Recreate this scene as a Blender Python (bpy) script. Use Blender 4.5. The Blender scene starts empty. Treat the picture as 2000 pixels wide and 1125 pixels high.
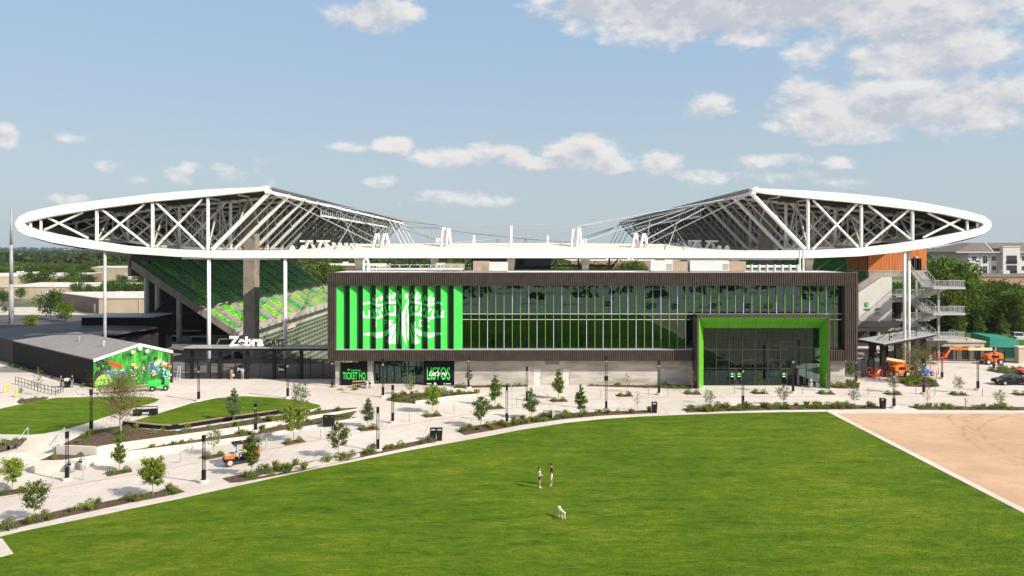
import bpy, bmesh, math, random
import numpy as np
from mathutils import Vector, Matrix, Euler
random.seed(7); np.random.seed(7)
sc = bpy.context.scene
C = sc.collection
R = math.radians
# ---------------------------------------------------------------- camera
F, HZ, H = 1500.0, 486.0, 19.0          # focal length in photo pixels, horizon row, camera height
cam = bpy.data.objects.new('camera', bpy.data.cameras.new('camera'))
C.objects.link(cam); sc.camera = cam
cam.location = (0, 0, H); cam.rotation_euler = (R(90), 0, 0)
cam.data.sensor_width = 36; cam.data.lens = 36 * F / 2000
cam.data.shift_y = -(562.5 - HZ) / 2000
cam.data.clip_start = 0.5; cam.data.clip_end = 30000
# ---------------------------------------------------------------- light
SUN_EL, SUN_AZ = R(35), R(120)           # azimuth clockwise from +Y
to_sun = Vector((math.sin(SUN_AZ) * math.cos(SUN_EL), math.cos(SUN_AZ) * math.cos(SUN_EL), math.sin(SUN_EL)))
sl = bpy.data.lights.new('sun', 'SUN'); sl.energy = 4.9; sl.angle = R(0.53); sl.color = (1.0, 0.92, 0.81)
sun = bpy.data.objects.new('sun', sl); C.objects.link(sun)
sun.rotation_euler = (-to_sun).to_track_quat('-Z', 'Y').to_euler(); sun.location = (60, -40, 80)
sc.view_settings.view_transform = 'Standard'; sc.view_settings.look = 'None'
sc.view_settings.exposure = 0.45; sc.view_settings.gamma = 1.0; sc.view_settings.use_curve_mapping = False
sc.cycles.max_bounces = 6; sc.cycles.transparent_max_bounces = 12; sc.cycles.volume_bounces = 0
sc.cycles.diffuse_bounces = 3; sc.cycles.glossy_bounces = 3; sc.cycles.transmission_bounces = 4

class N:
    """tiny node-tree writer"""
    def __init__(s, tree): s.t = tree; s.n = tree.nodes; s.l = tree.links
    def new(s, typ, **kw):
        n = s.n.new(typ)
        for k, v in kw.items(): setattr(n, k, v)
        return n
    def put(s, sock, v):
        if isinstance(v, bpy.types.NodeSocket): s.l.new(v, sock)
        elif v is not None: sock.default_value = v
    def math(s, op, a, b=None, c=None, clamp=False):
        n = s.new('ShaderNodeMath', operation=op, use_clamp=clamp)
        s.put(n.inputs[0], a); s.put(n.inputs[1], b); s.put(n.inputs[2], c)
        return n.outputs[0]
    def vmath(s, op, a, b=None):
        n = s.new('ShaderNodeVectorMath', operation=op)
        s.put(n.inputs[0], a); s.put(n.inputs[1], b)
        return n.outputs['Value'] if op in ('LENGTH', 'DOT_PRODUCT') else n.outputs[0]
    def noise(s, vec, scale, detail=4, rough=.55, dist=0):
        n = s.new('ShaderNodeTexNoise'); s.put(n.inputs['Vector'], vec)
        n.inputs['Scale'].default_value = scale; n.inputs['Detail'].default_value = detail
        n.inputs['Roughness'].default_value = rough; n.inputs['Distortion'].default_value = dist
        return n.outputs['Fac']
    def ramp(s, fac, a, b, lo=0., hi=1.):
        n = s.new('ShaderNodeMapRange'); n.clamp = True; n.interpolation_type = 'SMOOTHSTEP'
        s.put(n.inputs[0], fac); n.inputs[1].default_value = a; n.inputs[2].default_value = b
        n.inputs[3].default_value = lo; n.inputs[4].default_value = hi
        return n.outputs[0]
    def mix(s, fac, a, b, blend='MIX'):
        n = s.new('ShaderNodeMix', data_type='RGBA', blend_type=blend)
        s.put(n.inputs[0], fac)
        s.put(n.inputs[6], (*a, 1) if isinstance(a, tuple) else a)
        s.put(n.inputs[7], (*b, 1) if isinstance(b, tuple) else b)
        return n.outputs[2]

# ---------------------------------------------------------------- sky with cumulus
world = bpy.data.worlds.new('World'); sc.world = world; world.use_nodes = True
w = N(world.node_tree); w.n.clear()
sky = w.new('ShaderNodeTexSky', sky_type='NISHITA', sun_disc=False, sun_elevation=SUN_EL, sun_rotation=SUN_AZ,
            altitude=200, air_density=1.0, dust_density=2.2, ozone_density=1.6)
tc = w.new('ShaderNodeTexCoord'); d = tc.outputs['Generated']
sp = w.new('ShaderNodeSeparateXYZ'); w.put(sp.inputs[0], d)
az = w.math('ARCTAN2', sp.outputs[0], sp.outputs[1]); el = w.math('ARCSINE', sp.outputs[2])
cv = w.new('ShaderNodeCombineXYZ'); w.put(cv.inputs[0], az); w.put(cv.inputs[1], el); ae = cv.outputs[0]
def cloud_noise(off):
    v = w.vmath('MULTIPLY', w.vmath('ADD', d, off), (1, 1, 1.7))
    a = w.noise(v, 12, 9, .60, .25); b = w.noise(v, 34, 6, .6)
    return w.math('ADD', w.math('MULTIPLY', a, .66), w.math('MULTIPLY', b, .34))
n0 = cloud_noise((0, 0, 0)); n1 = cloud_noise((.006, 0, .014))
blobs = [(725, 22, 120, 44, 1), (1140, 14, 110, 50, 1), (1230, 40, 60, 26, .8), (1480, -6, 440, 88, 1.7), (1820, 20, 300, 72, 1.5), (1600, 100, 70, 44, .8),
         (1810, 100, 240, 56, 1.25), (1580, 185, 85, 46, 1), (1700, 212, 225, 64, 1.4), (1880, 200, 230, 66, 1.35), (1510, 246, 34, 16, .7), (1375, 208, 62, 34, .85),
         (10, 266, 44, 26, .95), (130, 270, 44, 12, .55), (210, 326, 36, 17, .65), (270, 352, 26, 12, .5), (360, 340, 36, 26, .7), (448, 345, 42, 26, .75), (660, 289, 50, 13, .65),
         (770, 285, 36, 21, .8), (880, 308, 80, 20, .8), (985, 306, 90, 28, 1.0), (1125, 300, 100, 36, 1.1), (1195, 315, 60, 32, 1.0), (1070, 318, 150, 18, .9), (1290, 318, 46, 28, .8), (1320, 345, 46, 16, .6),
         (745, 360, 40, 18, .65), (1640, 320, 46, 17, .6), (1500, 318, 100, 18, .75), (1460, 345, 150, 20, .75), (1640, 356, 60, 14, .55), (880, 385, 110, 18, .6), (960, 392, 80, 14, .55), (120, 385, 50, 12, .4)]
dens = None; dens_up = None
for (bx_, by_, rx_, ry_, st) in blobs:
    a0 = math.atan((bx_ - 1000) / F); e0 = math.atan((HZ - by_) / F * math.cos(a0))
    ra, re = rx_ / F * math.cos(a0) ** 2, ry_ / F * math.cos(a0)
    ln = w.vmath('LENGTH', w.vmath('MULTIPLY', w.vmath('SUBTRACT', ae, (a0, e0, 0)), (1 / ra, 1 / re, 0)))
    m = w.math('MULTIPLY', w.math('SUBTRACT', 1.0, w.math('POWER', ln, 1.7)), .62 * st)
    dens = m if dens is None else w.math('MAXIMUM', dens, m)
    ln2 = w.vmath('LENGTH', w.vmath('MULTIPLY', w.vmath('SUBTRACT', ae, (a0 - .004, e0 - .010, 0)), (1 / ra, 1 / re, 0)))
    m2 = w.math('MULTIPLY', w.math('SUBTRACT', 1.0, w.math('POWER', ln2, 1.7)), .62 * st)
    dens_up = m2 if dens_up is None else w.math('MAXIMUM', dens_up, m2)
# the same kind of cloud field over the rest of the dome
big = w.noise(w.vmath('MULTIPLY', d, (1, 1, 2.2)), 2.6, 3, .5)
side = w.ramp(w.math('ABSOLUTE', az), .72, .95)
high = w.ramp(el, .36, .5)
gen = w.math('SUBTRACT', w.math('MULTIPLY', w.math('SUBTRACT', big, .46), 4.0),
             w.math('SUBTRACT', 1.2, w.math('MULTIPLY', w.math('MAXIMUM', side, high), 1.2)))
dens = w.math('MAXIMUM', dens, w.math('MINIMUM', gen, .6))
dd = w.math('ADD', dens, w.math('MULTIPLY', w.math('SUBTRACT', n0, .5), 3.1))
alpha = w.math('MULTIPLY', w.ramp(dd, -.04, .52), .97)
lit = w.math('ADD', w.math('ADD', .62, w.math('MULTIPLY', w.math('SUBTRACT', dens, dens_up), 1.1)), w.math('MULTIPLY', w.math('SUBTRACT', n0, n1), 4.5), clamp=True)
thick = w.ramp(dens, .30, .66)
overhead = w.ramp(el, .26, .33)                        # clouds nearer overhead show their grey bases
shade = w.math('SUBTRACT', lit, w.math('MULTIPLY', w.math('MULTIPLY', thick, w.math('ADD', .25, w.math('MULTIPLY', overhead, .75))), .85), clamp=True)
ccol = w.mix(shade, (4.0, 4.25, 4.75), (6.2, 6.1, 6.0))
veil = w.mix(w.ramp(el, 0.0, .5, .85, .72), sky.outputs[0], w.mix(w.ramp(el, 0.0, .34), (3.85, 4.55, 4.95), (2.95, 4.2, 5.75)))   # thin summer milkiness of the air
col = w.mix(alpha, veil, ccol)
bg = w.new('ShaderNodeBackground'); w.put(bg.inputs[0], col); bg.inputs[1].default_value = 0.1
wo = w.new('ShaderNodeOutputWorld'); w.l.new(bg.outputs[0], wo.inputs[0])

# ---------------------------------------------------------------- materials
M = {}
def mat(name, col, rough=.6, metal=0., var=.18, scale=1.5, bump=0., bscale=None, spec=.4, rnd=0., world_co=False, col2=None, stretch=None, emit=None):
    m = bpy.data.materials.new(name); m.use_nodes = True; t = N(m.node_tree)
    b = t.n['Principled BSDF']
    b.inputs['Roughness'].default_value = rough; b.inputs['Metallic'].default_value = metal
    b.inputs['Specular IOR Level'].default_value = spec
    if world_co: co = t.new('ShaderNodeNewGeometry').outputs['Position']
    else: co = t.new('ShaderNodeTexCoord').outputs['Object']
    if stretch: co = t.vmath('MULTIPLY', co, stretch)
    n = t.noise(co, scale, 6, .6)
    lo = tuple(c * (1 - var) for c in col); hi = col2 or tuple(min(1, c * (1 + var)) for c in col)
    c = t.mix(t.ramp(n, .3, .7), lo, hi)
    if rnd:
        oi = t.new('ShaderNodeObjectInfo').outputs['Random']
        hs = t.new('ShaderNodeHueSaturation'); t.put(hs.inputs['Color'], c)
        t.put(hs.inputs['Value'], t.math('ADD', 1 - rnd, t.math('MULTIPLY', oi, 2 * rnd)))
        t.put(hs.inputs['Hue'], t.math('ADD', .5 - rnd * .06, t.math('MULTIPLY', oi, rnd * .12)))
        c = hs.outputs[0]
    t.put(b.inputs['Base Color'], c)
    if bump:
        bn = t.new('ShaderNodeBump'); bn.inputs['Strength'].default_value = bump; bn.inputs['Distance'].default_value = .05
        t.put(bn.inputs['Height'], t.noise(co, bscale or scale * 6, 5, .6)); t.put(b.inputs['Normal'], bn.outputs[0])
    if emit: b.inputs['Emission Color'].default_value = (*col, 1); b.inputs['Emission Strength'].default_value = emit
    M[name] = m
    return m
def leafmat(name, c1, c2, rnd=.2):
    m = bpy.data.materials.new(name); m.use_nodes = True; t = N(m.node_tree); t.n.remove(t.n['Principled BSDF'])
    geo = t.new('ShaderNodeNewGeometry'); co = t.new('ShaderNodeTexCoord').outputs['Object']
    oi = t.new('ShaderNodeObjectInfo').outputs['Random']
    f = t.math('ADD', t.math('MULTIPLY', geo.outputs['Random Per Island'], .6), t.math('MULTIPLY', t.noise(co, 1.3, 3), .4))
    c = t.mix(f, c1, c2)
    hs = t.new('ShaderNodeHueSaturation'); t.put(hs.inputs['Color'], c)
    t.put(hs.inputs['Value'], t.math('ADD', 1 - rnd, t.math('MULTIPLY', oi, 2 * rnd)))
    t.put(hs.inputs['Hue'], t.math('ADD', .485, t.math('MULTIPLY', oi, .03)))
    df = t.new('ShaderNodeBsdfDiffuse'); tr = t.new('ShaderNodeBsdfTranslucent'); mx = t.new('ShaderNodeMixShader')
    t.put(df.inputs[0], hs.outputs[0]); t.put(tr.inputs[0], hs.outputs[0]); mx.inputs[0].default_value = .32
    t.l.new(df.outputs[0], mx.inputs[1]); t.l.new(tr.outputs[0], mx.inputs[2]); t.l.new(mx.outputs[0], t.n['Material Output'].inputs[0])
    M[name] = m
def glassmat(name, tint, refl=1.0, rough=.015, ior=1.55):
    m = bpy.data.materials.new(name); m.use_nodes = True; t = N(m.node_tree); t.n.remove(t.n['Principled BSDF'])
    fr = t.new('ShaderNodeFresnel'); fr.inputs[0].default_value = ior
    gl = t.new('ShaderNodeBsdfGlossy'); gl.inputs['Roughness'].default_value = rough; gl.inputs[0].default_value = (.52, .84, .80, 1)
    tr = t.new('ShaderNodeBsdfTransparent'); tr.inputs[0].default_value = (*tint, 1); mx = t.new('ShaderNodeMixShader')
    co = t.new('ShaderNodeNewGeometry').outputs['Position']
    bn = t.new('ShaderNodeBump'); bn.inputs['Strength'].default_value = .12; bn.inputs['Distance'].default_value = .02
    t.put(bn.inputs['Height'], t.noise(co, .55, 2)); t.put(gl.inputs['Normal'], bn.outputs[0])
    t.put(mx.inputs[0], t.math('MULTIPLY', fr.outputs[0], refl, clamp=True))
    t.l.new(tr.outputs[0], mx.inputs[1]); t.l.new(gl.outputs[0], mx.inputs[2]); t.l.new(mx.outputs[0], t.n['Material Output'].inputs[0])
    M[name] = m
def meshmat(name, col, open_):
    m = bpy.data.materials.new(name); m.use_nodes = True; t = N(m.node_tree); b = t.n['Principled BSDF']
    b.inputs['Base Color'].default_value = (*col, 1); b.inputs['Roughness'].default_value = .6
    tr = t.new('ShaderNodeBsdfTransparent'); mx = t.new('ShaderNodeMixShader'); mx.inputs[0].default_value = open_
    t.l.new(b.outputs[0], mx.inputs[1]); t.l.new(tr.outputs[0], mx.inputs[2]); t.l.new(mx.outputs[0], t.n['Material Output'].inputs[0])
    M[name] = m

mat('white_steel', (.78, .77, .75), .45, var=.05, scale=.4)
mat('rim_white', (.79, .78, .76), .45, var=.035, scale=.8, stretch=(1.4, 1, .35))
mat('canopy_sheet', (.70, .58, .48), .7, var=.06, scale=.5)
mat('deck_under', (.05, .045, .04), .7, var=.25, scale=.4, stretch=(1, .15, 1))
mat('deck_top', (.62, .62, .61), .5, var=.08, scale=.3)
mat('frame_shade_grey', (.40, .385, .365), .5, var=.08, scale=.4)  # white steel darkened to stand for the shade deep inside the roof
mat('pole_grey', (.30, .305, .31), .55, var=.1)
mat('steel_grey', (.36, .36, .36), .5, var=.12)
mat('cable', (.22, .22, .23), .4, .6)
mat('pier_concrete', (.24, .205, .17), .85, var=.22, scale=.5, bump=.15)
mat('stand_concrete', (.40, .37, .33), .85, var=.22, scale=.35, bump=.1)
mat('raker_concrete', (.22, .20, .18), .85, var=.25, scale=.4)
mat('wall_concrete', (.47, .43, .38), .85, var=.30, scale=.45, bump=.25, bscale=6, world_co=True, stretch=(.5, 1, 2.2))
mat('plain_white_wall', (.62, .61, .585), .8, var=.07, scale=.4)
mat('retaining_wall', (.62, .57, .50), .85, var=.10, scale=.6, bump=.1)
mat('brown_cladding', (.080, .058, .048), .5, var=.22, scale=.9, metal=.1)
mat('brown_trim', (.075, .060, .052), .45, var=.1)
mat('black_metal', (.013, .013, .014), .55, var=.2, spec=.22)
mat('black_panel', (.007, .007, .008), .6, var=.2, spec=.15)
mat('dark_interior', (.03, .032, .033), .8, var=.2)
mat('fin_green', (.045, .50, .07), .45, var=.05, scale=.6)
mat('sign_green', (.06, .74, .12), .5, var=.05)
mat('portal_green', (.115, .42, .022), .42, var=.06, scale=.5)
mat('mullion_green', (.20, .38, .07), .45, var=.06)
mat('mullion_white', (.62, .62, .60), .4, var=.05)
mat('emblem_white', (.85, .85, .84), .5, var=.02)
mat('back_panel', (.006, .022, .010), .5, var=.3)
mat('emblem_green', (.05, .62, .10), .5, var=.05)
mat('roof_membrane', (.58, .56, .53), .8, var=.10, scale=.3)
mat('unit_white', (.60, .60, .58), .5, var=.06)
mat('unit_tan', (.38, .29, .215), .6, var=.1)
mat('orange_wood', (.52, .16, .035), .6, var=.28, scale=1.2, stretch=(3, 3, .15))
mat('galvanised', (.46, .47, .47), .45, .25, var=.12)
mat('seat_dark', (.03, .31, .06), .5, var=.15, rnd=0)
mat('seat_mid', (.07, .43, .06), .5, var=.15)
mat('seat_bright', (.28, .58, .05), .5, var=.15)
mat('bench_green', (.07, .17, .035), .6, var=.2)
mat('shop_wall', (.022, .021, .021), .6, var=.15, spec=.2)
mat('shop_roof', (.27, .25, .235), .6, var=.08, scale=.4)
mat('annex_roof_shade', (.075, .075, .08), .7, var=.15, scale=.3)  # shop roof tone darkened: shade on this slope put into the colour
mat('mulch', (.095, .055, .035), .95, var=.5, scale=3, bump=.6, bscale=14, world_co=True)
mat('red_paint', (.48, .13, .09), .7, var=.3, scale=2, world_co=True)
mat('bark', (.115, .085, .065), .9, var=.3, scale=4, bump=.3)
mat('bark_pale', (.30, .25, .20), .9, var=.25, scale=4)
mat('steel_bin', (.45, .45, .44), .4, .35, var=.1)
mat('orange_paint', (.80, .17, .012), .4, var=.08)
mat('cream_paint', (.72, .58, .33), .45, var=.08)
mat('red_orange', (.72, .085, .03), .5, var=.1)
mat('blue_paint', (.035, .17, .50), .4, var=.1)
mat('car_black', (.004, .005, .008), .22, var=.05, spec=.35)
mat('car_white', (.72, .72, .71), .25, var=.03)
mat('dark_glass', (.02, .03, .035), .08, var=.1, spec=.8)
mat('tyre', (.022, .021, .02), .85, var=.2)
mat('pale_rim', (.48, .42, .34), .6, var=.15)
mat('alloy', (.55, .55, .56), .3, .7, var=.05)
mat('tractor_green', (.04, .50, .07), .4, var=.06)
mat('tent_teal', (.008, .19, .13), .6, var=.1)
mat('tan_block', (.50, .42, .32), .85, var=.12, scale=.5)
mat('warehouse_tan', (.50, .405, .295), .85, var=.10, scale=.12)
mat('warehouse_brown', (.20, .15, .115), .85, var=.15, scale=.2)
mat('warehouse_roof', (.60, .56, .51), .8, var=.10, scale=.08)
mat('brick_wall', (.42, .245, .165), .85, var=.18, scale=.6)
mat('apartment_wall', (.60, .585, .57), .8, var=.06)
mat('shingle', (.155, .125, .105), .9, var=.25, scale=1.2)
mat('timber', (.30, .19, .105), .7, var=.25, stretch=(1, 6, 6))
mat('skin', (.52, .30, .205), .55, var=.06, spec=.3)
mat('skin_tan', (.45, .245, .155), .55, var=.06, spec=.3)
mat('hair_dark', (.018, .011, .008), .6, var=.3)
mat('hair_brown', (.05, .026, .014), .6, var=.3)
mat('cloth_white', (.72, .71, .70), .85, var=.06)
mat('cloth_black', (.013, .013, .015), .9, var=.2)
mat('cloth_blue', (.30, .42, .56), .85, var=.1)
mat('denim', (.085, .165, .26), .9, var=.15)
mat('hi_vis', (.62, .75, .02), .7, var=.1)
mat('cloth_tan', (.42, .27, .15), .9, var=.1)
mat('cloth_grey', (.22, .22, .23), .9, var=.1)
mat('dog_fur', (.66, .60, .52), .9, var=.14, scale=9, bump=.4, bscale=30)
mat('yellow_paint', (.75, .50, .02), .5, var=.06)
mat('asphalt', (.075, .075, .078), .9, var=.18, scale=.2, world_co=True)
mat('pale_paving', (.50, .45, .385), .9, var=.1, scale=.3, world_co=True)
mat('concourse_floor', (.17, .165, .16), .85, var=.15, scale=.4, world_co=True)
mat('turf', (.05, .12, .012), .95, var=.4, scale=1.2, world_co=True)
mat('agave', (.16, .22, .17), .7, var=.15)
mat('lamp_head', (.30, .30, .30), .3, var=.05)
leafmat('leaf_yellowgreen', (.10, .16, .015), (.30, .37, .05))
leafmat('leaf_green', (.055, .105, .016), (.18, .25, .045))
leafmat('leaf_grey', (.09, .125, .045), (.22, .26, .11))
leafmat('leaf_olive', (.13, .125, .035), (.29, .26, .09))
leafmat('leaf_deep', (.022, .055, .010), (.115, .165, .026), .3)
leafmat('leaf_hill', (.020, .045, .014), (.080, .105, .030), .3)
leafmat('grass_straw', (.14, .16, .03), (.34, .31, .09))
leafmat('shrub_green', (.07, .14, .016), (.24, .32, .055))
glassmat('facade_glass', (.26, .46, .43), 2.8)
glassmat('portal_glass', (.20, .30, .29), 1.5)
glassmat('door_glass', (.22, .36, .36), 2.6)
glassmat('clear_glass', (.75, .78, .78), 1.0)
meshmat('fence_mesh', (.010, .010, .011), .22)
meshmat('rail_mesh', (.36, .37, .37), .78)

def concrete_mat():
    m = bpy.data.materials.new('plaza_concrete'); m.use_nodes = True; t = N(m.node_tree); b = t.n['Principled BSDF']
    pos = t.new('ShaderNodeNewGeometry').outputs['Position']
    a = t.noise(pos, .07, 5, .6); c2 = t.noise(pos, 1.1, 6, .65); c3 = t.noise(pos, 9, 3, .6)
    c = t.mix(t.ramp(a, .35, .65), (.58, .505, .44), (.68, .605, .54))
    c = t.mix(t.ramp(c2, .35, .75, 0, .35), c, (.40, .36, .325))
    c = t.mix(t.math('MULTIPLY', c3, .18), c, (.34, .31, .28))
    br = t.new('ShaderNodeTexBrick', offset=0.0); t.put(br.inputs['Vector'], pos)
    br.inputs['Scale'].default_value = 1; br.inputs['Brick Width'].default_value = 4.5; br.inputs['Row Height'].default_value = 4.5
    br.inputs['Mortar Size'].default_value = .022; br.inputs['Mortar Smooth'].default_value = .2
    br.inputs['Color1'].default_value = (.46, .46, .46, 1); br.inputs['Color2'].default_value = (.54, .54, .54, 1)
    slab = t.mix(.5, c, br.outputs['Color'], 'SOFT_LIGHT')
    c = t.mix(br.outputs['Fac'], slab, (.30, .27, .245))
    t.put(b.inputs['Base Color'], c); b.inputs['Roughness'].default_value = .85; b.inputs['Specular IOR Level'].default_value = .25
    M['plaza_concrete'] = m
concrete_mat()
def lawn_mat(name, dark, mid, light, s=1.0):
    m = bpy.data.materials.new(name); m.use_nodes = True; t = N(m.node_tree); b = t.n['Principled BSDF']
    pos = t.new('ShaderNodeNewGeometry').outputs['Position']
    pv = t.vmath('MULTIPLY', pos, (.30, 1, 1))
    big = t.noise(pos, .055, 4, .55); md = t.noise(pv, .80 * s, 7, .70, .3); fi = t.noise(pv, 3.6 * s, 6, .72)
    f = t.math('ADD', t.math('MULTIPLY', big, .24), t.math('ADD', t.math('MULTIPLY', md, .38), t.math('MULTIPLY', fi, .38)))
    c = t.mix(t.ramp(f, .40, .50), dark, mid); c = t.mix(t.ramp(f, .49, .60), c, light)
    t.put(b.inputs['Base Color'], c); b.inputs['Roughness'].default_value = .95; b.inputs['Specular IOR Level'].default_value = .08
    bn = t.new('ShaderNodeBump'); bn.inputs['Strength'].default_value = .9; bn.inputs['Distance'].default_value = .12
    t.put(bn.inputs['Height'], t.math('ADD', md, t.math('MULTIPLY', fi, .6))); t.put(b.inputs['Normal'], bn.outputs[0])
    M[name] = m
lawn_mat('lawn_grass', (.034, .084, .004), (.080, .140, .007), (.160, .196, .016))
def dirt_mat():
    m = bpy.data.materials.new('bare_earth'); m.use_nodes = True; t = N(m.node_tree); b = t.n['Principled BSDF']
    pos = t.new('ShaderNodeNewGeometry').outputs['Position']
    c = t.mix(t.ramp(t.noise(pos, .09, 5, .6), .35, .65), (.46, .305, .185), (.55, .38, .25))
    c = t.mix(t.ramp(t.noise(t.vmath('MULTIPLY', pos, (.5, 1, 1)), 1.1, 7, .72), .42, .75, 0, .6), c, (.40, .25, .145))
    c = t.mix(t.ramp(t.noise(pos, 7, 4, .7), .5, .8, 0, .35), c, (.64, .45, .31))
    # tyre tracks turning on the bare ground
    for (cx, cy, r) in ((58, 80, 9.5), (58.6, 80.3, 11.2), (66, 70, 20), (66.3, 70.2, 21.8)):
        dst = t.vmath('LENGTH', t.vmath('MULTIPLY', t.vmath('SUBTRACT', pos, (cx, cy, 0)), (1, 1, 0)))
        ring = t.math('ABSOLUTE', t.math('SUBTRACT', t.math('ADD', dst, t.math('MULTIPLY', t.noise(pos, .2, 2), 1.6)), r + .8))
        k = t.math('MULTIPLY', t.ramp(ring, .05, .30, .6, 0), t.ramp(t.noise(pos, .5, 4), .4, .6))
        c = t.mix(k, c, (.36, .21, .12))
    t.put(b.inputs['Base Color'], c); b.inputs['Roughness'].default_value = .95; b.inputs['Specular IOR Level'].default_value = .1
    bn = t.new('ShaderNodeBump'); bn.inputs['Strength'].default_value = .5; bn.inputs['Distance'].default_value = .1
    t.put(bn.inputs['Height'], t.noise(pos, 2.5, 6, .7)); t.put(b.inputs['Normal'], bn.outputs[0])
    M['bare_earth'] = m
dirt_mat()
def land_mat():
    m = bpy.data.materials.new('far_land'); m.use_nodes = True; t = N(m.node_tree); b = t.n['Principled BSDF']
    pos = t.new('ShaderNodeNewGeometry').outputs['Position']
    c = t.mix(t.ramp(t.noise(pos, .011, 5, .6), .42, .58), (.045, .075, .018), (.155, .145, .085))
    c = t.mix(t.ramp(t.noise(pos, .05, 5, .6), .52, .7), c, (.24, .21, .165))
    t.put(b.inputs['Base Color'], c); b.inputs['Roughness'].default_value = .95
    M['far_land'] = m
land_mat()

# ---------------------------------------------------------------- mesh helpers
class MB:
    def __init__(s): s.v = []; s.f = []; s.m = []; s.mi = 0
    def face(s, pts, mi=None):
        b = len(s.v); s.v += [tuple(p) for p in pts]; s.f.append(tuple(range(b, b + len(pts)))); s.m.append(s.mi if mi is None else mi); return s
    def hexa(s, p, mi=None):
        b = len(s.v); s.v += [tuple(q) for q in p]
        for q in ((0, 3, 2, 1), (4, 5, 6, 7), (0, 1, 5, 4), (1, 2, 6, 5), (2, 3, 7, 6), (3, 0, 4, 7)):
            s.f.append(tuple(b + i for i in q)); s.m.append(s.mi if mi is None else mi)
        return s
    def box(s, x0, x1, y0, y1, z0, z1, mi=None):
        return s.hexa([(x0, y0, z0), (x1, y0, z0), (x1, y1, z0), (x0, y1, z0), (x0, y0, z1), (x1, y0, z1), (x1, y1, z1), (x0, y1, z1)], mi)
    def prism(s, poly, z0, z1, mi=None):
        n = len(poly); b = len(s.v); z0f = z0 if callable(z0) else (lambda x, y: z0); z1f = z1 if callable(z1) else (lambda x, y: z1)
        s.v += [(x, y, z0f(x, y)) for x, y in poly] + [(x, y, z1f(x, y)) for x, y in poly]
        k = s.mi if mi is None else mi
        s.f.append(tuple(b + i for i in reversed(range(n)))); s.f.append(tuple(b + n + i for i in range(n))); s.m += [k, k]
        for i in range(n):
            j = (i + 1) % n; s.f.append((b + i, b + j, b + n + j, b + n + i)); s.m.append(k)
        return s
    def slab(s, pts, off, mi=None):
        """any polygon thickened by the vector off"""
        n = len(pts); b = len(s.v); o = Vector(off)
        s.v += [tuple(p) for p in pts] + [tuple(Vector(p) + o) for p in pts]
        k = s.mi if mi is None else mi
        s.f.append(tuple(b + i for i in range(n))); s.f.append(tuple(b + n + i for i in reversed(range(n)))); s.m += [k, k]
        for i in range(n):
            j = (i + 1) % n; s.f.append((b + i, b + n + i, b + n + j, b + j)); s.m.append(k)
        return s
    def tube(s, p0, p1, r, n=8, r2=None, mi=None):
        p0, p1 = Vector(p0), Vector(p1); a = (p1 - p0)
        if a.length < 1e-6: return s
        a.normalize(); u = a.orthogonal().normalized(); v = a.cross(u); r2 = r if r2 is None else r2; b = len(s.v)
        for (p, q) in ((p0, r), (p1, r2)):
            for i in range(n):
                t = 2 * math.pi * (i + .5) / n; s.v.append(tuple(p + (u * math.cos(t) + v * math.sin(t)) * q))
        k = s.mi if mi is None else mi
        for i in range(n):
            j = (i + 1) % n; s.f.append((b + i, b + j, b + n + j, b + n + i)); s.m.append(k)
        s.f.append(tuple(b + i for i in reversed(range(n)))); s.f.append(tuple(b + n + i for i in range(n))); s.m += [k, k]
        return s
    def bar(s, p0, p1, w, h=None, mi=None, up=(0, 0, 1)):
        p0, p1 = Vector(p0), Vector(p1); a = (p1 - p0)
        if a.length < 1e-6: return s
        a.normalize(); up = Vector(up)
        if abs(a.dot(up)) > .98: up = Vector((0, 1, 0)) if abs(a.y) < .9 else Vector((1, 0, 0))
        u = a.cross(up).normalized() * (w / 2); v = u.cross(a).normalized() * ((h or w) / 2)
        return s.hexa([p0 - u - v, p0 + u - v, p0 + u + v, p0 - u + v, p1 - u - v, p1 + u - v, p1 + u + v, p1 - u + v], mi)
    def path(s, pts, r, n=6, mi=None):
        for a, b in zip(pts, pts[1:]): s.tube(a, b, r, n, mi=mi)
        return s
    def ball(s, c, r, sx=1, sy=1, sz=1, nu=10, nv=6, mi=None):
        b = len(s.v); c = Vector(c); k = s.mi if mi is None else mi
        for j in range(1, nv):
            ph = math.pi * j / nv
            for i in range(nu):
                t = 2 * math.pi * i / nu
                s.v.append((c.x + r * sx * math.sin(ph) * math.cos(t), c.y + r * sy * math.sin(ph) * math.sin(t), c.z + r * sz * math.cos(ph)))
        top = len(s.v); s.v += [(c.x, c.y, c.z + r * sz), (c.x, c.y, c.z - r * sz)]
        for j in range(nv - 2):
            for i in range(nu):
                i2 = (i + 1) % nu; s.f.append((b + j * nu + i, b + (j + 1) * nu + i, b + (j + 1) * nu + i2, b + j * nu + i2)); s.m.append(k)
        for i in range(nu):
            i2 = (i + 1) % nu; s.f.append((top, b + i, b + i2)); s.m.append(k)
            o = b + (nv - 2) * nu; s.f.append((top + 1, o + i2, o + i)); s.m.append(k)
        return s
    def mesh(s, name, mats, off=(0, 0, 0), smooth=False):
        me = bpy.data.meshes.new(name)
        ox, oy, oz = off
        me.from_pydata([(x - ox, y - oy, z - oz) for x, y, z in s.v] if any(off) else s.v, [], s.f)
        if not isinstance(mats, (list, tuple)): mats = [mats]
        for q in mats: me.materials.append(M[q] if isinstance(q, str) else q)
        if len(mats) > 1: me.polygons.foreach_set('material_index', s.m)
        if smooth: me.polygons.foreach_set('use_smooth', [True] * len(me.polygons))
        me.update(); return me
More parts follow.
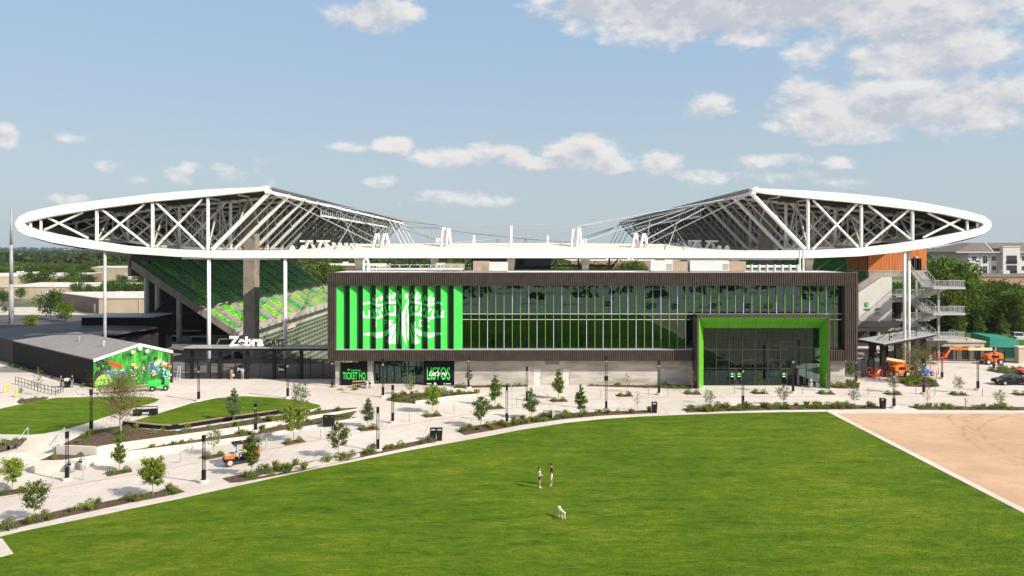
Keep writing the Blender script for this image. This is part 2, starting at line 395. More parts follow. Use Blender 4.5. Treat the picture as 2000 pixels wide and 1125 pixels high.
    def build(s, name, mats, parent=None, smooth=False, local=False):
        off = (0, 0, 0)
        if parent is not None and not local:
            p = parent; t = Vector(p.location)
            while p.parent: p = p.parent; t += Vector(p.location)
            off = tuple(t)
        o = bpy.data.objects.new(name, s.mesh(name, mats, off, smooth)); C.objects.link(o)
        if parent is not None: o.parent = parent
        return o
def put(name, me, parent=None, loc=(0, 0, 0), rot=(0, 0, 0), scl=(1, 1, 1)):
    o = bpy.data.objects.new(name, me); C.objects.link(o); o.parent = parent
    o.location = loc; o.rotation_euler = rot; o.scale = scl; return o
def tag(o, label, cat, group=None):
    o['label'] = label; o['category'] = cat
    if group: o['group'] = group
    return o
def thing(name, label, cat, loc=(0, 0, 0), rz=0, group=None):
    o = bpy.data.objects.new(name, None); C.objects.link(o); o.location = loc; o.rotation_euler = (0, 0, rz); o.empty_display_size = .3
    return tag(o, label, cat, group)
def kind(o, k): o['kind'] = k; return o
def dup(src, loc, rz=None, label=None, scale=None, group=None):
    r = src.copy(); C.objects.link(r); r.location = loc
    if rz is not None: r.rotation_euler = (0, 0, rz)
    if scale: r.scale = (scale,) * 3
    if label: r['label'] = label
    if group: r['group'] = group
    for ch in src.children:
        c = ch.copy(); C.objects.link(c); c.parent = r
        for gch in ch.children:
            q = gch.copy(); C.objects.link(q); q.parent = c
    return r
def text_mesh(string, X0, X1, Z0, Z1, y, mats, name, parent, bold=0., depth=.03, shear=0., spacing=1.):
    cu = bpy.data.curves.new('t', 'FONT'); cu.body = string; cu.size = 1; cu.offset = bold; cu.extrude = .01; cu.shear = shear; cu.space_character = spacing
    ob = bpy.data.objects.new('t', cu); C.objects.link(ob); bpy.context.view_layer.update()
    me = bpy.data.meshes.new_from_object(ob); bpy.data.objects.remove(ob); bpy.data.curves.remove(cu)
    vs = np.array([v.co[:] for v in me.vertices]); lo, hi = vs.min(0), vs.max(0)
    off = Vector((0, 0, 0))
    p = parent
    while p is not None: off += Vector(p.location); p = p.parent
    for v in me.vertices:
        u = (v.co.x - lo[0]) / (hi[0] - lo[0]); q = (v.co.y - lo[1]) / (hi[1] - lo[1]); dz = (v.co.z - lo[2]) / max(1e-6, hi[2] - lo[2])
        v.co = Vector((X0 + u * (X1 - X0), y - depth * dz, Z0 + q * (Z1 - Z0))) - off
    me.materials.clear(); me.materials.append(M[mats])
    return put(name, me, parent)
def sm(a, b, x):
    t = min(1, max(0, (x - a) / (b - a))); return t * t * (3 - 2 * t)
# ---------------------------------------------------------------- where things stand
def g(X, Y=0): # the promenade and the field fall away towards the west
    t = min(1, max(0, (-16.7 - X) / 25.5)); return -1.65 * (t * .75 + .25 * t * t * (3 - 2 * t))
def flat(X, Y=0): return 0.
def gnd(x, y, zf=g):
    z = 0
    for _ in range(12):
        Y = (H - z) * F / (y - HZ); X = (x - 1000) * Y / F; z = zf(X, Y)
    return X, Y, z
def P(x, y, Y): return Vector(((x - 1000) * Y / F, Y, H - (y - HZ) * Y / F))
def PX(x, Y): return (x - 1000) * Y / F
def PZ(y, Y): return H - (y - HZ) * Y / F
def interp(pts, x):
    if x <= pts[0][0]: return pts[0][1]
    for (a, b), (c, d_) in zip(pts, pts[1:]):
        if x <= c: return b + (d_ - b) * (x - a) / (c - a)
    return pts[-1][1]
# ================================================================ THE SETTING
def struct(o): return kind(o, 'structure')
def hill(X, Y):
    r = math.hypot(X, Y)
    if Y < 0: return -0.06
    z = -.06
    s1 = sm(900, 3600, r)
    z += s1 * (4 + 3 * math.sin(X * .0016 + 1.0) + 2.5 * math.sin(X * .0041 + Y * .0017) + 2 * math.sin(Y * .006 + X * .002))
    z += sm(3000, 7500, r) * 6
    return z
gx = [-9000, -6500, -5000, -4000, -3300, -2700, -2200, -1800, -1450, -1150, -900, -700, -520, -380, -280, -210, -170, -132, -128, -62, -60, 0, 60, 62, 128, 132, 170, 210, 280, 380, 520, 700, 900, 1150, 1450, 1800, 2200, 2700, 3300, 4000, 5000, 6500, 9000]
gy = [-3000, -1000, -300, -64, -60, 66, 100, 126, 127, 268, 270, 330, 400, 500, 620, 760, 920, 1100, 1300, 1550, 1850, 2200, 2600, 3100, 3700, 4400, 5200, 6200, 7500, 9500]
def terr(X, Y):
    if -129 < X < 129 and -61 < Y <= 100: return -3.2
    if -61 < X < 61 and 126.5 < Y < 269: return -9.
    return hill(X, Y)
m = MB()
for Y in gy:
    for X in gx: m.v.append((X, Y, terr(X, Y)))
nx = len(gx)
for j in range(len(gy) - 1):
    for i in range(nx - 1): m.f.append((j * nx + i, j * nx + i + 1, (j + 1) * nx + i + 1, (j + 1) * nx + i)); m.m.append(0)
struct(m.build('ground', 'far_land'))

W1 = [(-43.8, 73.8), (-39.5, 73.1), (-37.5, 75.0), (-32.7, 78.5), (-27.5, 82.4), (-22.5, 86.8), (-18.2, 90.5)]
W2 = [(-44.4, 70.9), (-41.7, 71.1), (-38.7, 73.3), (-32.5, 76.3), (-26.5, 79.5), (-21.5, 82.8), (-16.7, 86.0)]
def mid(X): return interp([(-44.4, -.75), (-38, -.70), (-26, -.40), (-18.2, -.02), (-16, 0)], X)
def sheet(cols, y0f, y1f, zf, ny, name, mt):
    m = MB(); n = ny + 1
    for X in cols:
        a, b = y0f(X), y1f(X)
        for j in range(n):
            Y = a + (b - a) * j / ny; m.v.append((X, Y, zf(X, Y)))
    for i in range(len(cols) - 1):
        for j in range(ny):
            m.f.append((i * n + j, (i + 1) * n + j, (i + 1) * n + j + 1, i * n + j + 1)); m.m.append(0)
    return struct(m.build(name, mt))
def rng(a, b, st):
    k = max(1, int(math.ceil((b - a) / st))); return [a + (b - a) * i / k for i in range(k + 1)]
# promenade: west part ends at the lower retaining wall and the stairs, east part runs up to the building
cols = sorted(set(rng(-135, -46, 4) + rng(-46, -16.7, 1.0) + [p[0] for p in W2]))
sheet(cols, lambda X: -65., lambda X: 73.0 if X < -44.4 else interp(W2, X), g, 3, 'promenade', 'plaza_concrete')
sheet(rng(-16.7, 52, 5) + rng(52.001, 135, 5), lambda X: -65., lambda X: 127.2 if X <= 52 else 150., lambda X, Y: 0., 2, 'forecourt', 'plaza_concrete')
# upper terrace at the level of the stadium
tc_ = sorted(set(rng(-135, -49.5, 5) + [-52.001, -52] + [-49.5, -49.499, -44.5, -44.499] + rng(-44.4, -16.7, .8) + [p[0] for p in W1] + [-18.2, -18.199]))
def tfront(X):
    if X < -49.4995: return 75.6
    if X < -44.4995: return 77.4
    if X <= -18.2: return interp(W1, X)
    return interp(W2, X)
sheet(tc_, tfront, lambda X: 172. if X < -52 else 127.2, flat, 2, 'terrace', 'plaza_concrete')
# mulch bed on the middle tier
o = sheet(sorted(set(rng(-44.4, -18.2, .8) + [p[0] for p in W1] + [p[0] for p in W2])), lambda X: interp(W2, X) + .14, lambda X: interp(W1, max(X, -43.8)), lambda X, Y: mid(X), 1, 'planting_bed', 'mulch')
def wall_strip(poly, topf, botf, th, name, label, mt='retaining_wall'):
    t = thing(name, label, 'wall', (poly[0][0], poly[0][1], botf(*poly[0])))
    L = [0]
    for a, b in zip(poly, poly[1:]): L.append(L[-1] + math.hypot(b[0] - a[0], b[1] - a[1]))
    for (a, b) in zip(poly, poly[1:]):
        l = math.hypot(b[0] - a[0], b[1] - a[1]); k = max(1, round(l / 2.4))
        dx, dy = (b[0] - a[0]) / l, (b[1] - a[1]) / l; nx_, ny_ = -dy * th, dx * th
        for i in range(k):
            u0, u1 = i / k, (i + 1) / k - .006 / l * k / k
            p = [(a[0] + (b[0] - a[0]) * u, a[1] + (b[1] - a[1]) * u) for u in (u0, u1)]
            q = [(p[0][0], p[0][1]), (p[1][0], p[1][1]), (p[1][0] + nx_, p[1][1] + ny_), (p[0][0] + nx_, p[0][1] + ny_)]
            MB().prism(q, lambda x, y: botf(x, y), lambda x, y: topf(x, y)).build('wall_panel', mt, t)
    return t
wall_strip(W1, lambda x, y: .13, lambda x, y: mid(x) - .2, .28, 'retaining_wall', 'upper pale concrete retaining wall edging the bed below the bench')
wall_strip(W2, lambda x, y: mid(x) + .12, lambda x, y: g(x) - .2, .28, 'retaining_wall', 'lower pale concrete retaining wall along the promenade path')
wall_strip([(-44.4, 75.4), (-44.4, 70.9)], lambda x, y: -.63, lambda x, y: -1.9, .28, 'retaining_wall', 'short pale concrete cheek wall beside the lower stairs')
wall_strip([(-44.2, 77.6), (-43.8, 73.8)], lambda x, y: .13, lambda x, y: -1.0, .28, 'retaining_wall', 'short pale concrete cheek wall beside the upper stairs')
wall_strip([(-75, 75.7), (-49.5, 75.7), (-49.5, 77.5)], lambda x, y: .10, lambda x, y: -1.2, .28, 'retaining_wall', 'pale concrete terrace wall left of the upper stairs')
# two flights of concrete stairs with a landing between
t = thing('staircase', 'broad pale concrete stairs in two flights up to the terrace lawn', 'stairs', (-48, 72.9, -1.65))
for i in range(5): MB().box(-75, -44.42, 72.9 + i * .36, 74.8, -1.9, -1.65 + .17 * (i + 1)).build('step', 'retaining_wall', t)
MB().box(-75, -44.42, 74.8, 76.2, -1.9, -.802).build('landing', 'plaza_concrete', t)
for i in range(4): MB().box(-49.2, -44.42, 76.2 + i * .33, 77.5, -1.2, -.80 + .2 * (i + 1) - .003 * (i == 3)).build('step', 'retaining_wall', t)
def handrail(pts, label, post=.95, name='handrail', mt='galvanised', grp='steel handrails on the stairs'):
    t = thing(name, label, 'handrail', pts[0], 0, grp)
    top = [Vector(p) + Vector((0, 0, post)) for p in pts]
    MB().path(top, .035).build('rail', mt, t)
    for p in pts: MB().tube(Vector(p) - Vector((0, 0, .05)), Vector(p) + Vector((0, 0, post)), .03, 6).build('post', mt, t)
for X in (-47.2, -51.5): handrail([(X, 72.6, -1.65), (X, 74.8, -.8)], 'steel handrail on the lower flight of the terrace stairs')
for X in (-48.9, -45.2): handrail([(X, 76.0, -.8), (X, 77.6, 0)], 'steel handrail on the upper flight of the terrace stairs')

# main field
LE = [(-25, 1056), (0, 1049), (40, 1039), (200, 1006), (350, 975), (500, 942), (650, 910), (800, 880), (950, 853), (1012, 841), (1100, 827), (1175, 819), (1250, 814), (1350, 810), (1425, 807.5), (1525, 805.5), (1617, 804.5)]
LW = sorted(gnd(*p)[:2] for p in LE)
LW = [(-100, LW[0][1] - 14)] + LW
lawn_top = lambda X: interp(LW, X)
sheet(sorted(set(rng(-100, 36.7, 2.0) + [p[0] for p in LW if p[0] < 36.7])), lambda X: -8., lawn_top, lambda X, Y: g(X) + .03, 8, 'lawn', 'lawn_grass')
o = MB().box(36.7, 37.35, -8, 89.6, -.1, .06).build('kerb', 'plaza_concrete'); struct(o)
o = MB().box(37.35, 140, -8, 88.6, -.1, .02).build('bare_ground', 'bare_earth'); struct(o)
o = MB().box(-140, 140, -190, -9, -1.75, .012).build('parking_lot', 'pale_paving'); struct(o)
o = MB().prism([gnd(*p)[:2] for p in ((-40, 1062), (4, 1053), (26, 1082), (-30, 1098))], lambda x, y: g(x) - .1, lambda x, y: g(x) + .06).build('path_corner', 'plaza_concrete'); struct(o)
# grass blades on the field
def blades(n, region, zf, hmin, hmax, wd, name):
    pts = region(n); k = len(pts)
    a = np.random.rand(k) * 6.283; h = hmin + np.random.rand(k) * (hmax - hmin); lean = (np.random.rand(k, 2) - .5) * 1.1 * h[:, None]
    z = np.array([zf(x, y) for x, y in pts]); dx = np.cos(a) * wd; dy = np.sin(a) * wd
    v = np.empty((k, 3, 3)); v[:, 0] = np.c_[pts[:, 0] - dx, pts[:, 1] - dy, z]; v[:, 1] = np.c_[pts[:, 0] + dx, pts[:, 1] + dy, z]
    v[:, 2] = np.c_[pts[:, 0] + lean[:, 0], pts[:, 1] + lean[:, 1], z + h]
    me = bpy.data.meshes.new(name); me.vertices.add(3 * k); me.vertices.foreach_set('co', v.ravel())
    me.loops.add(3 * k); me.loops.foreach_set('vertex_index', np.arange(3 * k, dtype=np.int32))
    me.polygons.add(k); me.polygons.foreach_set('loop_start', np.arange(0, 3 * k, 3, dtype=np.int32)); me.polygons.foreach_set('loop_total', np.full(k, 3, dtype=np.int32))
    me.update(); return me
leafmat('blade_green', (.065, .125, .006), (.17, .22, .020), 0)
def field_region(n):
    Y = 43 + (np.random.rand(n * 2) ** 1.25) * 47; X = (np.random.rand(n * 2) * 2 - 1) * (Y * .68)
    k = np.array([x < 36.6 and y < lawn_top(x) - .1 for x, y in zip(X, Y)]); return np.c_[X, Y][k][:n]
me = blades(170000, field_region, lambda x, y: g(x) + .02, .03, .065, .03, 'grass'); me.materials.append(M['blade_green'])
o = put('grass', me); kind(o, 'stuff'); o['label'] = 'short mown green grass covering the big field'; o['category'] = 'grass'
# terrace lawns
def pxpoly(pts, zf=g): return [gnd(x, y, zf)[:2] for x, y in pts]
LA = [(-40, 806), (0, 799), (60, 786), (110, 777.5), (175, 776), (240, 775.5), (295, 776.5), (311, 780.5), (302, 786), (250, 800), (210, 813), (175, 825), (140, 835), (112, 842), (85, 847), (62, 849), (0, 848), (-60, 847)]
LB = [(242, 829), (300, 811), (340, 799), (375, 788), (425, 778), (475, 774.5), (525, 776.5), (570, 781), (600, 786), (622, 791), (627, 794), (612, 799), (590, 803), (545, 808), (500, 814), (400, 829), (345, 837), (300, 836)]
for nm, poly in (('terrace_lawn', LA), ('terrace_lawn', LB)):
    pw = pxpoly(poly, flat); o = MB().prism(pw, -.1, .05).build(nm, 'lawn_grass'); struct(o)
# planting beds (mulch), red guide line
BEDS = {
 'path_a': [(-30, 1034), (0, 1026), (125, 996), (250, 972), (345, 954), (361, 961), (340, 966), (250, 983), (125, 1010), (25, 1033), (-20, 1043)],
 'path_b': [(435, 935), (500, 921), (590, 905), (740, 877), (845, 856), (854, 862), (740, 886), (590, 920), (470, 942), (450, 943)],
 'path_c': [(894, 843), (905, 835), (1000, 822), (1075, 810), (1187, 804), (1272, 802), (1277, 807), (1175, 812), (1100, 819), (1025, 829), (960, 841), (908, 850)],
 'path_d': [(1334, 799), (1425, 794), (1520, 792), (1600, 791), (1715, 793), (1720, 799), (1500, 801), (1342, 806)],
 'path_e': [(1775, 794), (1900, 795), (2060, 796), (2060, 801.5), (1900, 801), (1795, 800.5)],
 'corner': [(636, 754), (664, 752), (712, 755), (697, 767), (665, 769), (642, 762)],
 'entry': [(753, 782), (782, 770), (860, 766), (925, 766), (940, 769), (900, 775), (850, 783), (812, 788), (780, 786)],
 'wall_a': [(886, 758), (950, 757), (1030, 755), (1030, 752.5), (890, 753.5)],
 'wall_b': [(1145, 754), (1347, 760), (1358, 759), (1358, 753), (1150, 752.5)],
 'east_pier': [(1622, 757), (1640, 759), (1678, 759), (1680, 747), (1655, 748), (1650, 753), (1622, 753.5)],
 'roundel': [(1753, 737), (1768, 733), (1800, 735), (1822, 742), (1836, 754), (1815, 757), (1775, 755), (1757, 748)],
 'east_hedge': [(1928, 724), (1940, 719), (2010, 720), (2040, 726), (2000, 731), (1950, 729)],
 'upper': [(123, 869), (165, 848), (185, 842), (240, 832), (300, 841), (345, 843), (400, 835), (500, 819), (600, 806), (660, 799), (698, 797), (690, 800.5), (500, 831), (375, 848), (250, 865), (190, 874.5), (125, 870.5)],
 'west_small': [(33, 784), (60, 778), (95, 776), (90, 780), (60, 786), (38, 789)],
 'far_left': [(-20, 868), (0, 865), (30, 860), (52, 856), (46, 862), (20, 868), (0, 873), (-20, 878)],
}
TERR = ('upper', 'west_small', 'far_left')
bedw = {}
for k, poly in BEDS.items():
    zf = flat if k in TERR else g
    pw = pxpoly(poly, zf); bedw[k] = pw
    o = MB().prism(pw, lambda x, y: zf(x, y) - .1, lambda x, y: zf(x, y) + (.055 if k != 'upper' else .08)).build('planting_bed', 'mulch'); struct(o)
PLANT = [(24, 962), (233, 923), (418, 892), (574, 864), (719, 838), (844, 812), (967, 797), (1091, 783), (1220, 773), (1353, 769), (1484, 768), (1614, 769), (1744, 770), (1872, 771), (1995, 771)]
def planter_poly(cx, cy):
    X, Y, z = gnd(cx, cy); s = -.42 if X < -2 else 0
    # planters follow the direction of the road edge
    a = math.atan(interp([(-45, .62), (-20, .60), (0, .35), (14, .12), (25, 0)], X)); ca, sa = math.cos(a), math.sin(a)
    return [(X + u * ca - v * sa, Y + u * sa + v * ca) for u, v in ((-1.0, -.75), (1.0, -.75), (1.0, .75), (-1.0, .75))]
for p in PLANT:
    o = MB().prism(planter_poly(*p), lambda x, y: g(x) - .1, lambda x, y: g(x) + .05).build('planting_bed', 'mulch'); struct(o)
RL = [(0, 974), (95, 956), (217, 934), (270, 925), (395, 902), (590, 866), (737, 840), (830, 823), (920, 808), (1010, 796), (1150, 781), (1250, 777), (1375, 775), (1625, 774), (1800, 775), (2000, 776)]
m = MB()
for a, b in zip(RL, RL[1:]):
    p, q = Vector(gnd(*a)), Vector(gnd(*b)); n_ = (q - p).cross(Vector((0, 0, 1))).normalized() * .055; u = Vector((0, 0, .006))
    k = 8
    for i in range(k):
        s0, s1 = p.lerp(q, i / k), p.lerp(q, (i + 1) / k); s0.z = g(s0.x); s1.z = g(s1.x)
        m.face([s0 - n_ + u, s1 - n_ + u, s1 + n_ + u, s0 + n_ + u])
struct(m.build('painted_line', 'red_paint'))
# curved black bench wall around the terrace lawn
BW = pxpoly([(239, 831), (270, 835), (300, 838), (330, 840), (350, 838), (400, 830), (450, 822), (500, 815), (545, 808.5), (597, 803)], flat)
t = thing('seat_wall', 'long curved black seat wall with timber top edging the terrace lawn', 'bench', (BW[0][0], BW[0][1], 0))
for i, (a, b) in enumerate(zip(BW, BW[1:])):
    n_ = Vector((-(b[1] - a[1]), b[0] - a[0], 0)).normalized() * .5
    q = [a, b, (b[0] + n_.x, b[1] + n_.y), (a[0] + n_.x, a[1] + n_.y)]
    MB().prism(q, -.1, .42).build('wall_panel', 'black_panel', t)
    if i not in (3,): MB().prism([(x, y - .03) for x, y in q], .421, .48).build('bench_slat', 'timber', t)
# concrete ramp walls by the storefront
wall_strip([gnd(*p)[:2] for p in ((812, 789), (850, 784), (905, 775), (948, 769))], lambda x, y: interp([(-8, .35), (-4, .06)], x), lambda x, y: -.1, .22, 'retaining_wall', 'low pale concrete kerb wall wrapping the bed near the storefront')
# ================================================================ CLUBHOUSE
YB, YW, YP = 106.0, 107.0, 104.2         # box front, base wall, portal front
club = thing('clubhouse', 'long brown metal clubhouse with glass front, green fins and green entrance portal', 'building', (11, YW, 0))
bx0, bx1 = PX(640, YB), PX(1675, YB); bz0, bz1 = PZ(705, YB), PZ(534, YB)
fx0, fx1 = PX(657, YB), PX(1650, YB); fz0, fz1 = PZ(682, YB), PZ(558, YB)
gx0 = PX(903, YB); px0, px1 = PX(1352, YB), PX(1622, YB); YG = YB + 1.05      # glass plane
def ribs(m, x0, x1, z0, z1, y, pitch=.30):
    n = max(1, round((x1 - x0) / pitch)); p = (x1 - x0) / n
    for i in range(n): m.box(x0 + i * p, x0 + i * p + p * .5, y - .20, y + .02, z0, z1)
def clad(x0, x1, z0, z1):
    m = MB(); m.box(x0, x1, YB, YB + .95, z0, z1); ribs(m, x0 + .02, x1 - .02, z0 + .03, z1 - .03, YB)
    m.build('cladding', 'brown_cladding', club)
clad(bx0, bx1, fz1, bz1)
clad(bx0, fx0, bz0, fz1 - .003)
clad(fx1, bx1, bz0, fz1 - .003)
clad(fx0 + .003, px0, bz0, fz0 - .12)
clad(px1, fx1 - .003, bz0, fz0 - .12)
MB().box(fx0 - .05, px0, YB - .16, YB + 1.0, fz0 - .118, fz0 - .02).build('sill', 'steel_grey', club)
MB().box(bx0 - .06, bx1 + .06, YB - .15, YB + .5, bz1, bz1 + .14).build('parapet_coping', 'brown_trim', club)
# body: side walls, back, roof, floors
MB().box(bx0, bx0 + .3, YB + .95, 126, bz0 + .01, bz1 - .01).build('side_wall', 'brown_cladding', club)
MB().box(bx1 - .3, bx1, YB + .95, 126, bz0 + .01, bz1 - .01).build('side_wall', 'brown_cladding', club)
MB().box(bx0 + .3, bx1 - .3, 125.6, 125.9, -.1, bz1 - .02).build('back_wall', 'dark_interior', club)
MB().box(bx0 + .02, bx1 - .02, YB + .5, 126, bz1 - .5, bz1 + .03).build('roof', 'roof_membrane', club)
MB().box(bx0 + .3, bx1 - .3, YG + .3, 125.6, bz0 + .02, fz0 - .05).build('floor', 'stand_concrete', club)
zm0, zm1 = PZ(624, YG), PZ(613, YG)
MB().box(gx0, bx1 - .31, YG + .35, 125.6, zm0 + .1, zm1 - .1).build('floor', 'dark_interior', club)
MB().box(gx0 - .35, gx0 - .05, YG + .1, 125.5, fz0, fz1).build('partition', 'dark_interior', club)
MB().box(gx0, bx1 - .31, 115.8, 116, fz0 + .01, bz1 - .52).build('partition', 'dark_interior', club)
for i in range(9):
    X = gx0 + 2.2 + i * 5.7; MB().tube((X, YG + 2.6, fz0 - .05), (X, YG + 2.6, fz1 + .5), .28, 10).build('column', 'pier_concrete', club)
# green fins with the oak emblem painted over fins and recessed panels
MB().box(fx0, gx0 - .02, YB + .93, YB + 1.04, fz0 - .1, fz1 + .1).build('back_panel', 'back_panel', club)
sx = (PX(1766.3 / 7.1429 + 640, YB) - PX(657.2, YB)) / 9.0
fl = [(PX(640 + x / 7.143, YB)) for x in (121, 307, 490, 671, 853, 1034, 1215, 1395, 1577, 1758)]
FW, FD = .86, .55
def emb_strokes():
    c = 1045; S = []
    half = [[(1088, 885, 5), (1070, 760, 34), (1060, 600, 34), (1064, 450, 32), (1086, 360, 30), (1122, 285, 28), (1132, 215, 26), (1114, 134, 16)],
            [(1106, 380, 12), (1112, 520, 18), (1114, 660, 22), (1118, 760, 24), (1130, 878, 5)],
            [(1136, 640, 4), (1154, 740, 22), (1172, 810, 36), (1184, 872, 60)],
            [(1150, 640, 6), (1188, 710, 30), (1220, 780, 40), (1250, 868, 74)],
            [(1145, 590, 10), (1190, 650, 40), (1255, 706, 60), (1330, 742, 72), (1420, 752, 70), (1500, 740, 50), (1592, 733, 18)],
            [(1098, 560, 20), (1122, 490, 44), (1180, 462, 46), (1260, 458, 44), (1330, 486, 40), (1410, 512, 42), (1510, 505, 40), (1622, 482, 46)],
            [(1084, 340, 30), (1120, 305, 40), (1190, 292, 42), (1270, 300, 42), (1350, 330, 42), (1430, 330, 42), (1510, 300, 40), (1594, 312, 34)],
            [(1160, 292, 30), (1134, 240, 30), (1168, 158, 26)], [(1226, 292, 30), (1226, 220, 34), (1254, 154, 28)],
            [(1316, 316, 28), (1326, 256, 30), (1356, 196, 26)], [(1420, 330, 30), (1412, 256, 36), (1450, 190, 26)],
            [(1180, 462, 30), (1160, 420, 28), (1150, 378, 22)], [(1270, 462, 36), (1288, 420, 32), (1306, 344, 26)],
            [(1352, 494, 28), (1368, 450, 30), (1376, 404, 24)], [(1452, 508, 30), (1460, 450, 32), (1474, 392, 26)],
            [(1520, 500, 26), (1524, 470, 26), (1530, 452, 16)]]
    leaves = [(1090, 212, 20, 42, 0), (1186, 214, 18, 38, .2), (1268, 224, 18, 36, .35), (1366, 246, 18, 34, .4), (1462, 258, 20, 36, .5), (1158, 366, 15, 30, .3),
              (1238, 366, 17, 36, .15), (1336, 394, 17, 32, .4), (1424, 398, 17, 34, .4), (1514, 432, 15, 28, .5), (1602, 432, 18, 32, .6)]
    for st in half:
        for sgn in (1, -1):
            S += ribbon([(c + sgn * (x - c), y, wd * (1.0 if st in half[:5] else .74)) for x, y, wd in st])
    for x, y, a, b, r in leaves:
        for sgn in (1, -1):
            pl = []
            for i in range(12):
                t_ = 2 * math.pi * i / 12; u, v = a * math.cos(t_) * (1 - .25 * abs(math.sin(t_))), b * math.sin(t_); rr = r
                pl.append((c + sgn * (x + u * math.cos(rr) - v * math.sin(rr) - c), y + u * math.sin(rr) + v * math.cos(rr)))
            S.append(pl)
    def rect(x0, y0, x1, y1): S.append([(x0, y0), (x1, y0), (x1, y1), (x0, y1)])
    rect(660, 545, 676, 640)
    for x in (760, 852): rect(x, 540, x + 18, 636); rect(x, 540, x + 52, 558); rect(x, 580, x + 48, 598)
    rect(874, 596, 900, 612); rect(1186, 560, 1204, 636); rect(1186, 560, 1222, 578); rect(1186, 620, 1222, 636); rect(1210, 578, 1222, 622)
    rect(1270, 540, 1290, 636); rect(1270, 540, 1326, 560); rect(1270, 616, 1326, 636); rect(1396, 545, 1418, 562); rect(1396, 618, 1418, 640)
    return S
def ribbon(pts):
    # smooth the centre line, then emit convex quads
    fine = []
    n = len(pts)
    for i in range(n - 1):
        p0, p1, p2, p3 = pts[max(0, i - 1)], pts[i], pts[i + 1], pts[min(n - 1, i + 2)]
        for k in range(5):
            t_ = k / 5
            fine.append(tuple(.5 * (2 * b + (c_ - a) * t_ + (2 * a - 5 * b + 4 * c_ - d_) * t_ ** 2 + (3 * b - a - 3 * c_ + d_) * t_ ** 3) for a, b, c_, d_ in zip(p0, p1, p2, p3)))
    fine.append(pts[-1]); L, Rr = [], []
    for i, (x, y, wd) in enumerate(fine):
        a, b = fine[max(0, i - 1)], fine[min(len(fine) - 1, i + 1)]; dx, dy = b[0] - a[0], b[1] - a[1]; l = math.hypot(dx, dy) or 1
        wd = max(4, wd) / 2; L.append((x - dy / l * wd, y + dx / l * wd)); Rr.append((x + dy / l * wd, y - dx / l * wd))
    return [[L[i], L[i + 1], Rr[i + 1], Rr[i]] for i in range(len(fine) - 1)]
def clipx(poly, lo, hi):
    for lim, sgn in ((lo, 1), (hi, -1)):
        out = []
        for i in range(len(poly)):
            a, b = poly[i], poly[(i + 1) % len(poly)]; ia, ib = sgn * (a[0] - lim) >= 0, sgn * (b[0] - lim) >= 0
            if ia: out.append(a)
            if ia != ib:
                t_ = (lim - a[0]) / (b[0] - a[0]); out.append((lim, a[1] + (b[1] - a[1]) * t_))
        poly = out
        if len(poly) < 3: return []
    return poly
strokes = [[(PX(640 + x / 7.143, YB), PZ(550 + y / 7.143, YB)) for x, y in pl] for pl in emb_strokes()]
for i, x in enumerate(fl):
    wd = FW if i < 9 else gx0 - x - .03
    fin = MB().prism([(x, YB + .10), (x + wd, YB + .10 + FD), (x + wd + (.17 if i < 9 else .01), YB + .90), (x, YB + .92)], fz0 - .02, fz1).build('fin', 'fin_green', club)
    lv = 0; mW = MB()
    for pl in strokes:
        c_ = clipx(pl, x + .005, x + wd - .005)
        if c_: mW.face([(a, YB + .10 + FD * (a - x) / wd - .012 - .00006 * lv, b) for a, b in c_]); lv += 1
    if lv: kind(mW.build('emblem_paint', 'emblem_white', fin), 'stuff')
lv = 0; mG = MB()
for pl in strokes:
    for i in range(9):
        c_ = clipx(pl, fl[i] + FW + .17, fl[i + 1])
        if c_: mG.face([(a, YB + .92 - .00006 * lv, b) for a, b in c_]); lv += 1
o = kind(mG.build('emblem_paint', 'emblem_green', club), 'stuff'); o['label'] = 'green oak emblem on the dark panel between the fins'
# curtain wall: every pane and mullion on its own
pitch = (PX(531, YG) - PX(467, YG)) / 4; pitch = 64.45 / 4 * YG / F
NB = int((fx1 - gx0) / pitch)
rows = [(zm1, fz1 + .05), (zm0, zm1), (fz0, zm0)]
pm = {}
for j, (a, b) in enumerate(rows):
    pm[j] = MB().face([(.02, 0, a + .03), (pitch - .02, 0, a + .03), (pitch - .02, 0, b - .03), (.02, 0, b - .03)]).mesh('pane', 'facade_glass')
por_l, por_r, por_t = PX(1362, YP), PX(1618, YP), PZ(617, YP)
def behind_portal(X, j): return j >= 1 and px0 - .2 < X < px1 - .3
prng = random.Random(3)
for i in range(NB + 1):
    X = gx0 + i * pitch
    if X + .3 > fx1: break
    for j in range(3):
        if behind_portal(X + pitch * .5, j): continue
        o = put('pane', pm[j], club, (X - 11, YG - YW, 0)); o.rotation_euler = (0, 0, prng.gauss(0, .0035))
    if i == 0: continue
    def mull(z0, z1, green, w_=.07):
        d_ = .17 if green else .12
        MB().box(X - w_ / 2, X + w_ / 2, YG - d_, YG + .08, z0, z1).build('mullion', 'mullion_green' if green else 'mullion_white', club)
    k = i - 1
    if i < 28:
        mull(zm1, fz1, k % 6 not in (1, 5)); mull(fz0, zm0, k % 6 not in (2, 4)) if not behind_portal(X, 2) else None
        if not behind_portal(X, 1): mull(zm0, zm1, True)
    else:
        zc = zm1 + (fz1 - zm1) * (.42 if k % 4 == 1 else .60)
        if k % 2 == 0: mull(zm1, fz1, True, .10)
        elif k % 4 == 1: mull(zc, fz1, True, .10); mull(zm1, zc, False)
        else: mull(zm1, zc, True, .10); mull(zc, fz1, False)
        if not behind_portal(X, 1): mull(fz0, zm1, k % 2 == 0, .10)
for z in (zm0, zm1):
    MB().box(gx0, px0 if z == zm0 else fx1, YG - .14, YG + .06, z - .032, z + .032).build('transom', 'mullion_white', club)
MB().box(px1 + .2, fx1, YG - .16, YG + .06, zm0 - .05, zm0 + .05).build('transom', 'mullion_white', club)
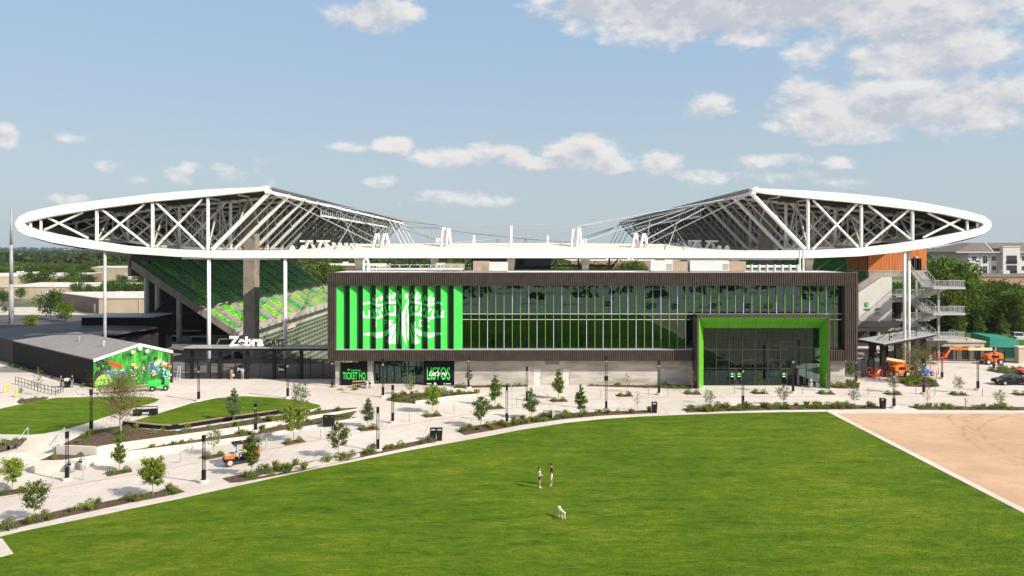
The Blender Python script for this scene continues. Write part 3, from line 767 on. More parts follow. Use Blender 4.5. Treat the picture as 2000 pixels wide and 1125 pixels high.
# base wall
def bw(x0, x1, z1=bz0 + .01, y=YW): MB().box(PX(x0, y), PX(x1, y), y, y + .4, -.1, z1).build('base_wall', 'wall_concrete', club)
bw(655, 665); bw(717.5, 727)
for a, b in ((887, 965), (965, 1043), (1057, 1100), (1113, 1180), (1180, 1260), (1260, 1340), (1340, 1352)): bw(a + .15, b)
bw(1622, 1650)
for x in (1043, 1100):
    d_ = MB().box(PX(x, YW), PX(x + 14, YW), YW + .05, YW + .2, 0, 2.25).build('door', 'plain_white_wall', club)
    MB().box(PX(x + 11, YW), PX(x + 12.2, YW), YW, YW + .05, .95, 1.1).build('handle', 'steel_grey', d_)
    MB().box(PX(x, YW), PX(x + 14, YW), YW + .02, YW + .4, 2.25, bz0).build('base_wall', 'wall_concrete', club)
for a, b in ((1064, 1093), (1326, 1344)):
    v = MB().box(PX(a, YW), PX(b, YW), YW - .05, YW + .02, PZ(713, YW), PZ(706, YW)).build('vent', 'steel_grey', club)
    for k in range(5):
        z = PZ(713, YW) + .06 + k * .09; MB().box(PX(a, YW) + .05, PX(b, YW) - .05, YW - .09, YW - .05, z, z + .03).build('louvre', 'steel_grey', v)
# storefront: black sign panels and the glazed doors
def sign_panel(x0, x1, y0, y1, Y): return MB().box(PX(x0, Y), PX(x1, Y), Y - .12, Y + .1, PZ(y1, Y), PZ(y0, Y)).build('sign_panel', 'black_panel', club)
Y1 = YW - .01
s1 = sign_panel(665, 717.5, 708, 754, Y1); s2 = sign_panel(827, 887, 706.5, 755.5, Y1)
ys = Y1 - .13
def T(st, x0, x1, y0, y1, mt, par, Y=ys, **k): return text_mesh(st, PX(x0, Y), PX(x1, Y), PZ(y1, Y), PZ(y0, Y), Y, mt, 'lettering', par, **k)
T('TICKET HQ', 669.5, 714, 727, 743.5, 'sign_green', s1, bold=.012)
T('SeatGeek', 685.5, 705, 720.5, 725, 'sign_green', s1)
MB().ball((PX(681, ys), ys, PZ(722, ys)), .2, 1, .15, .75).build('logo', 'sign_green', s1)
T('LISTOS', 834, 879, 717, 742, 'sign_green', s2, bold=.012)
T("Let's go", 837.5, 873, 724, 737.5, 'emblem_white', s2, Y=ys - .04, bold=.02, shear=.35)
MB().box(PX(833.5, ys), PX(842.5, ys), ys - .02, ys, PZ(750.3, ys), PZ(748.8, ys)).build('logo', 'emblem_white', s2)
MB().tube((PX(850, ys), ys - .02, PZ(749.5, ys)), (PX(850, ys), ys, PZ(749.5, ys)), .17, 12).build('logo', 'emblem_white', s2)
MB().box(PX(866.5, ys), PX(869, ys), ys - .02, ys, PZ(751, ys), PZ(748, ys)).build('logo', 'sign_green', s2)
MB().box(PX(871, ys), PX(881, ys), ys - .02, ys, PZ(750.4, ys), PZ(748.9, ys)).build('logo', 'emblem_white', s2)
YD = YW + 1.2
MB().box(PX(727, YD), PX(827, YD), YD + 2.6, YD + 2.7, 0, bz0).build('partition', 'dark_interior', club)
for i in range(7):
    a, b = PX(727 + i * 14.3, YD), PX(727 + (i + 1) * 14.3, YD)
    MB().face([(a + .05, YD, 2.45), (b - .05, YD, 2.45), (b - .05, YD, bz0 - .05), (a + .05, YD, bz0 - .05)]).build('pane', 'door_glass', club)
    dr = i in (0, 1, 5, 6) or True
    d_ = MB().face([(a + .07, YD, .08), (b - .07, YD, .08), (b - .07, YD, 2.37), (a + .07, YD, 2.37)]).build('glass_door', 'door_glass', club)
    f = MB()
    for q in (a + .035, b - .035): f.box(q - .04, q + .04, YD - .05, YD + .05, 0, bz0)
    f.box(a + .08, b - .08, YD - .045, YD + .045, 2.38, 2.46).box(a + .08, b - .08, YD - .045, YD + .045, 0, .09)
    f.build('frame', 'black_metal', d_)
    MB().tube((b - .2, YD - .1, .9), (b - .2, YD - .1, 1.7), .025, 6).build('handle', 'galvanised', d_)
MB().box(PX(727, YW), PX(727.6, YW), YW, YD, 0, bz0).build('side_wall', 'wall_concrete', club); MB().box(PX(826.4, YW), PX(827, YW), YW, YD, 0, bz0).build('side_wall', 'wall_concrete', club)
# entrance portal: splayed green panels inside a dark frame
YPG = YP + 2.6
il, ir, it = PX(1374, YPG), PX(1600, YPG), PZ(641, YPG)
ol, orr, ot = por_l + .22, por_r, por_t - .22
fr = .22
MB().box(por_l - .02, por_l + fr, YP - .02, YB + .9, 0, por_t).box(orr, orr + fr, YP - .02, YB + .9, 0, por_t).box(por_l - .02, orr + fr, YP - .03, YB + .9, por_t - .22, por_t + .02).build('portal_frame', 'brown_trim', club)
MB().box(por_l - .05, orr + fr + .03, YP - .1, YB + .3, por_t + .021, por_t + .1).build('portal_cap', 'brown_trim', club)
def splay(name, pts):
    MB().slab(pts, (0, .06, 0)).build(name, 'portal_green', club)
nt = 9
for i in range(nt):
    for j in range(2):
        def q(u, v):
            a = Vector((ol + (orr - ol) * u, YP, ot)); b = Vector((il + (ir - il) * u, YPG, it)); return a.lerp(b, v)
        e = .0012; splay('soffit_panel', [q(i / nt + e, j / 2 + .012), q((i + 1) / nt - e, j / 2 + .012), q((i + 1) / nt - e, (j + 1) / 2 - .012), q(i / nt + e, (j + 1) / 2 - .012)])
for side in (0, 1):
    xo, xi = (ol, il) if side == 0 else (orr, ir)
    for i in range(4):
        for j in range(2):
            def q(u, v):
                a = Vector((xo, YP, ot * u)); b = Vector((xi, YPG, it * u)); return a.lerp(b, v)
            e = .002; pts = [q(i / 4 + e, j / 2 + .012), q((i + 1) / 4 - e, j / 2 + .012), q((i + 1) / 4 - e, (j + 1) / 2 - .012), q(i / 4 + e, (j + 1) / 2 - .012)]
            splay('jamb_panel', pts if side else pts[::-1])
yg = YPG + .05; bayw = (ir - il) / 9
zs = [0, PZ(719, yg), PZ(704, yg) if False else PZ(703, yg), PZ(682, yg), it]
for i in range(9):
    a, b = il + i * bayw, il + (i + 1) * bayw
    split = i % 2 == 1
    hs = [0.06, PZ(719, yg), PZ(683, yg), it] if not split else [0.06, PZ(719, yg), PZ(703, yg), PZ(683, yg), PZ(661, yg), it]
    for j, (z0, z1) in enumerate(zip(hs, hs[1:])):
        if i == 6 and j == 0:
            continue
        o = MB().face([(a + .03, yg, z0 + .03), (b - .03, yg, z0 + .03), (b - .03, yg, z1 - .03), (a + .03, yg, z1 - .03)]).build('pane', 'portal_glass', club)
        if j: MB().box(a + .04, b - .04, yg - .07, yg + .05, z0 - .03, z0 + .03).build('transom', 'brown_trim', club)
    if i: MB().box(a - .035, a + .035, yg - .1, yg + .06, 0, it).build('mullion', 'brown_trim', club)
MB().box(il, ir, yg - .08, yg + .05, 0, .06).build('threshold', 'brown_trim', club)
for x in (1424, 1524):                          # entrance doors with green stickers
    a = PX(x, yg); leaf = [(a, a + .95, 0)] if x == 1524 else [(a, a + .85, 0), (a + .95, a + 1.8, 0)]
    for (q0, q1, _) in leaf:
        f = MB()
        for (b0, b1, c0, c1) in ((q0, q0 + .07, .07, PZ(719, yg)), (q1 - .07, q1, .07, PZ(719, yg)), (q0 + .071, q1 - .071, PZ(719, yg) - .09, PZ(719, yg) - .01), (q0 + .071, q1 - .071, .07, .2)): f.box(b0, b1, yg - .14, yg - .08, c0, c1)
        d_ = f.build('entrance_door', 'brown_trim', club); xm = (q0 + q1) / 2
        MB().slab([(xm - .2, yg - .12, 1.45), (xm + .2, yg - .12, 1.45), (xm + .26, yg - .12, 1.62), (xm, yg - .12, 1.85), (xm - .26, yg - .12, 1.62)], (0, .02, 0)).build('sticker', 'sign_green', d_)
        MB().box(xm - .2, xm + .2, yg - .12, yg - .1, 1.2, 1.32).build('sticker', 'emblem_white', d_)
        MB().tube((q1 - .12, yg - .2, .8), (q1 - .12, yg - .2, 1.8), .025, 6).build('handle', 'galvanised', d_)
od = MB().box(PX(1554.5, yg), PX(1555.6, yg), yg - 1.0, yg - .1, .05, PZ(719, yg)).build('entrance_door', 'brown_trim', club); od['label'] = 'entrance door standing open'
MB().box(PX(1553.6, yg), PX(1554.4, yg), yg - .9, yg - .85, .3, 2.2).build('handle', 'galvanised', od)
MB().box(il - .2, ir + .2, yg + 9, yg + 9.2, 0, it).build('partition', 'stand_concrete', club)
MB().box(il - .2, ir + .2, yg + .1, yg + 9, -.05, .015).build('floor', 'concourse_floor', club)
MB().box(PX(1475, yg), PX(1484, yg), yg + .9, yg + 1.5, .015, it).build('column', 'wall_concrete', club)
# stair rail and shop displays seen through the portal glass
MB().path([(il + .1, yg + 3, PZ(664, yg + 3)), (PX(1400, yg + 3), yg + 3, PZ(680, yg + 3)), (PX(1437, yg + 3), yg + 3, PZ(705, yg + 3)), (PX(1466, yg + 3), yg + 3, PZ(722, yg + 3))], .09, 6).build('stair_rail', 'galvanised', club)
for k, (x, c_) in enumerate(((1463, 'cloth_white'), (1504, 'cloth_white'), (1515, 'cloth_white'), (1385, 'sign_green'))):
    t = thing('clothes_display', ['white jersey on a stand behind the portal glass, beside the double doors', 'white jersey hanging at the back of the portal shop', 'white jersey hanging at the back of the portal shop', 'green merchandise banner behind the portal glass by the bright jamb'][k], 'display', (PX(x, yg + 2), yg + 2, 0), 0, 'shop displays inside the portal')
    X = PX(x, yg + 2); MB().tube((X, yg + 2, 0.015), (X, yg + 2, 1.1), .04, 6).build('stand', 'steel_grey', t)
    MB().slab([(X - .25, yg + 1.95, 1.0), (X + .25, yg + 1.95, 1.0), (X + .27, yg + 1.95, 1.55), (X + .45, yg + 1.95, 1.45), (X + .5, yg + 1.95, 1.7), (X + .2, yg + 1.95, 1.95), (X - .2, yg + 1.95, 1.95), (X - .5, yg + 1.95, 1.7), (X - .45, yg + 1.95, 1.45), (X - .27, yg + 1.95, 1.55)], (0, .1, 0)).build('jersey', c_, t)
# desks upstairs and high tables below, behind the curtain wall
def table(name, label, X, Y, z, hgt, wd, mt, cat, grp):
    t = thing(name, label, cat, (X, Y, z), 0, grp)
    MB().box(X - wd / 2, X + wd / 2, Y - .35, Y + .35, z + hgt - .05, z + hgt).build('tabletop', mt, t)
    for a in (-1, 1):
        for b in (-1, 1): MB().bar((X + a * wd * .36, Y + b * .25, z + hgt - .05), (X + a * wd * .46, Y + b * .3, z), .05).build('leg', mt, t)
    return t
t0 = table('high_table', 'tall white bar table behind the lower storey glass', PX(1030, YG + 1.5), YG + 1.5, fz0 - .05, 1.1, .95, 'unit_white', 'table', 'bar tables on the lower storey')
for x in (1060, 1093, 1126, 1190, 1222, 1252): dup(t0, (PX(x, YG + 1.5), YG + 1.5, fz0 - .05))
t = thing('desk', 'white office desk with monitor behind the upper storey glass', 'desk', (PX(1015, YG + 1.6), YG + 1.6, zm1 - .1), 0, 'desks on the upper storey')
X, Y, z = t.location
MB().box(X - .55, X + .55, Y - .3, Y + .3, z + .7, z + .74).build('desktop', 'unit_white', t)
for a in (-.5, .5): MB().box(X + a - .03, X + a + .03, Y - .28, Y + .28, z, z + .699).build('leg', 'unit_white', t)
MB().box(X - .35, X + .15, Y - .32, Y - .29, z + .25, z + .69).build('modesty_panel', 'plain_white_wall', t)
MB().box(X - .25, X + .25, Y + .05, Y + .09, z + .86, z + 1.16).box(X - .03, X + .03, Y + .05, Y + .09, z + .741, z + .859).build('monitor', 'steel_grey', t)
for x in (935, 1058, 1110, 1165, 1205, 1250, 1310, 1340, 1385, 1430, 1470, 1530): dup(t, (PX(x, YG + 1.6), YG + 1.6, zm1 - .1))
# ---------------------------------------------------------------- rooftop plant
ZR = bz1 + .03
def hvac(x0, x1, Y, hgt, label, tan_right=True, dep=2.2, frac=.5):
    a, b = PX(x0, Y), PX(x1, Y); t = thing('air_handling_unit', label, 'air conditioner', ((a + b) / 2, Y, ZR)); c_ = a + (b - a) * frac
    MB().box(a, c_, Y, Y + dep, ZR + .15, ZR + hgt).build('cabinet', 'unit_white' if tan_right else 'unit_tan', t)
    MB().box(c_ + .01, b, Y, Y + dep, ZR + .15, ZR + hgt * .92).build('cabinet', 'unit_tan' if tan_right else 'unit_white', t)
    for k in range(3): MB().box(c_ - .9, c_ - .1, Y - .06, Y, ZR + .35 + k * .3 * hgt / 1.6, ZR + .5 + k * .3 * hgt / 1.6).build('louvre', 'unit_tan', t)
    MB().box(a + .1, b - .1, Y + .1, Y + dep - .1, ZR - .02, ZR + .15).build('curb', 'steel_grey', t)
    return t
hvac(851, 906, 113, 1.25, 'small tan rooftop unit with white end beside the roof mast', True, 2, .3)
hvac(924, 992, 112, 1.55, 'rooftop unit with tan hood and two white cabinets near the centre mast', False, 2.2, .46)
hvac(1271, 1343, 112, 1.65, 'white rooftop unit with tan right half, the narrower one by the cables', True, 2.2, .6)
hvac(1348, 1457, 112, 1.65, 'long white rooftop unit with tan right end above the portal', True, 2.2, .7)
t = thing('roof_pipe', 'long white insulated pipe run on the roof right of the units', 'pipe', (PX(1458, 113), 113, ZR))
MB().tube((PX(1458, 113), 113, ZR + .75), (PX(1560, 113), 113, ZR + .75), .22, 8).build('pipe', 'unit_white', t)
for x in range(1468, 1560, 15): MB().box(PX(x, 113) - .1, PX(x, 113) + .1, 112.7, 113.3, ZR - .02, ZR + 1.05).build('support', 'unit_white', t)
for x in (1562, 1569): MB().tube((PX(x, 113), 113, ZR), (PX(x, 113), 113, ZR + 3.2), .15, 8).build('pipe', 'unit_white', t)
t = thing('roof_pipe', 'white pipe run and low guard posts on the roof above the fins', 'pipe', (PX(715, 112), 112, ZR))
MB().tube((PX(715, 112), 112, ZR + .4), (PX(905, 112), 112, ZR + .4), .16, 8).build('pipe', 'unit_white', t)
for x in range(720, 905, 20): MB().tube((PX(x, 112), 112.4, ZR - .02), (PX(x, 112), 112.4, ZR + 1.0), .05, 6).build('support', 'unit_white', t)
MB().tube((PX(715, 112), 112.4, ZR + 1.0), (PX(905, 112), 112.4, ZR + 1.0), .03, 6).build('rail', 'unit_white', t)
t = thing('roof_duct', 'bent white exhaust duct by the left roof column', 'duct', (PX(712, 112), 112, ZR))
MB().path([(PX(710, 112), 112, ZR), (PX(710, 112), 112, ZR + 1.6), (PX(716, 112), 112, ZR + 2.0), (PX(719, 112), 112, ZR + 1.4), (PX(719, 112), 112, ZR)], .2, 8).build('pipe', 'unit_white', t)
t = thing('roof_railing', 'low white cage railing on the roof beside the bent duct', 'railing', (PX(735, 110.5), 110.5, ZR))
for z in (.45, .9): MB().tube((PX(717, 110.5), 110.5, ZR + z), (PX(756, 110.5), 110.5, ZR + z), .04, 6).build('rail', 'unit_white', t)
for x in range(717, 757, 6): MB().tube((PX(x, 110.5), 110.5, ZR - .02), (PX(x, 110.5), 110.5, ZR + .9), .035, 6).build('post', 'unit_white', t)

# ================================================================ STADIUM ROOF
R0 = 117.0; NF = 15; SP = 9.45
def q0(x, y, k=0): # point on the front frame plane, carried straight back k bays
    p = P(x, y, R0); return Vector((p.x, R0 + SP * k, p.z))
roof = thing('stadium_roof', 'huge white steel stadium roof with pointed lens shaped ends', 'roof', (0, R0, 17.5))
WO = [(530, 365), (500, 366), (410, 370), (300, 379), (200, 391), (125, 400), (85, 408), (57, 415), (42, 423), (35, 432), (34, 440), (39, 450), (50, 457), (62, 462), (107, 474), (160, 483), (250, 494.5), (350, 501.5), (410, 503.5)]
WI = [(516, 373), (497, 375), (410, 384), (300, 394), (200, 407), (125, 419), (95, 424.5), (72, 430), (58, 433), (51, 435.5), (51, 438.5), (54, 441), (60, 444), (68, 447), (110, 457), (165, 467), (250, 480), (350, 487), (410, 489)]
EO = [(1463, 368), (1500, 369), (1580, 373), (1650, 378), (1725, 385.5), (1800, 396), (1850, 405.5), (1890, 414), (1918, 422), (1931, 432), (1933, 440), (1929, 449), (1918, 456), (1900, 462.5), (1862, 472), (1810, 484), (1750, 493), (1675, 500.5), (1600, 503.5), (1560, 504)]
EI = [(1477, 376), (1500, 379.5), (1580, 388), (1650, 394.5), (1725, 403), (1800, 412.5), (1840, 418.5), (1875, 426), (1900, 431.5), (1915, 436), (1917, 438.5), (1915, 442), (1908, 445.5), (1895, 449), (1862, 455.5), (1810, 466), (1750, 475.5), (1675, 484), (1600, 488), (1560, 489)]
mid_o = [(x, 504) for x in range(450, 1560, 100)] ; mid_i = [(x, 489) for x in range(450, 1560, 100)]
ro = WO + mid_o + EO[::-1]; ri = WI + mid_i + EI[::-1]
# the east list runs apex -> tip -> bottom, so it is appended reversed (bottom -> tip -> apex)
m = MB(); n_ = len(ro); TH = 1.1
for (x, y), (u, v) in zip(ro, ri):
    a, b = q0(x, y), q0(u, v)
    m.v += [(a.x, R0 - TH / 2, a.z), (b.x, R0 - TH / 2, b.z), (b.x, R0 + TH / 2, b.z), (a.x, R0 + TH / 2, a.z)]
for i in range(n_ - 1):
    for k in range(4): m.f.append((4 * i + k, 4 * i + (k + 1) % 4, 4 * i + 4 + (k + 1) % 4, 4 * i + 4 + k)); m.m.append(0)
m.f += [(0, 3, 2, 1), (4 * n_ - 4, 4 * n_ - 3, 4 * n_ - 2, 4 * n_ - 1)]; m.m += [0, 0]
m.build('rim', 'rim_white', roof)
YE = R0 + SP * NF
def skin(pts, y0, y1, th, name, mats):
    """roof skin: the outline carried back, white above and dark ribbed beneath"""
    m = MB()
    A = [q0(*p) for p in pts]
    for a, b in zip(A, A[1:]):
        m.face([(a.x, y0, a.z), (b.x, y0, b.z), (b.x, y1, b.z), (a.x, y1, a.z)], 0)
        n3 = Vector((b.z - a.z, 0, -(b.x - a.x))).normalized() * th
        if n3.z > 0 and a.z > 20.6: n3 = -n3
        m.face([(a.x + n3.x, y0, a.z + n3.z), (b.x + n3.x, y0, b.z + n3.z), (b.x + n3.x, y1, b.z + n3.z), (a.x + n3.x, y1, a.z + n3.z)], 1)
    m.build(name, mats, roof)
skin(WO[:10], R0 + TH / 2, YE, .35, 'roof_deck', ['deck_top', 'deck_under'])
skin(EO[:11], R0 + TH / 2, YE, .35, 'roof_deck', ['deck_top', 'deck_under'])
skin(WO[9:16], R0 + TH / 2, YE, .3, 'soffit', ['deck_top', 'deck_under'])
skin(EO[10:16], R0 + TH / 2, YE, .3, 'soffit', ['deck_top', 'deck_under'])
sides = [dict(s=-1, nodes=[60, 80, 189, 298, 406], top=[(x, y + 2) for x, y in WI[:10]], bot=[(x, y - 1) for x, y in WI[10:]][::1], apex=(527, 375), foot=(415, 487),
              X=[(87, 449, 162, 415), (95, 426, 172, 465), (197, 468, 282, 399), (200, 410, 291, 482), (305, 482, 395, 389), (306, 397, 399, 487)]),
         dict(s=1, nodes=[1909, 1889, 1782, 1682, 1578], top=[(x, y + 2) for x, y in EI[:11]], bot=[(x, y - 1) for x, y in EI[11:]], apex=(1467, 377), foot=(1572, 487),
              X=[(1803, 464, 1875, 428), (1812, 416, 1882, 451), (1690, 481, 1775, 410), (1696, 401, 1778, 467), (1587, 487, 1674, 398), (1588, 391, 1676, 483)])]
def yon(lst, x):
    l = sorted(lst); return interp(l, x)
rr = random.Random(5)
for S in sides:
    top, bot = S['top'], S['bot']
    for k in range(NF + 1):
        mem = []
        dy = .0 if k else .12
        for i, x in enumerate(S['nodes']):
            mem.append((q0(x, yon(top, x), k), q0(x, yon(bot, x), k), .25 if i > 1 else .2, 'post'))
        for (a, b, c_, d_) in S['X']: mem.append((q0(a, b, k), q0(c_, d_, k), .175, 'brace'))
        mem.append((q0(*S['apex'], k), q0(*S['foot'], k), .33, 'strut'))
        if k < 4:
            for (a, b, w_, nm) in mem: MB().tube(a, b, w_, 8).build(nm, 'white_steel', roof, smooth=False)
            if k:
                f = MB()
                for lst in (top, bot):
                    L = [q0(*p, k) for p in sorted(lst)]
                    for a, b in zip(L, L[1:]): f.bar(a, b, .3, .45)
                f.bar(q0(*S['foot'], k), L[-1] if S['s'] < 0 else L[0], .3, .4)
                f.build('truss_chord', 'white_steel', roof)
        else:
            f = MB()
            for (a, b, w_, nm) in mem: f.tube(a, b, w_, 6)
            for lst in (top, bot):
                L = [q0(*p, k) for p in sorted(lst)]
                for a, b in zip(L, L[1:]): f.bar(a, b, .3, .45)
            f.build('truss_frame', 'frame_shade_grey', roof)
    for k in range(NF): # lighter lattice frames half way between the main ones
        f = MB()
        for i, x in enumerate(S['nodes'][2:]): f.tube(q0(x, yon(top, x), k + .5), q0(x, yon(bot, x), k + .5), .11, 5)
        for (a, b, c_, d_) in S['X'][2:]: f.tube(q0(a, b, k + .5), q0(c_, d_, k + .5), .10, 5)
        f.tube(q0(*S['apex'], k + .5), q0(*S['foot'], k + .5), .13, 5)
        f.build('lattice_frame', 'frame_shade_grey', roof)
    # lengthwise bracing between frames
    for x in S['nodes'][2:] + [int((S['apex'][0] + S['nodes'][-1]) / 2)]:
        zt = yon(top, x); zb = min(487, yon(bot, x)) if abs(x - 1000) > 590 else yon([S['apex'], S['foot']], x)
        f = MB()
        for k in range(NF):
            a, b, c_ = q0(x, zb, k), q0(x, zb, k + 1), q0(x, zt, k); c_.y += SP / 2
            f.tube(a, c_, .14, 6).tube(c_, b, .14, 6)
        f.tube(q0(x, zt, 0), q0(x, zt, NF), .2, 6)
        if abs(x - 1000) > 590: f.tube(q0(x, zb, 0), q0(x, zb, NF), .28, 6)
        f.build('lengthwise_brace', 'frame_shade_grey', roof)
    # purlins and ceiling ribs under the deck
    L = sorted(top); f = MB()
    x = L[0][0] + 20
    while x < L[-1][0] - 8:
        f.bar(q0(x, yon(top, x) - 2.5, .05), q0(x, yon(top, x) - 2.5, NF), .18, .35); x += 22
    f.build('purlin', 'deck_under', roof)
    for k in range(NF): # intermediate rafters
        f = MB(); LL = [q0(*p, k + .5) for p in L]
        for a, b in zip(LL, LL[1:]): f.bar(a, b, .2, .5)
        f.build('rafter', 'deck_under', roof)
    # inner edge beam, light rack and connectors
    ax, ay = S['apex']; a0_, a1_ = q0(ax, ay - 4, 0), q0(ax, ay - 4, NF)
    f = MB().slab([(a0_.x - S['s'] * .15, R0 - .5, a0_.z - .55), (a0_.x - S['s'] * .15, YE, a0_.z - .55), (a0_.x + S['s'] * .3, YE, a0_.z + .6), (a0_.x + S['s'] * .3, R0 - .5, a0_.z + .6)], (S['s'] * .7, 0, 0))
    f.build('edge_beam', 'rim_white', roof)
    for k in range(NF + 1): MB().ball(q0(ax, ay, k), .42, 1, 1, .8, 8, 5).build('node', 'white_steel', roof)
    f = MB(); fx = a0_.x + S['s'] * .9
    y = 152
    while y < 232:
        f.bar((fx, y, a0_.z - .6), (fx, y, a0_.z - 2.4), .16); f.box(fx - .12, fx + .12, y + .25, y + 1.5, a0_.z - 2.2, a0_.z - .9, 1); y += 1.9
    f.bar((fx, 152, a0_.z - 2.4), (fx, 232, a0_.z - 2.4), .35); f.bar((fx, 152, a0_.z - .7), (fx, 232, a0_.z - .7), .2)
    f.build('floodlight_rack', ['white_steel', 'black_metal'], roof)
    # stay cables from the edge nodes down to the ring canopy
    tgt = [(S['s'] * 21, R0 + 3, 19.6), (S['s'] * 10.5, R0 + 5, 22.6), (S['s'] * 20, R0 + 5, 19.8), (S['s'] * 19, R0 + 6, 21.3), (S['s'] * 10, R0 + 6, 19.8), (S['s'] * 24, R0 + 1, 19.3), (S['s'] * 27, R0 + 1, 19.2)]
    for i, k in enumerate((0, 1, 2, 3, 4, 5, 7, 9, 11, 13)):
        a = q0(ax, ay + 1, k); MB().tube(a, tgt[i % len(tgt)], .075, 5).build('cable', 'galvanised', roof)
    for k in (12, 13, 14, 15):
        MB().tube(q0(ax, ay + 1, k), (S['s'] * (14 + 3 * (k - 12)), YE - 2, 19.6), .085, 5).build('cable', 'galvanised', roof)
        MB().tube(q0(ax, ay + 1, k), (S['s'] * (30.), R0 + SP * (k - 1.8), 19), .16, 6).build('strut', 'white_steel', roof)
# catenaries across the far end and along the mast tops
def caten(p, q_, sag, r=.06, n=10):
    p, q_ = Vector(p), Vector(q_); pts = [p.lerp(q_, i / n) + Vector((0, 0, sag * 4 * (i / n) * (1 - i / n))) for i in range(n + 1)]
    MB().path(pts, r, 5).build('cable', 'galvanised', roof)
xa = q0(527, 375).x; xb = q0(1467, 377).x; za = q0(527, 372).z
caten((xa, YE, za), (9, R0 + 4, 20), -.6); caten((xb, YE, za), (-9, R0 + 4, 20), -.6)
caten((-10.8, R0 + 6, 22.6), (10.0, R0 + 6, 22.6), .35); caten((-10.8, R0 + 6, 22.5), (xa, YE - 40, za - 1), -.8); caten((10, R0 + 6, 22.5), (xb, YE - 40, za - 1), -.8)
caten((-12.5, YE - 2, 23.6), (12.5, YE - 2, 23.6), .4); caten((-12.5, YE - 2, 23.6), (xa, YE, za), -.5); caten((12.5, YE - 2, 23.6), (xb, YE, za), -.5)
# ring canopy sheet between the two wings, rising inwards
m = MB(); cs = list(range(520, 1481, 40))
for x in cs:
    e = sm(520, 700, x) * (1 - sm(1300, 1480, x)); a = q0(x, 489); m.v += [(a.x, R0 + TH / 2 - .02, a.z - .03), (a.x * .97, R0 + 7, a.z + .05 + .85 * e + .25 * math.cos((x - 1000) / 300)), (a.x * .95, R0 + 17, a.z + .02 + .75 * e)]  # unseen rear strip lengthened to shade the concrete pier
for i in range(len(cs) - 1):
    for k in range(2): m.f.append((3 * i + k, 3 * i + 3 + k, 3 * i + 4 + k, 3 * i + 1 + k)); m.m.append(0)
m.build('ring_canopy', 'canopy_sheet', roof)
m = MB() # far ring
for x in range(-30, 30, 5): m.box(x, x + 5, YE - 3, YE - 1, 18.6, 19.3)
m.build('ring_beam', 'white_steel', roof)
for s in (-1, 1):
    m = MB().box(s * 31 - 1, s * 31 + 1, R0 + 10, YE, 18.3, 18.75)
    for k in range(26): m.bar((s * 31, R0 + 14 + k * 5, 18.7), (s * 31 + .8, R0 + 14 + k * 5, 20.0), .35); m.bar((s * 31, R0 + 16 + k * 5, 18.7), (s * 31 - .8, R0 + 14 + k * 5, 20.0), .3)
    m.build('ring_beam', 'white_steel', roof)
def mast(x, y0, y1, Y, r=.26, spread=0):
    b, t_ = P(x, y0, Y), P(x, y1, Y)
    f = MB().tube(b, t_, r, 8)
    if spread: f = MB().tube(b - Vector((spread, 0, 0)), t_ - Vector((.12, 0, 0)), r, 8).tube(b + Vector((spread, .5, 0)), t_ + Vector((.12, .3, 0)), r, 8)
    f.build('mast', 'rim_white', roof)
mast(998, 489, 441, R0 + 4, .21)
for x in (866, 876): mast(x, 484, 444 + (x - 866) * .2, R0 + 4, .19, .35)
for x in (1120, 1131): mast(x, 484, 447 - (x - 1120) * .2, R0 + 4, .19, .35)
for x in (853, 858, 1138, 1143): mast(x, 484, 465, R0 + 8, .16)
for x in (736, 752, 1242, 1258): mast(x, 489, 456, R0 + 3, .22, .7)
for x in (925, 1069): mast(x, 480, 459, YE - 2, .32, .4)
for x in (604, 630, 1362, 1388): mast(x, 489, 471, R0 + 12, .26, .9)
for x in (600, 626, 1358, 1384):
    p = P(x, 471, R0 + 12); MB().bar(p - Vector((1.2, 0, 0)), p + Vector((1.6, 0, 0)), .3).build('mast', 'rim_white', roof)
for x in (660, 685, 1318, 1340, 590, 570, 1405, 1420, 780, 1215):
    p = P(x, 486, R0 + 6); MB().slab([p + Vector((-.7, 0, -.5)), p + Vector((.7, 0, -.5)), p + Vector((.2, 0, .55)), p + Vector((-.1, 0, .55))], (0, .3, 0)).build('bracket', 'rim_white', roof)
# columns that carry the roof
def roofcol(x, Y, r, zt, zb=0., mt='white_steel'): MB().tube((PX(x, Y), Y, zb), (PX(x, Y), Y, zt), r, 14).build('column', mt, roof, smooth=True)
for x, y in ((205, 489), (408, 500), (557, 500)): roofcol(x, R0, .28 if x > 300 else .22, PZ(y, R0), 0., 'galvanised' if x == 205 else 'white_steel')  # leftmost column toned grey, the other two white
for x in (1766.5, 1775): roofcol(x, R0 + (1.2 if x > 1770 else 0), .23, PZ(486, R0), -.05)
for x in (701, 849, 998, 1143, 1289, 1434, 1579):
    a, b = PX(x, R0 + 1.5), PZ(500, R0 + 1.5)
    MB().hexa([(a - .45, R0 + 1.2, ZR - .05), (a + .45, R0 + 1.2, ZR - .05), (a + .45, R0 + 1.9, ZR - .05), (a - .45, R0 + 1.9, ZR - .05), (a - .7, R0 + 1, b), (a + .7, R0 + 1, b), (a + .7, R0 + 2, b), (a - .7, R0 + 2, b)]).build('column', 'wall_concrete', roof)
YPI = 131.0
for x0_, x1_ in ((475, 497), (1490, 1511)):
    a, b = PX(x0_, YPI), PX(x1_, YPI); z = 0; k = 0
    while z < 27.2:
        MB().box(a, b, YPI, YPI + 2.6, z - (.05 if k == 0 else 0), min(27.2, z + 4.2) - .03).build('pier', 'pier_concrete', roof); z += 4.2; k += 1
MB().path([q0(350, 504.5, .1), q0(480, 506, .1), q0(545, 506, .1)], .12, 6).build('pipe', 'white_steel', roof)
MB().path([q0(1300, 506, .1), q0(1560, 506, .1)], .12, 6).build('pipe', 'white_steel', roof)
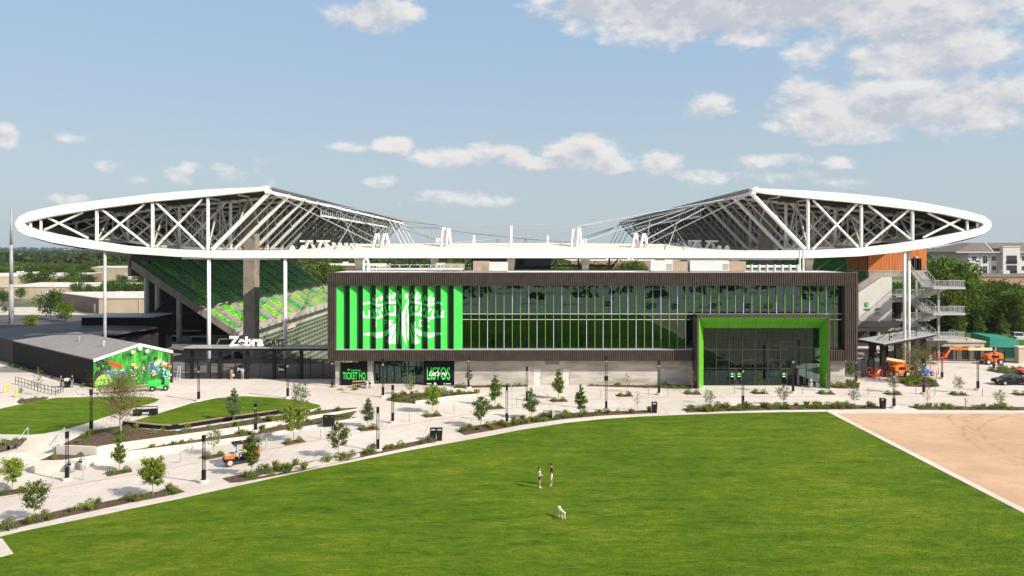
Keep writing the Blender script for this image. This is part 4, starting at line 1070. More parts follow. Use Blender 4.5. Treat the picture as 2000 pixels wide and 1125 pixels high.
# ================================================================ STANDS
def seat_faces(px_, py_, pz_, s):
    """pan and back of one seat; the seat faces +s along X"""
    return ((px_ - .20 * s, px_ + .20 * s, py_ - .21, py_ + .21, pz_ + .36, pz_ + .44), (px_ - .26 * s, px_ - .19 * s, py_ - .21, py_ + .21, pz_ + .44, pz_ + .86))
up0 = Vector((0, 0, 1))
YS0, YS1, NR = 150.0, 250.0, 28
def make_stand(s, label, seatlabel):
    """s=-1 west, +1 east"""
    t = thing('seating_stand', label, 'stand', (s * 64, YS0, 0))
    x0, z0 = 54.0, 2.7; tr, ri = 20.0 / NR, 13.8 / NR
    rk = random.Random(11); aisles = [YS0 + 5.5 + 9.6 * i for i in range(11)]
    for i in range(NR):
        X, z = x0 + i * tr, z0 + i * ri
        a, b = sorted((s * X, s * (X + tr + .02)))
        MB().box(a, b, YS0, YS1, z - .55, z).build('terrace_step', 'stand_concrete', t)
    m = MB(); rowtone = {}
    for i in range(NR):
        X, z = s * (x0 + (i + .62) * tr), z0 + i * ri; y = YS0 + .6
        while y < YS1 - .5:
            if min(abs(y - q) for q in aisles) > (1.35 if i < 9 else .7) and i != 9:
                blk = (i // 3, int(y // 3.1)); tone = rowtone.setdefault(blk, rk.random())
                r_ = .6 * tone + .4 * rk.random(); lo_, hi_ = (.30, .52) if i < 13 else (.50, .82); mi = 0 if r_ < lo_ else (1 if r_ < hi_ else 2)  # shaded upper rows mixed darker, sunlit lower rows brighter: light in the colours
                for bx_ in seat_faces(X, y, z, -s): 
                    a, b = sorted(bx_[:2]); m.box(a, b, *bx_[2:], mi)
            y += .53
    o = kind(m.build('seats', ['seat_dark', 'seat_mid', 'seat_bright'], t), 'stuff'); o['label'] = seatlabel
    # near-end raker beam, front fascia, back parapet, rails
    e0, e1 = (s * (x0 - .6), z0 - .3), (s * (x0 + 20.3), z0 + 14.2)
    MB().slab([(e0[0], YS0 - .9, e0[1] + .5), (e1[0], YS0 - .9, e1[1] + .2), (e1[0], YS0 - .9, e1[1] - 1.5), (e0[0], YS0 - .9, e0[1] - 1.0)], (0, .88, 0)).build('raker_beam', 'raker_concrete', t)
    a, b = sorted((s * (x0 - .5), s * (x0 - .02))); MB().box(a, b, YS0 - .5, YS1, z0 - 1.3, z0 + .7).build('front_fascia', 'stand_concrete', t)
    a, b = sorted((s * (x0 + 20.02), s * (x0 + 20.6))); MB().box(a, b, YS0 - .9, YS1, z0 + 11, z0 + 15.2).build('back_parapet', 'raker_concrete', t)
    for q in aisles:
        f = MB()
        for i in range(0, NR, 7): f.bar((s * (x0 + i * tr), q, z0 + i * ri + .95), (s * (x0 + (i + 5) * tr), q, z0 + (i + 5) * ri + .95), .06)
        f.build('handrail', 'galvanised', t)
        for e_ in (-1.0, 1.0): # low concrete side walls of the lower aisles
            A_, B_ = Vector((s * x0, q + e_ - .12, z0)), Vector((s * (x0 + 9 * tr), q + e_ - .12, z0 + 9 * ri)); MB().slab([A_ - up0 * .1, B_ - up0 * .1, B_ + up0 * .75, A_ + up0 * .75], (0, .24, 0)).build('aisle_wall', 'stand_concrete', t)
    # supporting columns
    for Xc, zt in ((76.8, 17), (72.0, 13.5), (67.6, 10.4)):
        for Yc in (156.0, 176.0, 200.0, 225.0):
            MB().tube((s * min(Xc, 74.2 if Xc > 74.5 else Xc), Yc, 0), (s * min(Xc, 74.2 if Xc > 74.5 else Xc), Yc, zt - 1.4), .5, 10).build('column', 'steel_grey', t)
    MB().tube((s * 70, 155, 8.0), (s * 75.5, 155, 3.0), .35, 6).build('brace', 'black_metal', t)
    # lower bowl of green bench rows
    LN = 13; lx0, lz0 = 34.0, -4.5; ltr, lri = 16.0 / LN, 6.1 / LN
    for i in range(LN):
        X, z = lx0 + i * ltr, lz0 + i * lri; a, b = sorted((s * X, s * (X + ltr + .02)))
        MB().box(a, b, 138, YS1, z - .6, z).build('terrace_step', 'raker_concrete', t)
        a, b = sorted((s * (X + .35), s * (X + 1.0))); MB().box(a, b, 138.4, YS1, z + .3, z + .42).build('bench_row', 'bench_green', t)
        f = MB(); y = 138.5
        while y < 200: f.bar((s * (X + .1), y, z), (s * (X + .1), y, z + .85), .05); y += 2.4
        f.bar((s * (X + .1), 138.5, z + .85), (s * (X + .1), 200, z + .85), .05); f.build('standing_rail', 'galvanised', t)
    a, b = sorted((s * 50.0, s * 50.5)); MB().box(a, b, 138, YS1, -2, 2.9).build('rear_wall', 'stand_concrete', t)
    for Yc in (141, 166): # brick-red planters on the cross aisle
        a, b = sorted((s * 48.7, s * 49.9)); MB().box(a, b, Yc, Yc + 7, 1.5, 2.3).build('planter', 'stand_concrete', t)
        MB().box(a + .1, b - .1, Yc + .1, Yc + 6.9, 2.3, 2.5).build('planter_soil', 'brick_wall', t)
    return t
make_stand(-1, 'west concrete seating stand with green seats, half in the sun', 'rows of green plastic seats in mixed shades')
make_stand(1, 'east concrete seating stand with green seats in deep shade', 'rows of green plastic seats in roof shade')
o = MB().box(-33.5, 33.5, 138, 256, -5.2, -5).build('pitch', 'turf'); struct(o)
o = MB().box(-53.9, 53.9, 251, 262, -6, 0).build('end_terrace', 'stand_concrete'); struct(o)
# dark concourse under the west stand
o = MB().box(-82, -50.6, 118, 171, -.05, .012).build('concourse', 'concourse_floor'); struct(o)
t = thing('concourse_wall', 'black back wall of the concourse under the west stand', 'wall', (-66, 170, 0)); MB().slab([(-81, 170, -.05), (-50.6, 170, -.05), (-50.6, 170, 1.0), (-54.5, 170, 1.2), (-73.5, 170, 14.2), (-81, 170, 14.2)], (0, .4, 0)).build('wall_panel', 'black_panel', t)
MB().box(-79, -64, 169.5, 169.9, 4.4, 5.2).build('beam', 'black_metal', t)
t = thing('service_block', 'black ribbed service block left of the west stand', 'building', (-70, 142, 0))
MB().box(-79, -66, 141, 149, -.05, 6.4).build('wall', 'black_panel', t); MB().box(-79.1, -65.9, 140.8, 149.1, 6.4, 6.55).build('roof', 'steel_grey', t)
f = MB()
for i in range(41): f.box(-79 + i * .31, -79 + i * .31 + .12, 140.92, 141, .05, 6.35)
f.build('cladding', 'black_panel', t)
for k, (x, y, w_) in enumerate(((330, 667, 1.6), (365, 656, 2.6), (390, 668, 1.6))):
    X, Y, _ = gnd(x, y, flat); t = thing('concourse_kiosk', ['small black kiosk counter in the dark concourse', 'timber topped bar on black legs in the concourse', 'black cart standing in the concourse behind the gate'][k], 'kiosk', (X, Y, 0))
    MB().box(X - w_, X + w_, Y, Y + 1, 0, 1.0 if k != 1 else .12).build('body', 'black_metal', t); MB().box(X - w_ - .2, X + w_ + .2, Y - .2, Y + 1.2, 1.0, 1.15).build('top', 'timber' if k == 1 else 'steel_grey', t)
    for a in (-1, 1): MB().box(X + a * w_ * .9 - .1, X + a * w_ * .9 + .1, Y + .3, Y + .6, .1, 1.0).build('leg', 'black_metal', t)

# ================================================================ WEST GATE
YC = 112.0
gate = thing('gate_canopy', 'black steel entrance gate canopy carrying white serif letters', 'canopy', (PX(500, YC), YC, 0))
zc = PZ(678, YC)
MB().box(PX(362, YC), PX(641, YC), YC - .6, YC + 2.6, zc - .45, zc - .1).build('fascia', 'black_metal', gate)
MB().box(PX(361, YC), PX(641, YC), YC - .7, YC + 2.7, zc - .1, zc).build('roof', 'steel_grey', gate)
for x in (374, 428, 482, 535, 588): MB().box(PX(x - 3, YC), PX(x + 3, YC), YC, YC + .45, -.05, zc - .45).build('post', 'black_metal', gate)
f = MB()
for x in (421, 585): f.bar(P(x, 677, YC), P(x + (8 if x < 500 else -8), 662, YC), .1)
f.bar(P(429, 662, YC), P(577, 662, YC), .1); f.bar(P(577, 662, YC), P(590, 677, YC), .1); f.build('sign_frame', 'timber', gate)
T('THE', 448, 462, 656, 662, 'emblem_white', gate, Y=YC - .1, bold=.03, depth=.1)
T('Zebra', 447, 515, 657, 676.5, 'emblem_white', gate, Y=YC - .1, bold=.035, depth=.15)
T('GATE', 517, 557, 663, 676.5, 'black_metal', gate, Y=YC - .1, bold=.01, depth=.1)
fence = thing('gate_fence', 'tall black mesh security fence under the gate canopy', 'fence', (PX(500, YC + .2), YC + .2, 0))
def mesh_fence(par, a, b, hgt, n, post=True):
    a, b = Vector(a), Vector(b)
    for i in range(n):
        p, q = a.lerp(b, i / n), a.lerp(b, (i + 1) / n); up = Vector((0, 0, hgt)); dr = (q - p).normalized() * .06
        MB().face([p + dr, q - dr, q - dr + up, p + dr + up]).build('mesh_panel', 'fence_mesh', par)
        if post: MB().bar(p + Vector((0, 0, -.05)), p + up, .1).build('post', 'black_metal', par)
    MB().bar(a + Vector((0, 0, hgt)), b + Vector((0, 0, hgt)), .08).build('rail', 'black_metal', par)
mesh_fence(fence, (PX(362, YC + .2), YC + .2, 0), (PX(655, YC + .2), YC + .2, 0), 2.9, 12)
for x in (469, 549):
    MB().tube((PX(x, YC), YC + .14, PZ(721, YC)), (PX(x, YC), YC + .1, PZ(721, YC)), .52, 20).build('disc_sign', 'black_panel', fence)
    T('Zebra', x - 5.5, x + 5.5, 718.5, 724, 'emblem_white', fence, Y=YC + .09, bold=.03)

# ================================================================ SHOP WITH MURAL
def mural_mat():
    m = bpy.data.materials.new('mural_paint'); m.use_nodes = True; t = N(m.node_tree); b = t.n['Principled BSDF']
    pos = t.vmath('MULTIPLY', t.new('ShaderNodeNewGeometry').outputs['Position'], (2.2, 2.2, .55))
    n1 = t.noise(pos, .8, 6, .65, .6); n2 = t.noise(pos, 2.2, 4, .6)
    c = t.mix(t.ramp(n1, .32, .52), (.005, .035, .008), (.015, .24, .022)); c = t.mix(t.ramp(n1, .5, .66), c, (.13, .50, .035)); c = t.mix(t.ramp(n2, .6, .8, 0, .6), c, (.35, .62, .10))
    t.put(b.inputs['Base Color'], c); b.inputs['Roughness'].default_value = .6; M['mural_paint'] = m
mural_mat()
SA, SB, SR = Vector((-57.1, 104.8, 0)), Vector((-48.2, 109.2, 0)), Vector((-52.0, 107.32, 0))
sv = Vector((-.758, .652, 0)); up = lambda z: Vector((0, 0, z))
shop = thing('team_shop', 'low dark gabled shop with grey roof and a bright painted end wall', 'building', (-62, 115, 0))
ea, eb, er = 3.77, 4.37, 5.62
Rb, Ab = SR + sv * 22.5, SA + sv * 33; Bb = SB + sv * 22.5
MB().slab([SA, Ab, Ab + up(ea), SA + up(ea)], Vector((.652, .758, 0)) * .3).build('side_wall', 'shop_wall', shop)
MB().slab([SB, Bb, Bb + up(eb), SB + up(eb)], Vector((-.652, -.758, 0)) * .3).build('side_wall', 'shop_wall', shop)
f = MB()
for i in range(80):
    a = SA + sv * (.2 + i * .41); b = a + sv * .14; nn = Vector((-.652, -.758, 0)) * .05; f.slab([a, b, b + up(ea - .05), a + up(ea - .05)], nn)
f.build('cladding', 'shop_wall', shop)
MB().slab([SA + up(-.05), SB + up(-.05), SB + up(eb), SR + up(er), SA + up(ea)], sv * .25).build('mural_wall', 'mural_paint', shop)
MB().slab([SA + up(ea + .03), SR + up(er + .03), Rb + up(er + .03), Ab + up(ea + .03)], (0, 0, .14)).build('roof', 'shop_roof', shop)
MB().slab([SR + up(er + .03), SB + up(eb + .03), Bb + up(eb + .03), Rb + up(er + .03)], (0, 0, .14)).build('roof', 'shop_roof', shop)
fo = Vector((.443, -.897, 0)) * .12
MB().slab([SA + up(ea - .22), SR + up(er - .22), SR + up(er + .2), SA + up(ea + .2)], fo).slab([SR + up(er - .22), SB + up(eb - .22), SB + up(eb + .2), SR + up(er + .2)], fo).build('barge_board', 'unit_white', shop)
MB().ball(SR + fo + up(er - .55), .33, 1, 1, 1.1).ball(SR + fo * 2 + (SA - SB).normalized() * .9 + up(er - 1.0), .3).ball(SR + fo * 2 - (SA - SB).normalized() * .9 + up(er - 1.0), .3).build('wrapped_lamp', 'unit_white', shop)
for k in (6, 15): 
    p = (SA + sv * k).lerp(SR + sv * k, .6) + up(ea + .6 * (er - ea)); MB().tube(p, p + up(.9), .08, 6).tube(p + up(.7), p + up(.9), .16, 6).build('roof_vent', 'steel_grey' if k == 15 else 'unit_white', shop)
# painted figures on the end wall: flat paint pieces laid on the wall
for nm, cc in (('paint_red', (.70, .05, .02)), ('paint_blue', (.08, .16, .55)), ('paint_cyan', (.10, .50, .62)), ('paint_pink', (.62, .38, .38)), ('paint_cream', (.62, .58, .47)), ('paint_yellow', (.75, .50, .03)), ('paint_dark', (.02, .02, .022)), ('paint_violet', (.36, .25, .55)), ('paint_lime', (.35, .62, .12))): mat(nm, cc, .6, var=.35, scale=3)
def mural_pt(zx, zy): # zoomed photo coordinates on the wall plane
    x, y = 150 + zx / 8.652, 650 + zy / 8.652
    n3 = Vector((.443, -.897, 0)); dr = Vector(((x - 1000) / F, 1, -(y - HZ) / F)); o_ = Vector((0, 0, H)); k = (SA - o_).dot(n3) / dr.dot(n3); return o_ + dr * k
ml = 0
def paint(pts, mt, smooth=True):
    global ml
    ml += 1
    if smooth: # round the outline
        q = []
        for i in range(len(pts)):
            a, b = pts[i], pts[(i + 1) % len(pts)]; q += [(a[0] * .75 + b[0] * .25, a[1] * .75 + b[1] * .25), (a[0] * .25 + b[0] * .75, a[1] * .25 + b[1] * .75)]
        pts = q
    n3 = Vector((.443, -.897, 0)); MB().slab([mural_pt(*p) + n3 * (.004 + ml * .0012) for p in pts], -n3 * .002).build('painted_shape', mt, shop)
def ell(cx, cy, a, b, mt, r=0): paint([(cx + a * math.cos(t_) * math.cos(r) - b * math.sin(t_) * math.sin(r), cy + a * math.cos(t_) * math.sin(r) + b * math.sin(t_) * math.cos(r)) for t_ in [i * .628 for i in range(10)]], mt, False)
rm = random.Random(4)
for _ in range(26): ell(rm.uniform(345, 560), rm.uniform(460, 640), rm.uniform(14, 34), rm.uniform(10, 22), 'paint_dark', rm.random())
paint([(300, 640), (420, 640), (470, 720), (420, 880), (300, 860)], 'paint_dark'); paint([(305, 860), (340, 760), (450, 690), (560, 700), (620, 830), (560, 880), (320, 880)], 'paint_lime')
paint([(520, 470), (560, 475), (720, 530), (770, 570), (760, 600), (700, 595), (560, 540)], 'paint_red', False)
for _ in range(22): ell(rm.uniform(500, 840), rm.uniform(620, 780), rm.uniform(12, 34), rm.uniform(8, 22), rm.choice(['paint_blue', 'paint_violet', 'paint_cream', 'paint_blue']), rm.random() * 3)
def brush(cx, cy, rx, ry, n, cols, smin=6, smax=20):
    for _ in range(n):
        a_, r_ = rm.random() * 6.28, math.sqrt(rm.random()); ell(cx + math.cos(a_) * rx * r_, cy + math.sin(a_) * ry * r_, rm.uniform(smin, smax), rm.uniform(smin, smax) * .6, rm.choice(cols), rm.random() * 3)
brush(960, 700, 90, 90, 26, ['paint_cream', 'paint_lime', 'paint_cream', 'paint_dark']); brush(965, 575, 60, 62, 22, ['paint_dark', 'paint_pink', 'paint_cream', 'paint_dark', 'paint_pink'], 8, 24); brush(930, 535, 50, 18, 5, ['paint_yellow'], 8, 14); brush(1015, 580, 14, 34, 4, ['paint_yellow'], 8, 14)
brush(1125, 610, 34, 90, 16, ['paint_pink', 'paint_cream', 'paint_violet', 'paint_yellow']); brush(1225, 580, 16, 110, 12, ['paint_violet', 'paint_cyan', 'paint_violet'])
brush(1330, 590, 80, 90, 34, ['paint_blue', 'paint_cyan', 'paint_blue', 'paint_cream', 'paint_violet', 'paint_dark'], 8, 26); paint([(1300, 540), (1320, 490), (1400, 430), (1440, 455), (1390, 530), (1330, 560)], 'paint_cream'); ell(1333, 425, 26, 22, 'paint_dark'); brush(1310, 680, 50, 40, 14, ['paint_cream', 'paint_yellow', 'paint_pink'])
brush(1475, 560, 60, 80, 26, ['paint_cream', 'paint_pink', 'paint_cream', 'paint_red'], 8, 22); brush(1520, 710, 75, 80, 30, ['paint_cyan', 'paint_cream', 'paint_cyan', 'paint_violet'], 8, 24); brush(1570, 540, 40, 60, 18, ['paint_pink', 'paint_dark', 'paint_cream', 'paint_red'])
# low annex roof behind
t = thing('shop_annex', 'low annex joined behind the painted shop, roof coloured as in shade', 'building', (-80, 133, 0))
an = [Ab + up(3.9) + sv * .2, Rb + up(5.0) + sv * .2, Vector((-66, 128, 4.6)), Vector((-64, 139, 4.6)), Vector((-82, 149, 5.0)), Vector((-97, 139, 3.9))]
MB().slab(an, (0, 0, .2)).build('roof', 'annex_roof_shade', t)
MB().prism([(p.x, p.y) for p in an], -.05, 3.88).build('wall', 'shop_wall', t)

# ================================================================ EAST SIDE
YO = 140.0
t = thing('concourse_block', 'orange timber clad concourse block high on concrete at the east stand', 'building', (70, YO, 0))
a, b = PX(1696, YO), PX(1810, YO); zb, zt = PZ(528, YO), 19.4
n_ = 22
for i in range(n_):
    u0, u1 = a + (b - a) * i / n_, a + (b - a) * (i + 1) / n_; xm = (u0 + u1) / 2; opening = PX(1776, YO) < xm < PX(1802, YO)
    MB().box(u0 + .008, u1 - .008, YO, YO + .25, PZ(505, YO) if opening else zb, zt).build('plank', 'orange_wood', t)
MB().box(a, b, YO + .25, YO + .5, PZ(505, YO), zt).box(a, PX(1776, YO), YO + .25, YO + .5, zb, PZ(505, YO)).box(PX(1802, YO), b, YO + .25, YO + .5, zb, PZ(505, YO)).build('backing', 'dark_interior', t)
MB().box(a, a + .2, YO + .5, YO + 9, zb, zt).build('side_wall', 'orange_wood', t); MB().box(b - .2, b, YO + .5, YO + 9, zb, zt).build('side_wall', 'orange_wood', t)
MB().box(a, b, YO + 4, YO + 4.2, zb, zt).build('inner_screen', 'black_panel', t); MB().box(PX(1802, YO) + .04, PX(1802, YO) + .14, YO + .5, YO + 4, zb, zt).build('inner_screen', 'black_panel', t)
for x in (1780, 1784, 1790, 1793, 1799): MB().box(PX(x, YO), PX(x, YO) + .1, YO + .7, YO + .8, zb, PZ(505, YO)).build('gate_bar', 'steel_grey', t)
MB().box(a, b, YO, YO + 9, zb - .25, zb).build('floor', 'stand_concrete', t)
MB().box(PX(1786, YO), PX(1791, YO), YO - .4, YO, PZ(503, YO), PZ(500.5, YO)).build('lamp', 'unit_white', t)
pp = lambda pts, Y: [P(x, y, Y) for x, y in pts]
MB().slab(pp([(1697, 531.5), (1764, 531.5), (1764, 540), (1725, 540), (1677, 573), (1676, 556), (1697, 542)], YO), (0, 1.2, 0)).build('support_wall', 'stand_concrete', t)
t = thing('sponsor_wall', 'pale triangular concrete wall with a green shield and lettering', 'wall', (PX(1710, 137), 137, 0))
MB().slab(pp([(1677, 571), (1722, 541), (1742, 541), (1742, 628), (1677, 628)], 137), (0, .5, 0)).build('wall_panel', 'plain_white_wall', t)
MB().slab(pp([(1670, 628.3), (1763, 628.3), (1754, 641), (1670, 638)], 136), (0, 2.5, 0)).build('beam', 'raker_concrete', t)
T('YETI', 1687, 1699, 603, 606.5, 'black_metal', t, Y=136.95, bold=.02)
for (a, b, c_, d_) in ((1709, 1719, 602.6, 604), (1709, 1721, 605, 605.6), (1708, 1721, 612.8, 614)): MB().box(PX(a, 137), PX(b, 137), 136.93, 136.99, PZ(d_, 137), PZ(c_, 137)).build('lettering', 'black_metal', t)
MB().box(PX(1713, 137), PX(1716.4, 137), 136.93, 136.99, PZ(611.4, 137), PZ(609.6, 137)).build('logo', 'black_metal', t)
def shield(k, y, mt): MB().slab([(PX(1693 + u * k, y), y, PZ(595.5 + v * k, y)) for u, v in ((-3.6, -5), (3.6, -5), (3.6, 1.2), (2.4, 3.2), (0, 5), (-2.4, 3.2), (-3.6, 1.2))], (0, .03, 0)).build('crest', mt, t)
shield(1.0, 136.94, 'black_metal'); shield(.84, 136.90, 'sign_green')
MB().box(PX(1691, 136.86), PX(1695, 136.86), 136.86, 136.88, PZ(597, 136.86), PZ(592.5, 136.86)).build('crest', 'emblem_green', t)
# concourse decks and legs under them
t = thing('concourse_deck', 'raised concrete concourse deck with galvanised railing beside the pale wall', 'deck', (71, 141, 0))
MB().box(63, 71.5, 140.5, 152, PZ(590, 141), PZ(583, 141)).box(60, 71, 138, 152, 4.2, 4.8).build('slab', 'stand_concrete', t)
for X in (62.5, 66.5, 71): MB().box(X - .4, X + .4, 141, 142, -.05, 9.3).build('column', 'black_metal', t)
MB().bar((63, 140.6, PZ(574, 141)), (71.5, 140.6, PZ(574, 141)), .08).build('rail', 'galvanised', t)
for i in range(8): MB().bar((63 + i * 1.2, 140.6, PZ(583, 141)), (63 + i * 1.2, 140.6, PZ(574, 141)), .06).build('post', 'galvanised', t)
MB().box(60, 71, 150, 150.3, -.05, 12).build('back_wall', 'dark_interior', t)
# zigzag stair tower
st = thing('stair_tower', 'galvanised zigzag exit stair tower with railed landings', 'stairs', (72.5, 131, 0))
def railing(par, pts, hgt=1.05, nposts=5):
    for a, b in zip(pts, pts[1:]):
        a, b = Vector(a), Vector(b); u = Vector((0, 0, hgt)); f = MB().bar(a + u, b + u, .08).bar(a + u * .12, b + u * .12, .05)
        f.build('rail', 'galvanised', par)
        for i in range(nposts + 1): p = a.lerp(b, i / nposts); MB().bar(p, p + u, .05).build('post', 'galvanised', par)
        MB().face([a + u * .12, b + u * .12, b + u, a + u]).build('infill', 'rail_mesh', par)
def flight(a, b, wd, n=12):
    a, b = Vector(a), Vector(b); sx_ = Vector((wd, 0, 0))
    for i in range(n):
        p, q = a.lerp(b, i / n), a.lerp(b, (i + 1) / n); MB().hexa([p + Vector((0, 0, -.18)), p + sx_ + Vector((0, 0, -.18)), q + sx_ + Vector((0, 0, -.18)), q + Vector((0, 0, -.18)), (p.x, p.y, q.z), (p.x + wd, p.y, q.z), (q.x + wd, q.y, q.z), (q.x, q.y, q.z)]).build('tread', 'galvanised', st)
    MB().slab([a + Vector((0, 0, -.2)), b + Vector((0, 0, -.2)), b + sx_ + Vector((0, 0, -.2)), a + sx_ + Vector((0, 0, -.2))], (0, 0, -.15)).build('stringer', 'galvanised', st)
    railing(st, [a, b], 1.05, 5); railing(st, [a + sx_, b + sx_], 1.05, 5)
zl = [PZ(560, 130), PZ(610, 130), PZ(659, 130)]
ztop = zb
for i, z in enumerate(zl):
    zprev = ztop if i == 0 else (zl[i - 1] + z) / 2
    MB().box(70.2, 75.6, 128, 132, z - .3, z).build('landing', 'galvanised', st)
    railing(st, [(70.2, 132, z), (70.2, 128.05, z), (75.55, 128.05, z), (75.55, 132, z)], 1.1, 6)
    X = 72.6 if i == 0 else 71.0
    flight((X, 140, zprev), (70.6, 132, z), 2.2)
    if i < 2:
        zmid = (z + zl[i + 1]) / 2; flight((73.3, 132, z), (73.6, 140, zmid), 2.0)
        MB().box(70.0, 76.2, 140, 141.8, zmid - .3, zmid).build('landing', 'galvanised', st); railing(st, [(70.0, 141.7, zmid), (76.1, 141.7, zmid)], 1.1, 6)
for X, Y in ((71.9, 129.5), (74.2, 141)): MB().bar((X, Y, -.05), (X, Y, zl[0] - .3 if Y < 135 else zb - .4), .32).build('column', 'steel_grey', st)
flight((73.3, 132, zl[2]), (73.6, 139, 0), 2.0)
# east gate canopy and fence
eg = thing('gate_canopy', 'dark flat gate canopy with grey top beside the stair tower', 'canopy', (60, 117, 0))
cc = [(52.4, 116.5), (53.5, 110.5), (68.2, 123.4), (67.0, 129.5)]
MB().prism(cc, 4.95, 5.25).build('fascia', 'black_metal', eg); MB().prism([(x * 1.0, y) for x, y in cc], 5.25, 5.32).build('roof', 'galvanised', eg)
for u in (.12, .38, .64, .9):
    for v in (.3, .72):
        x = (cc[1][0] * (1 - u) + cc[2][0] * u) * (1 - v) + (cc[0][0] * (1 - u) + cc[3][0] * u) * v; y = (cc[1][1] * (1 - u) + cc[2][1] * u) * (1 - v) + (cc[0][1] * (1 - u) + cc[3][1] * u) * v
        MB().box(x - .3, x + .3, y - .3, y + .3, -.05, 4.95).build('post', 'black_metal', eg)
f = [Vector((cc[1][0] + (cc[2][0] - cc[1][0]) * u + .3, cc[1][1] + (cc[2][1] - cc[1][1]) * u + 1.5, 5.3)) for u in (.15, .4, .65, .9)]
for a, b in zip(f, f[1:]): MB().bar(a, a + up(1.4), .1).bar(a + up(1.4), b + up(1.4), .1).bar(a + up(.7), b + up(.7), .07).bar(a + up(1.4), a + Vector((-1.4, 1.0, .1)), .09).build('sign_frame', 'black_metal', eg)
ef = thing('gate_fence', 'tall black mesh fence running back under the east gate canopy', 'fence', (51.7, 113.4, 0)); mesh_fence(ef, (51.5, 113.0, 0), (69.0, 131.0, 0), 2.8, 10)
t = thing('ticket_block', 'low tan block building with flat roof behind the long boom lift', 'building', (76, 134, 0))
MB().box(71.7, 81.2, 132, 140, -.05, 2.9).build('wall', 'tan_block', t); MB().box(71.5, 81.4, 131.8, 140.2, 2.9, 3.15).build('roof', 'tan_block', t)
for X in (73.9, 79.2): MB().box(X - .3, X + .3, 133, 133.6, 3.15, 3.4).build('roof_vent', 'steel_grey', t)
for X, w_ in ((74.4, 1.4), (78.0, .6), (80.0, .5)):
    d_ = MB().box(X - w_, X + w_, 131.94, 132.0, 0, 2.2).build('door', 'black_panel', t); MB().box(X + w_ - .2, X + w_ - .1, 131.86, 131.94, .9, 1.1).build('handle', 'galvanised', d_)
ef = thing('yard_fence', 'black mesh fence in front of the tan block', 'fence', (78, 130.6, 0)); mesh_fence(ef, (71.5, 130.6, 0), (84.5, 128.6, 0), 2.3, 7)
t = thing('covered_skip', 'teal tarpaulin covered container behind the black fence', 'container', (86, 135, 0))
MB().box(83.2, 88.0, 133.5, 139, -.05, 1.9).build('body', 'tent_teal', t); MB().hexa([(82.9, 133.3, 1.9), (88.2, 133.3, 1.9), (88.2, 139.2, 1.9), (82.9, 139.2, 1.9), (83.1, 133.5, 3.6), (88.0, 133.5, 3.2), (87.9, 139, 3.5), (83.1, 139, 3.9)]).build('cover', 'tent_teal', t)
t = thing('gate_pillar', 'pale block gate pillar with a stone cap at the yard entrance', 'pillar', (85.3, 128, 0))
MB().box(84.0, 86.8, 127.3, 128.4, -.05, 2.6).build('shaft', 'tan_block', t); MB().box(83.9, 86.9, 127.2, 128.5, 2.6, 2.8).build('cap', 'plain_white_wall', t)
mesh_fence(thing('yard_fence', 'black mesh fence climbing the grass bank under the trees', 'fence', (76, 150, 0)), (74, 143, 0.2), (92, 168, .5), 2.6, 8)
# grassy bank and access road east
m = MB(); ys_ = (142, 152, 165, 185, 215); zs_ = (-.05, .6, 2.2, 3.2, 4.0)
cx_ = [76.5, 90, 110, 140, 190, 260]
for x in cx_:
    for y, z in zip(ys_, zs_): m.v.append((x, y + (x - 76) * .12, z * min(1, (x - 75) / 14)))
for i in range(len(cx_) - 1):
    for j in range(4): m.f.append((5 * i + j, 5 * i + 5 + j, 5 * i + 6 + j, 5 * i + 1 + j)); m.m.append(0)
struct(m.build('grass_bank', 'turf'))
# scoreboard at the far end
t = thing('scoreboard', 'black backed scoreboard standing at the far end of the pitch', 'scoreboard', (0, 262, 0))
MB().box(PX(921, 262), PX(1076, 262), 262, 263.5, PZ(529, 262), PZ(503, 262)).build('screen', 'black_panel', t)
for x in (905, 925, 1072, 1130, 800, 840, 1190): 
    X = PX(x, 264); MB().bar((X, 264, -.1), (X, 264, 16), .5).bar((X, 264, 12), (X + 3, 264, 15.5), .35).build('leg', 'black_metal', t)
MB().bar((PX(760, 264), 264, 13.2), (PX(1200, 264), 264, 13.2), .5).build('beam', 'black_metal', t)
for x in (972, 1027):
    t = thing('lattice_mast', 'small red steel lattice top rising behind the ring canopy', 'mast', (PX(x, 300), 300, 0), 0, 'red lattice tops beyond the pitch')
    p = P(x, 478, 300); f = MB()
    for a in (-1, 1): f.bar((p.x + a * 1, 300, -.05), (p.x + a * .9, 300, p.z), .25).bar((p.x + a * .9, 300, p.z), (p.x, 300, p.z + 2.0), .18)
    f.bar(p - Vector((1.2, 0, 0)), p + Vector((1.2, 0, 0)), .25); f.build('lattice', 'red_orange', t); MB().ball((p.x, 300, p.z + 2.1), .35).build('finial', 'red_orange', t)

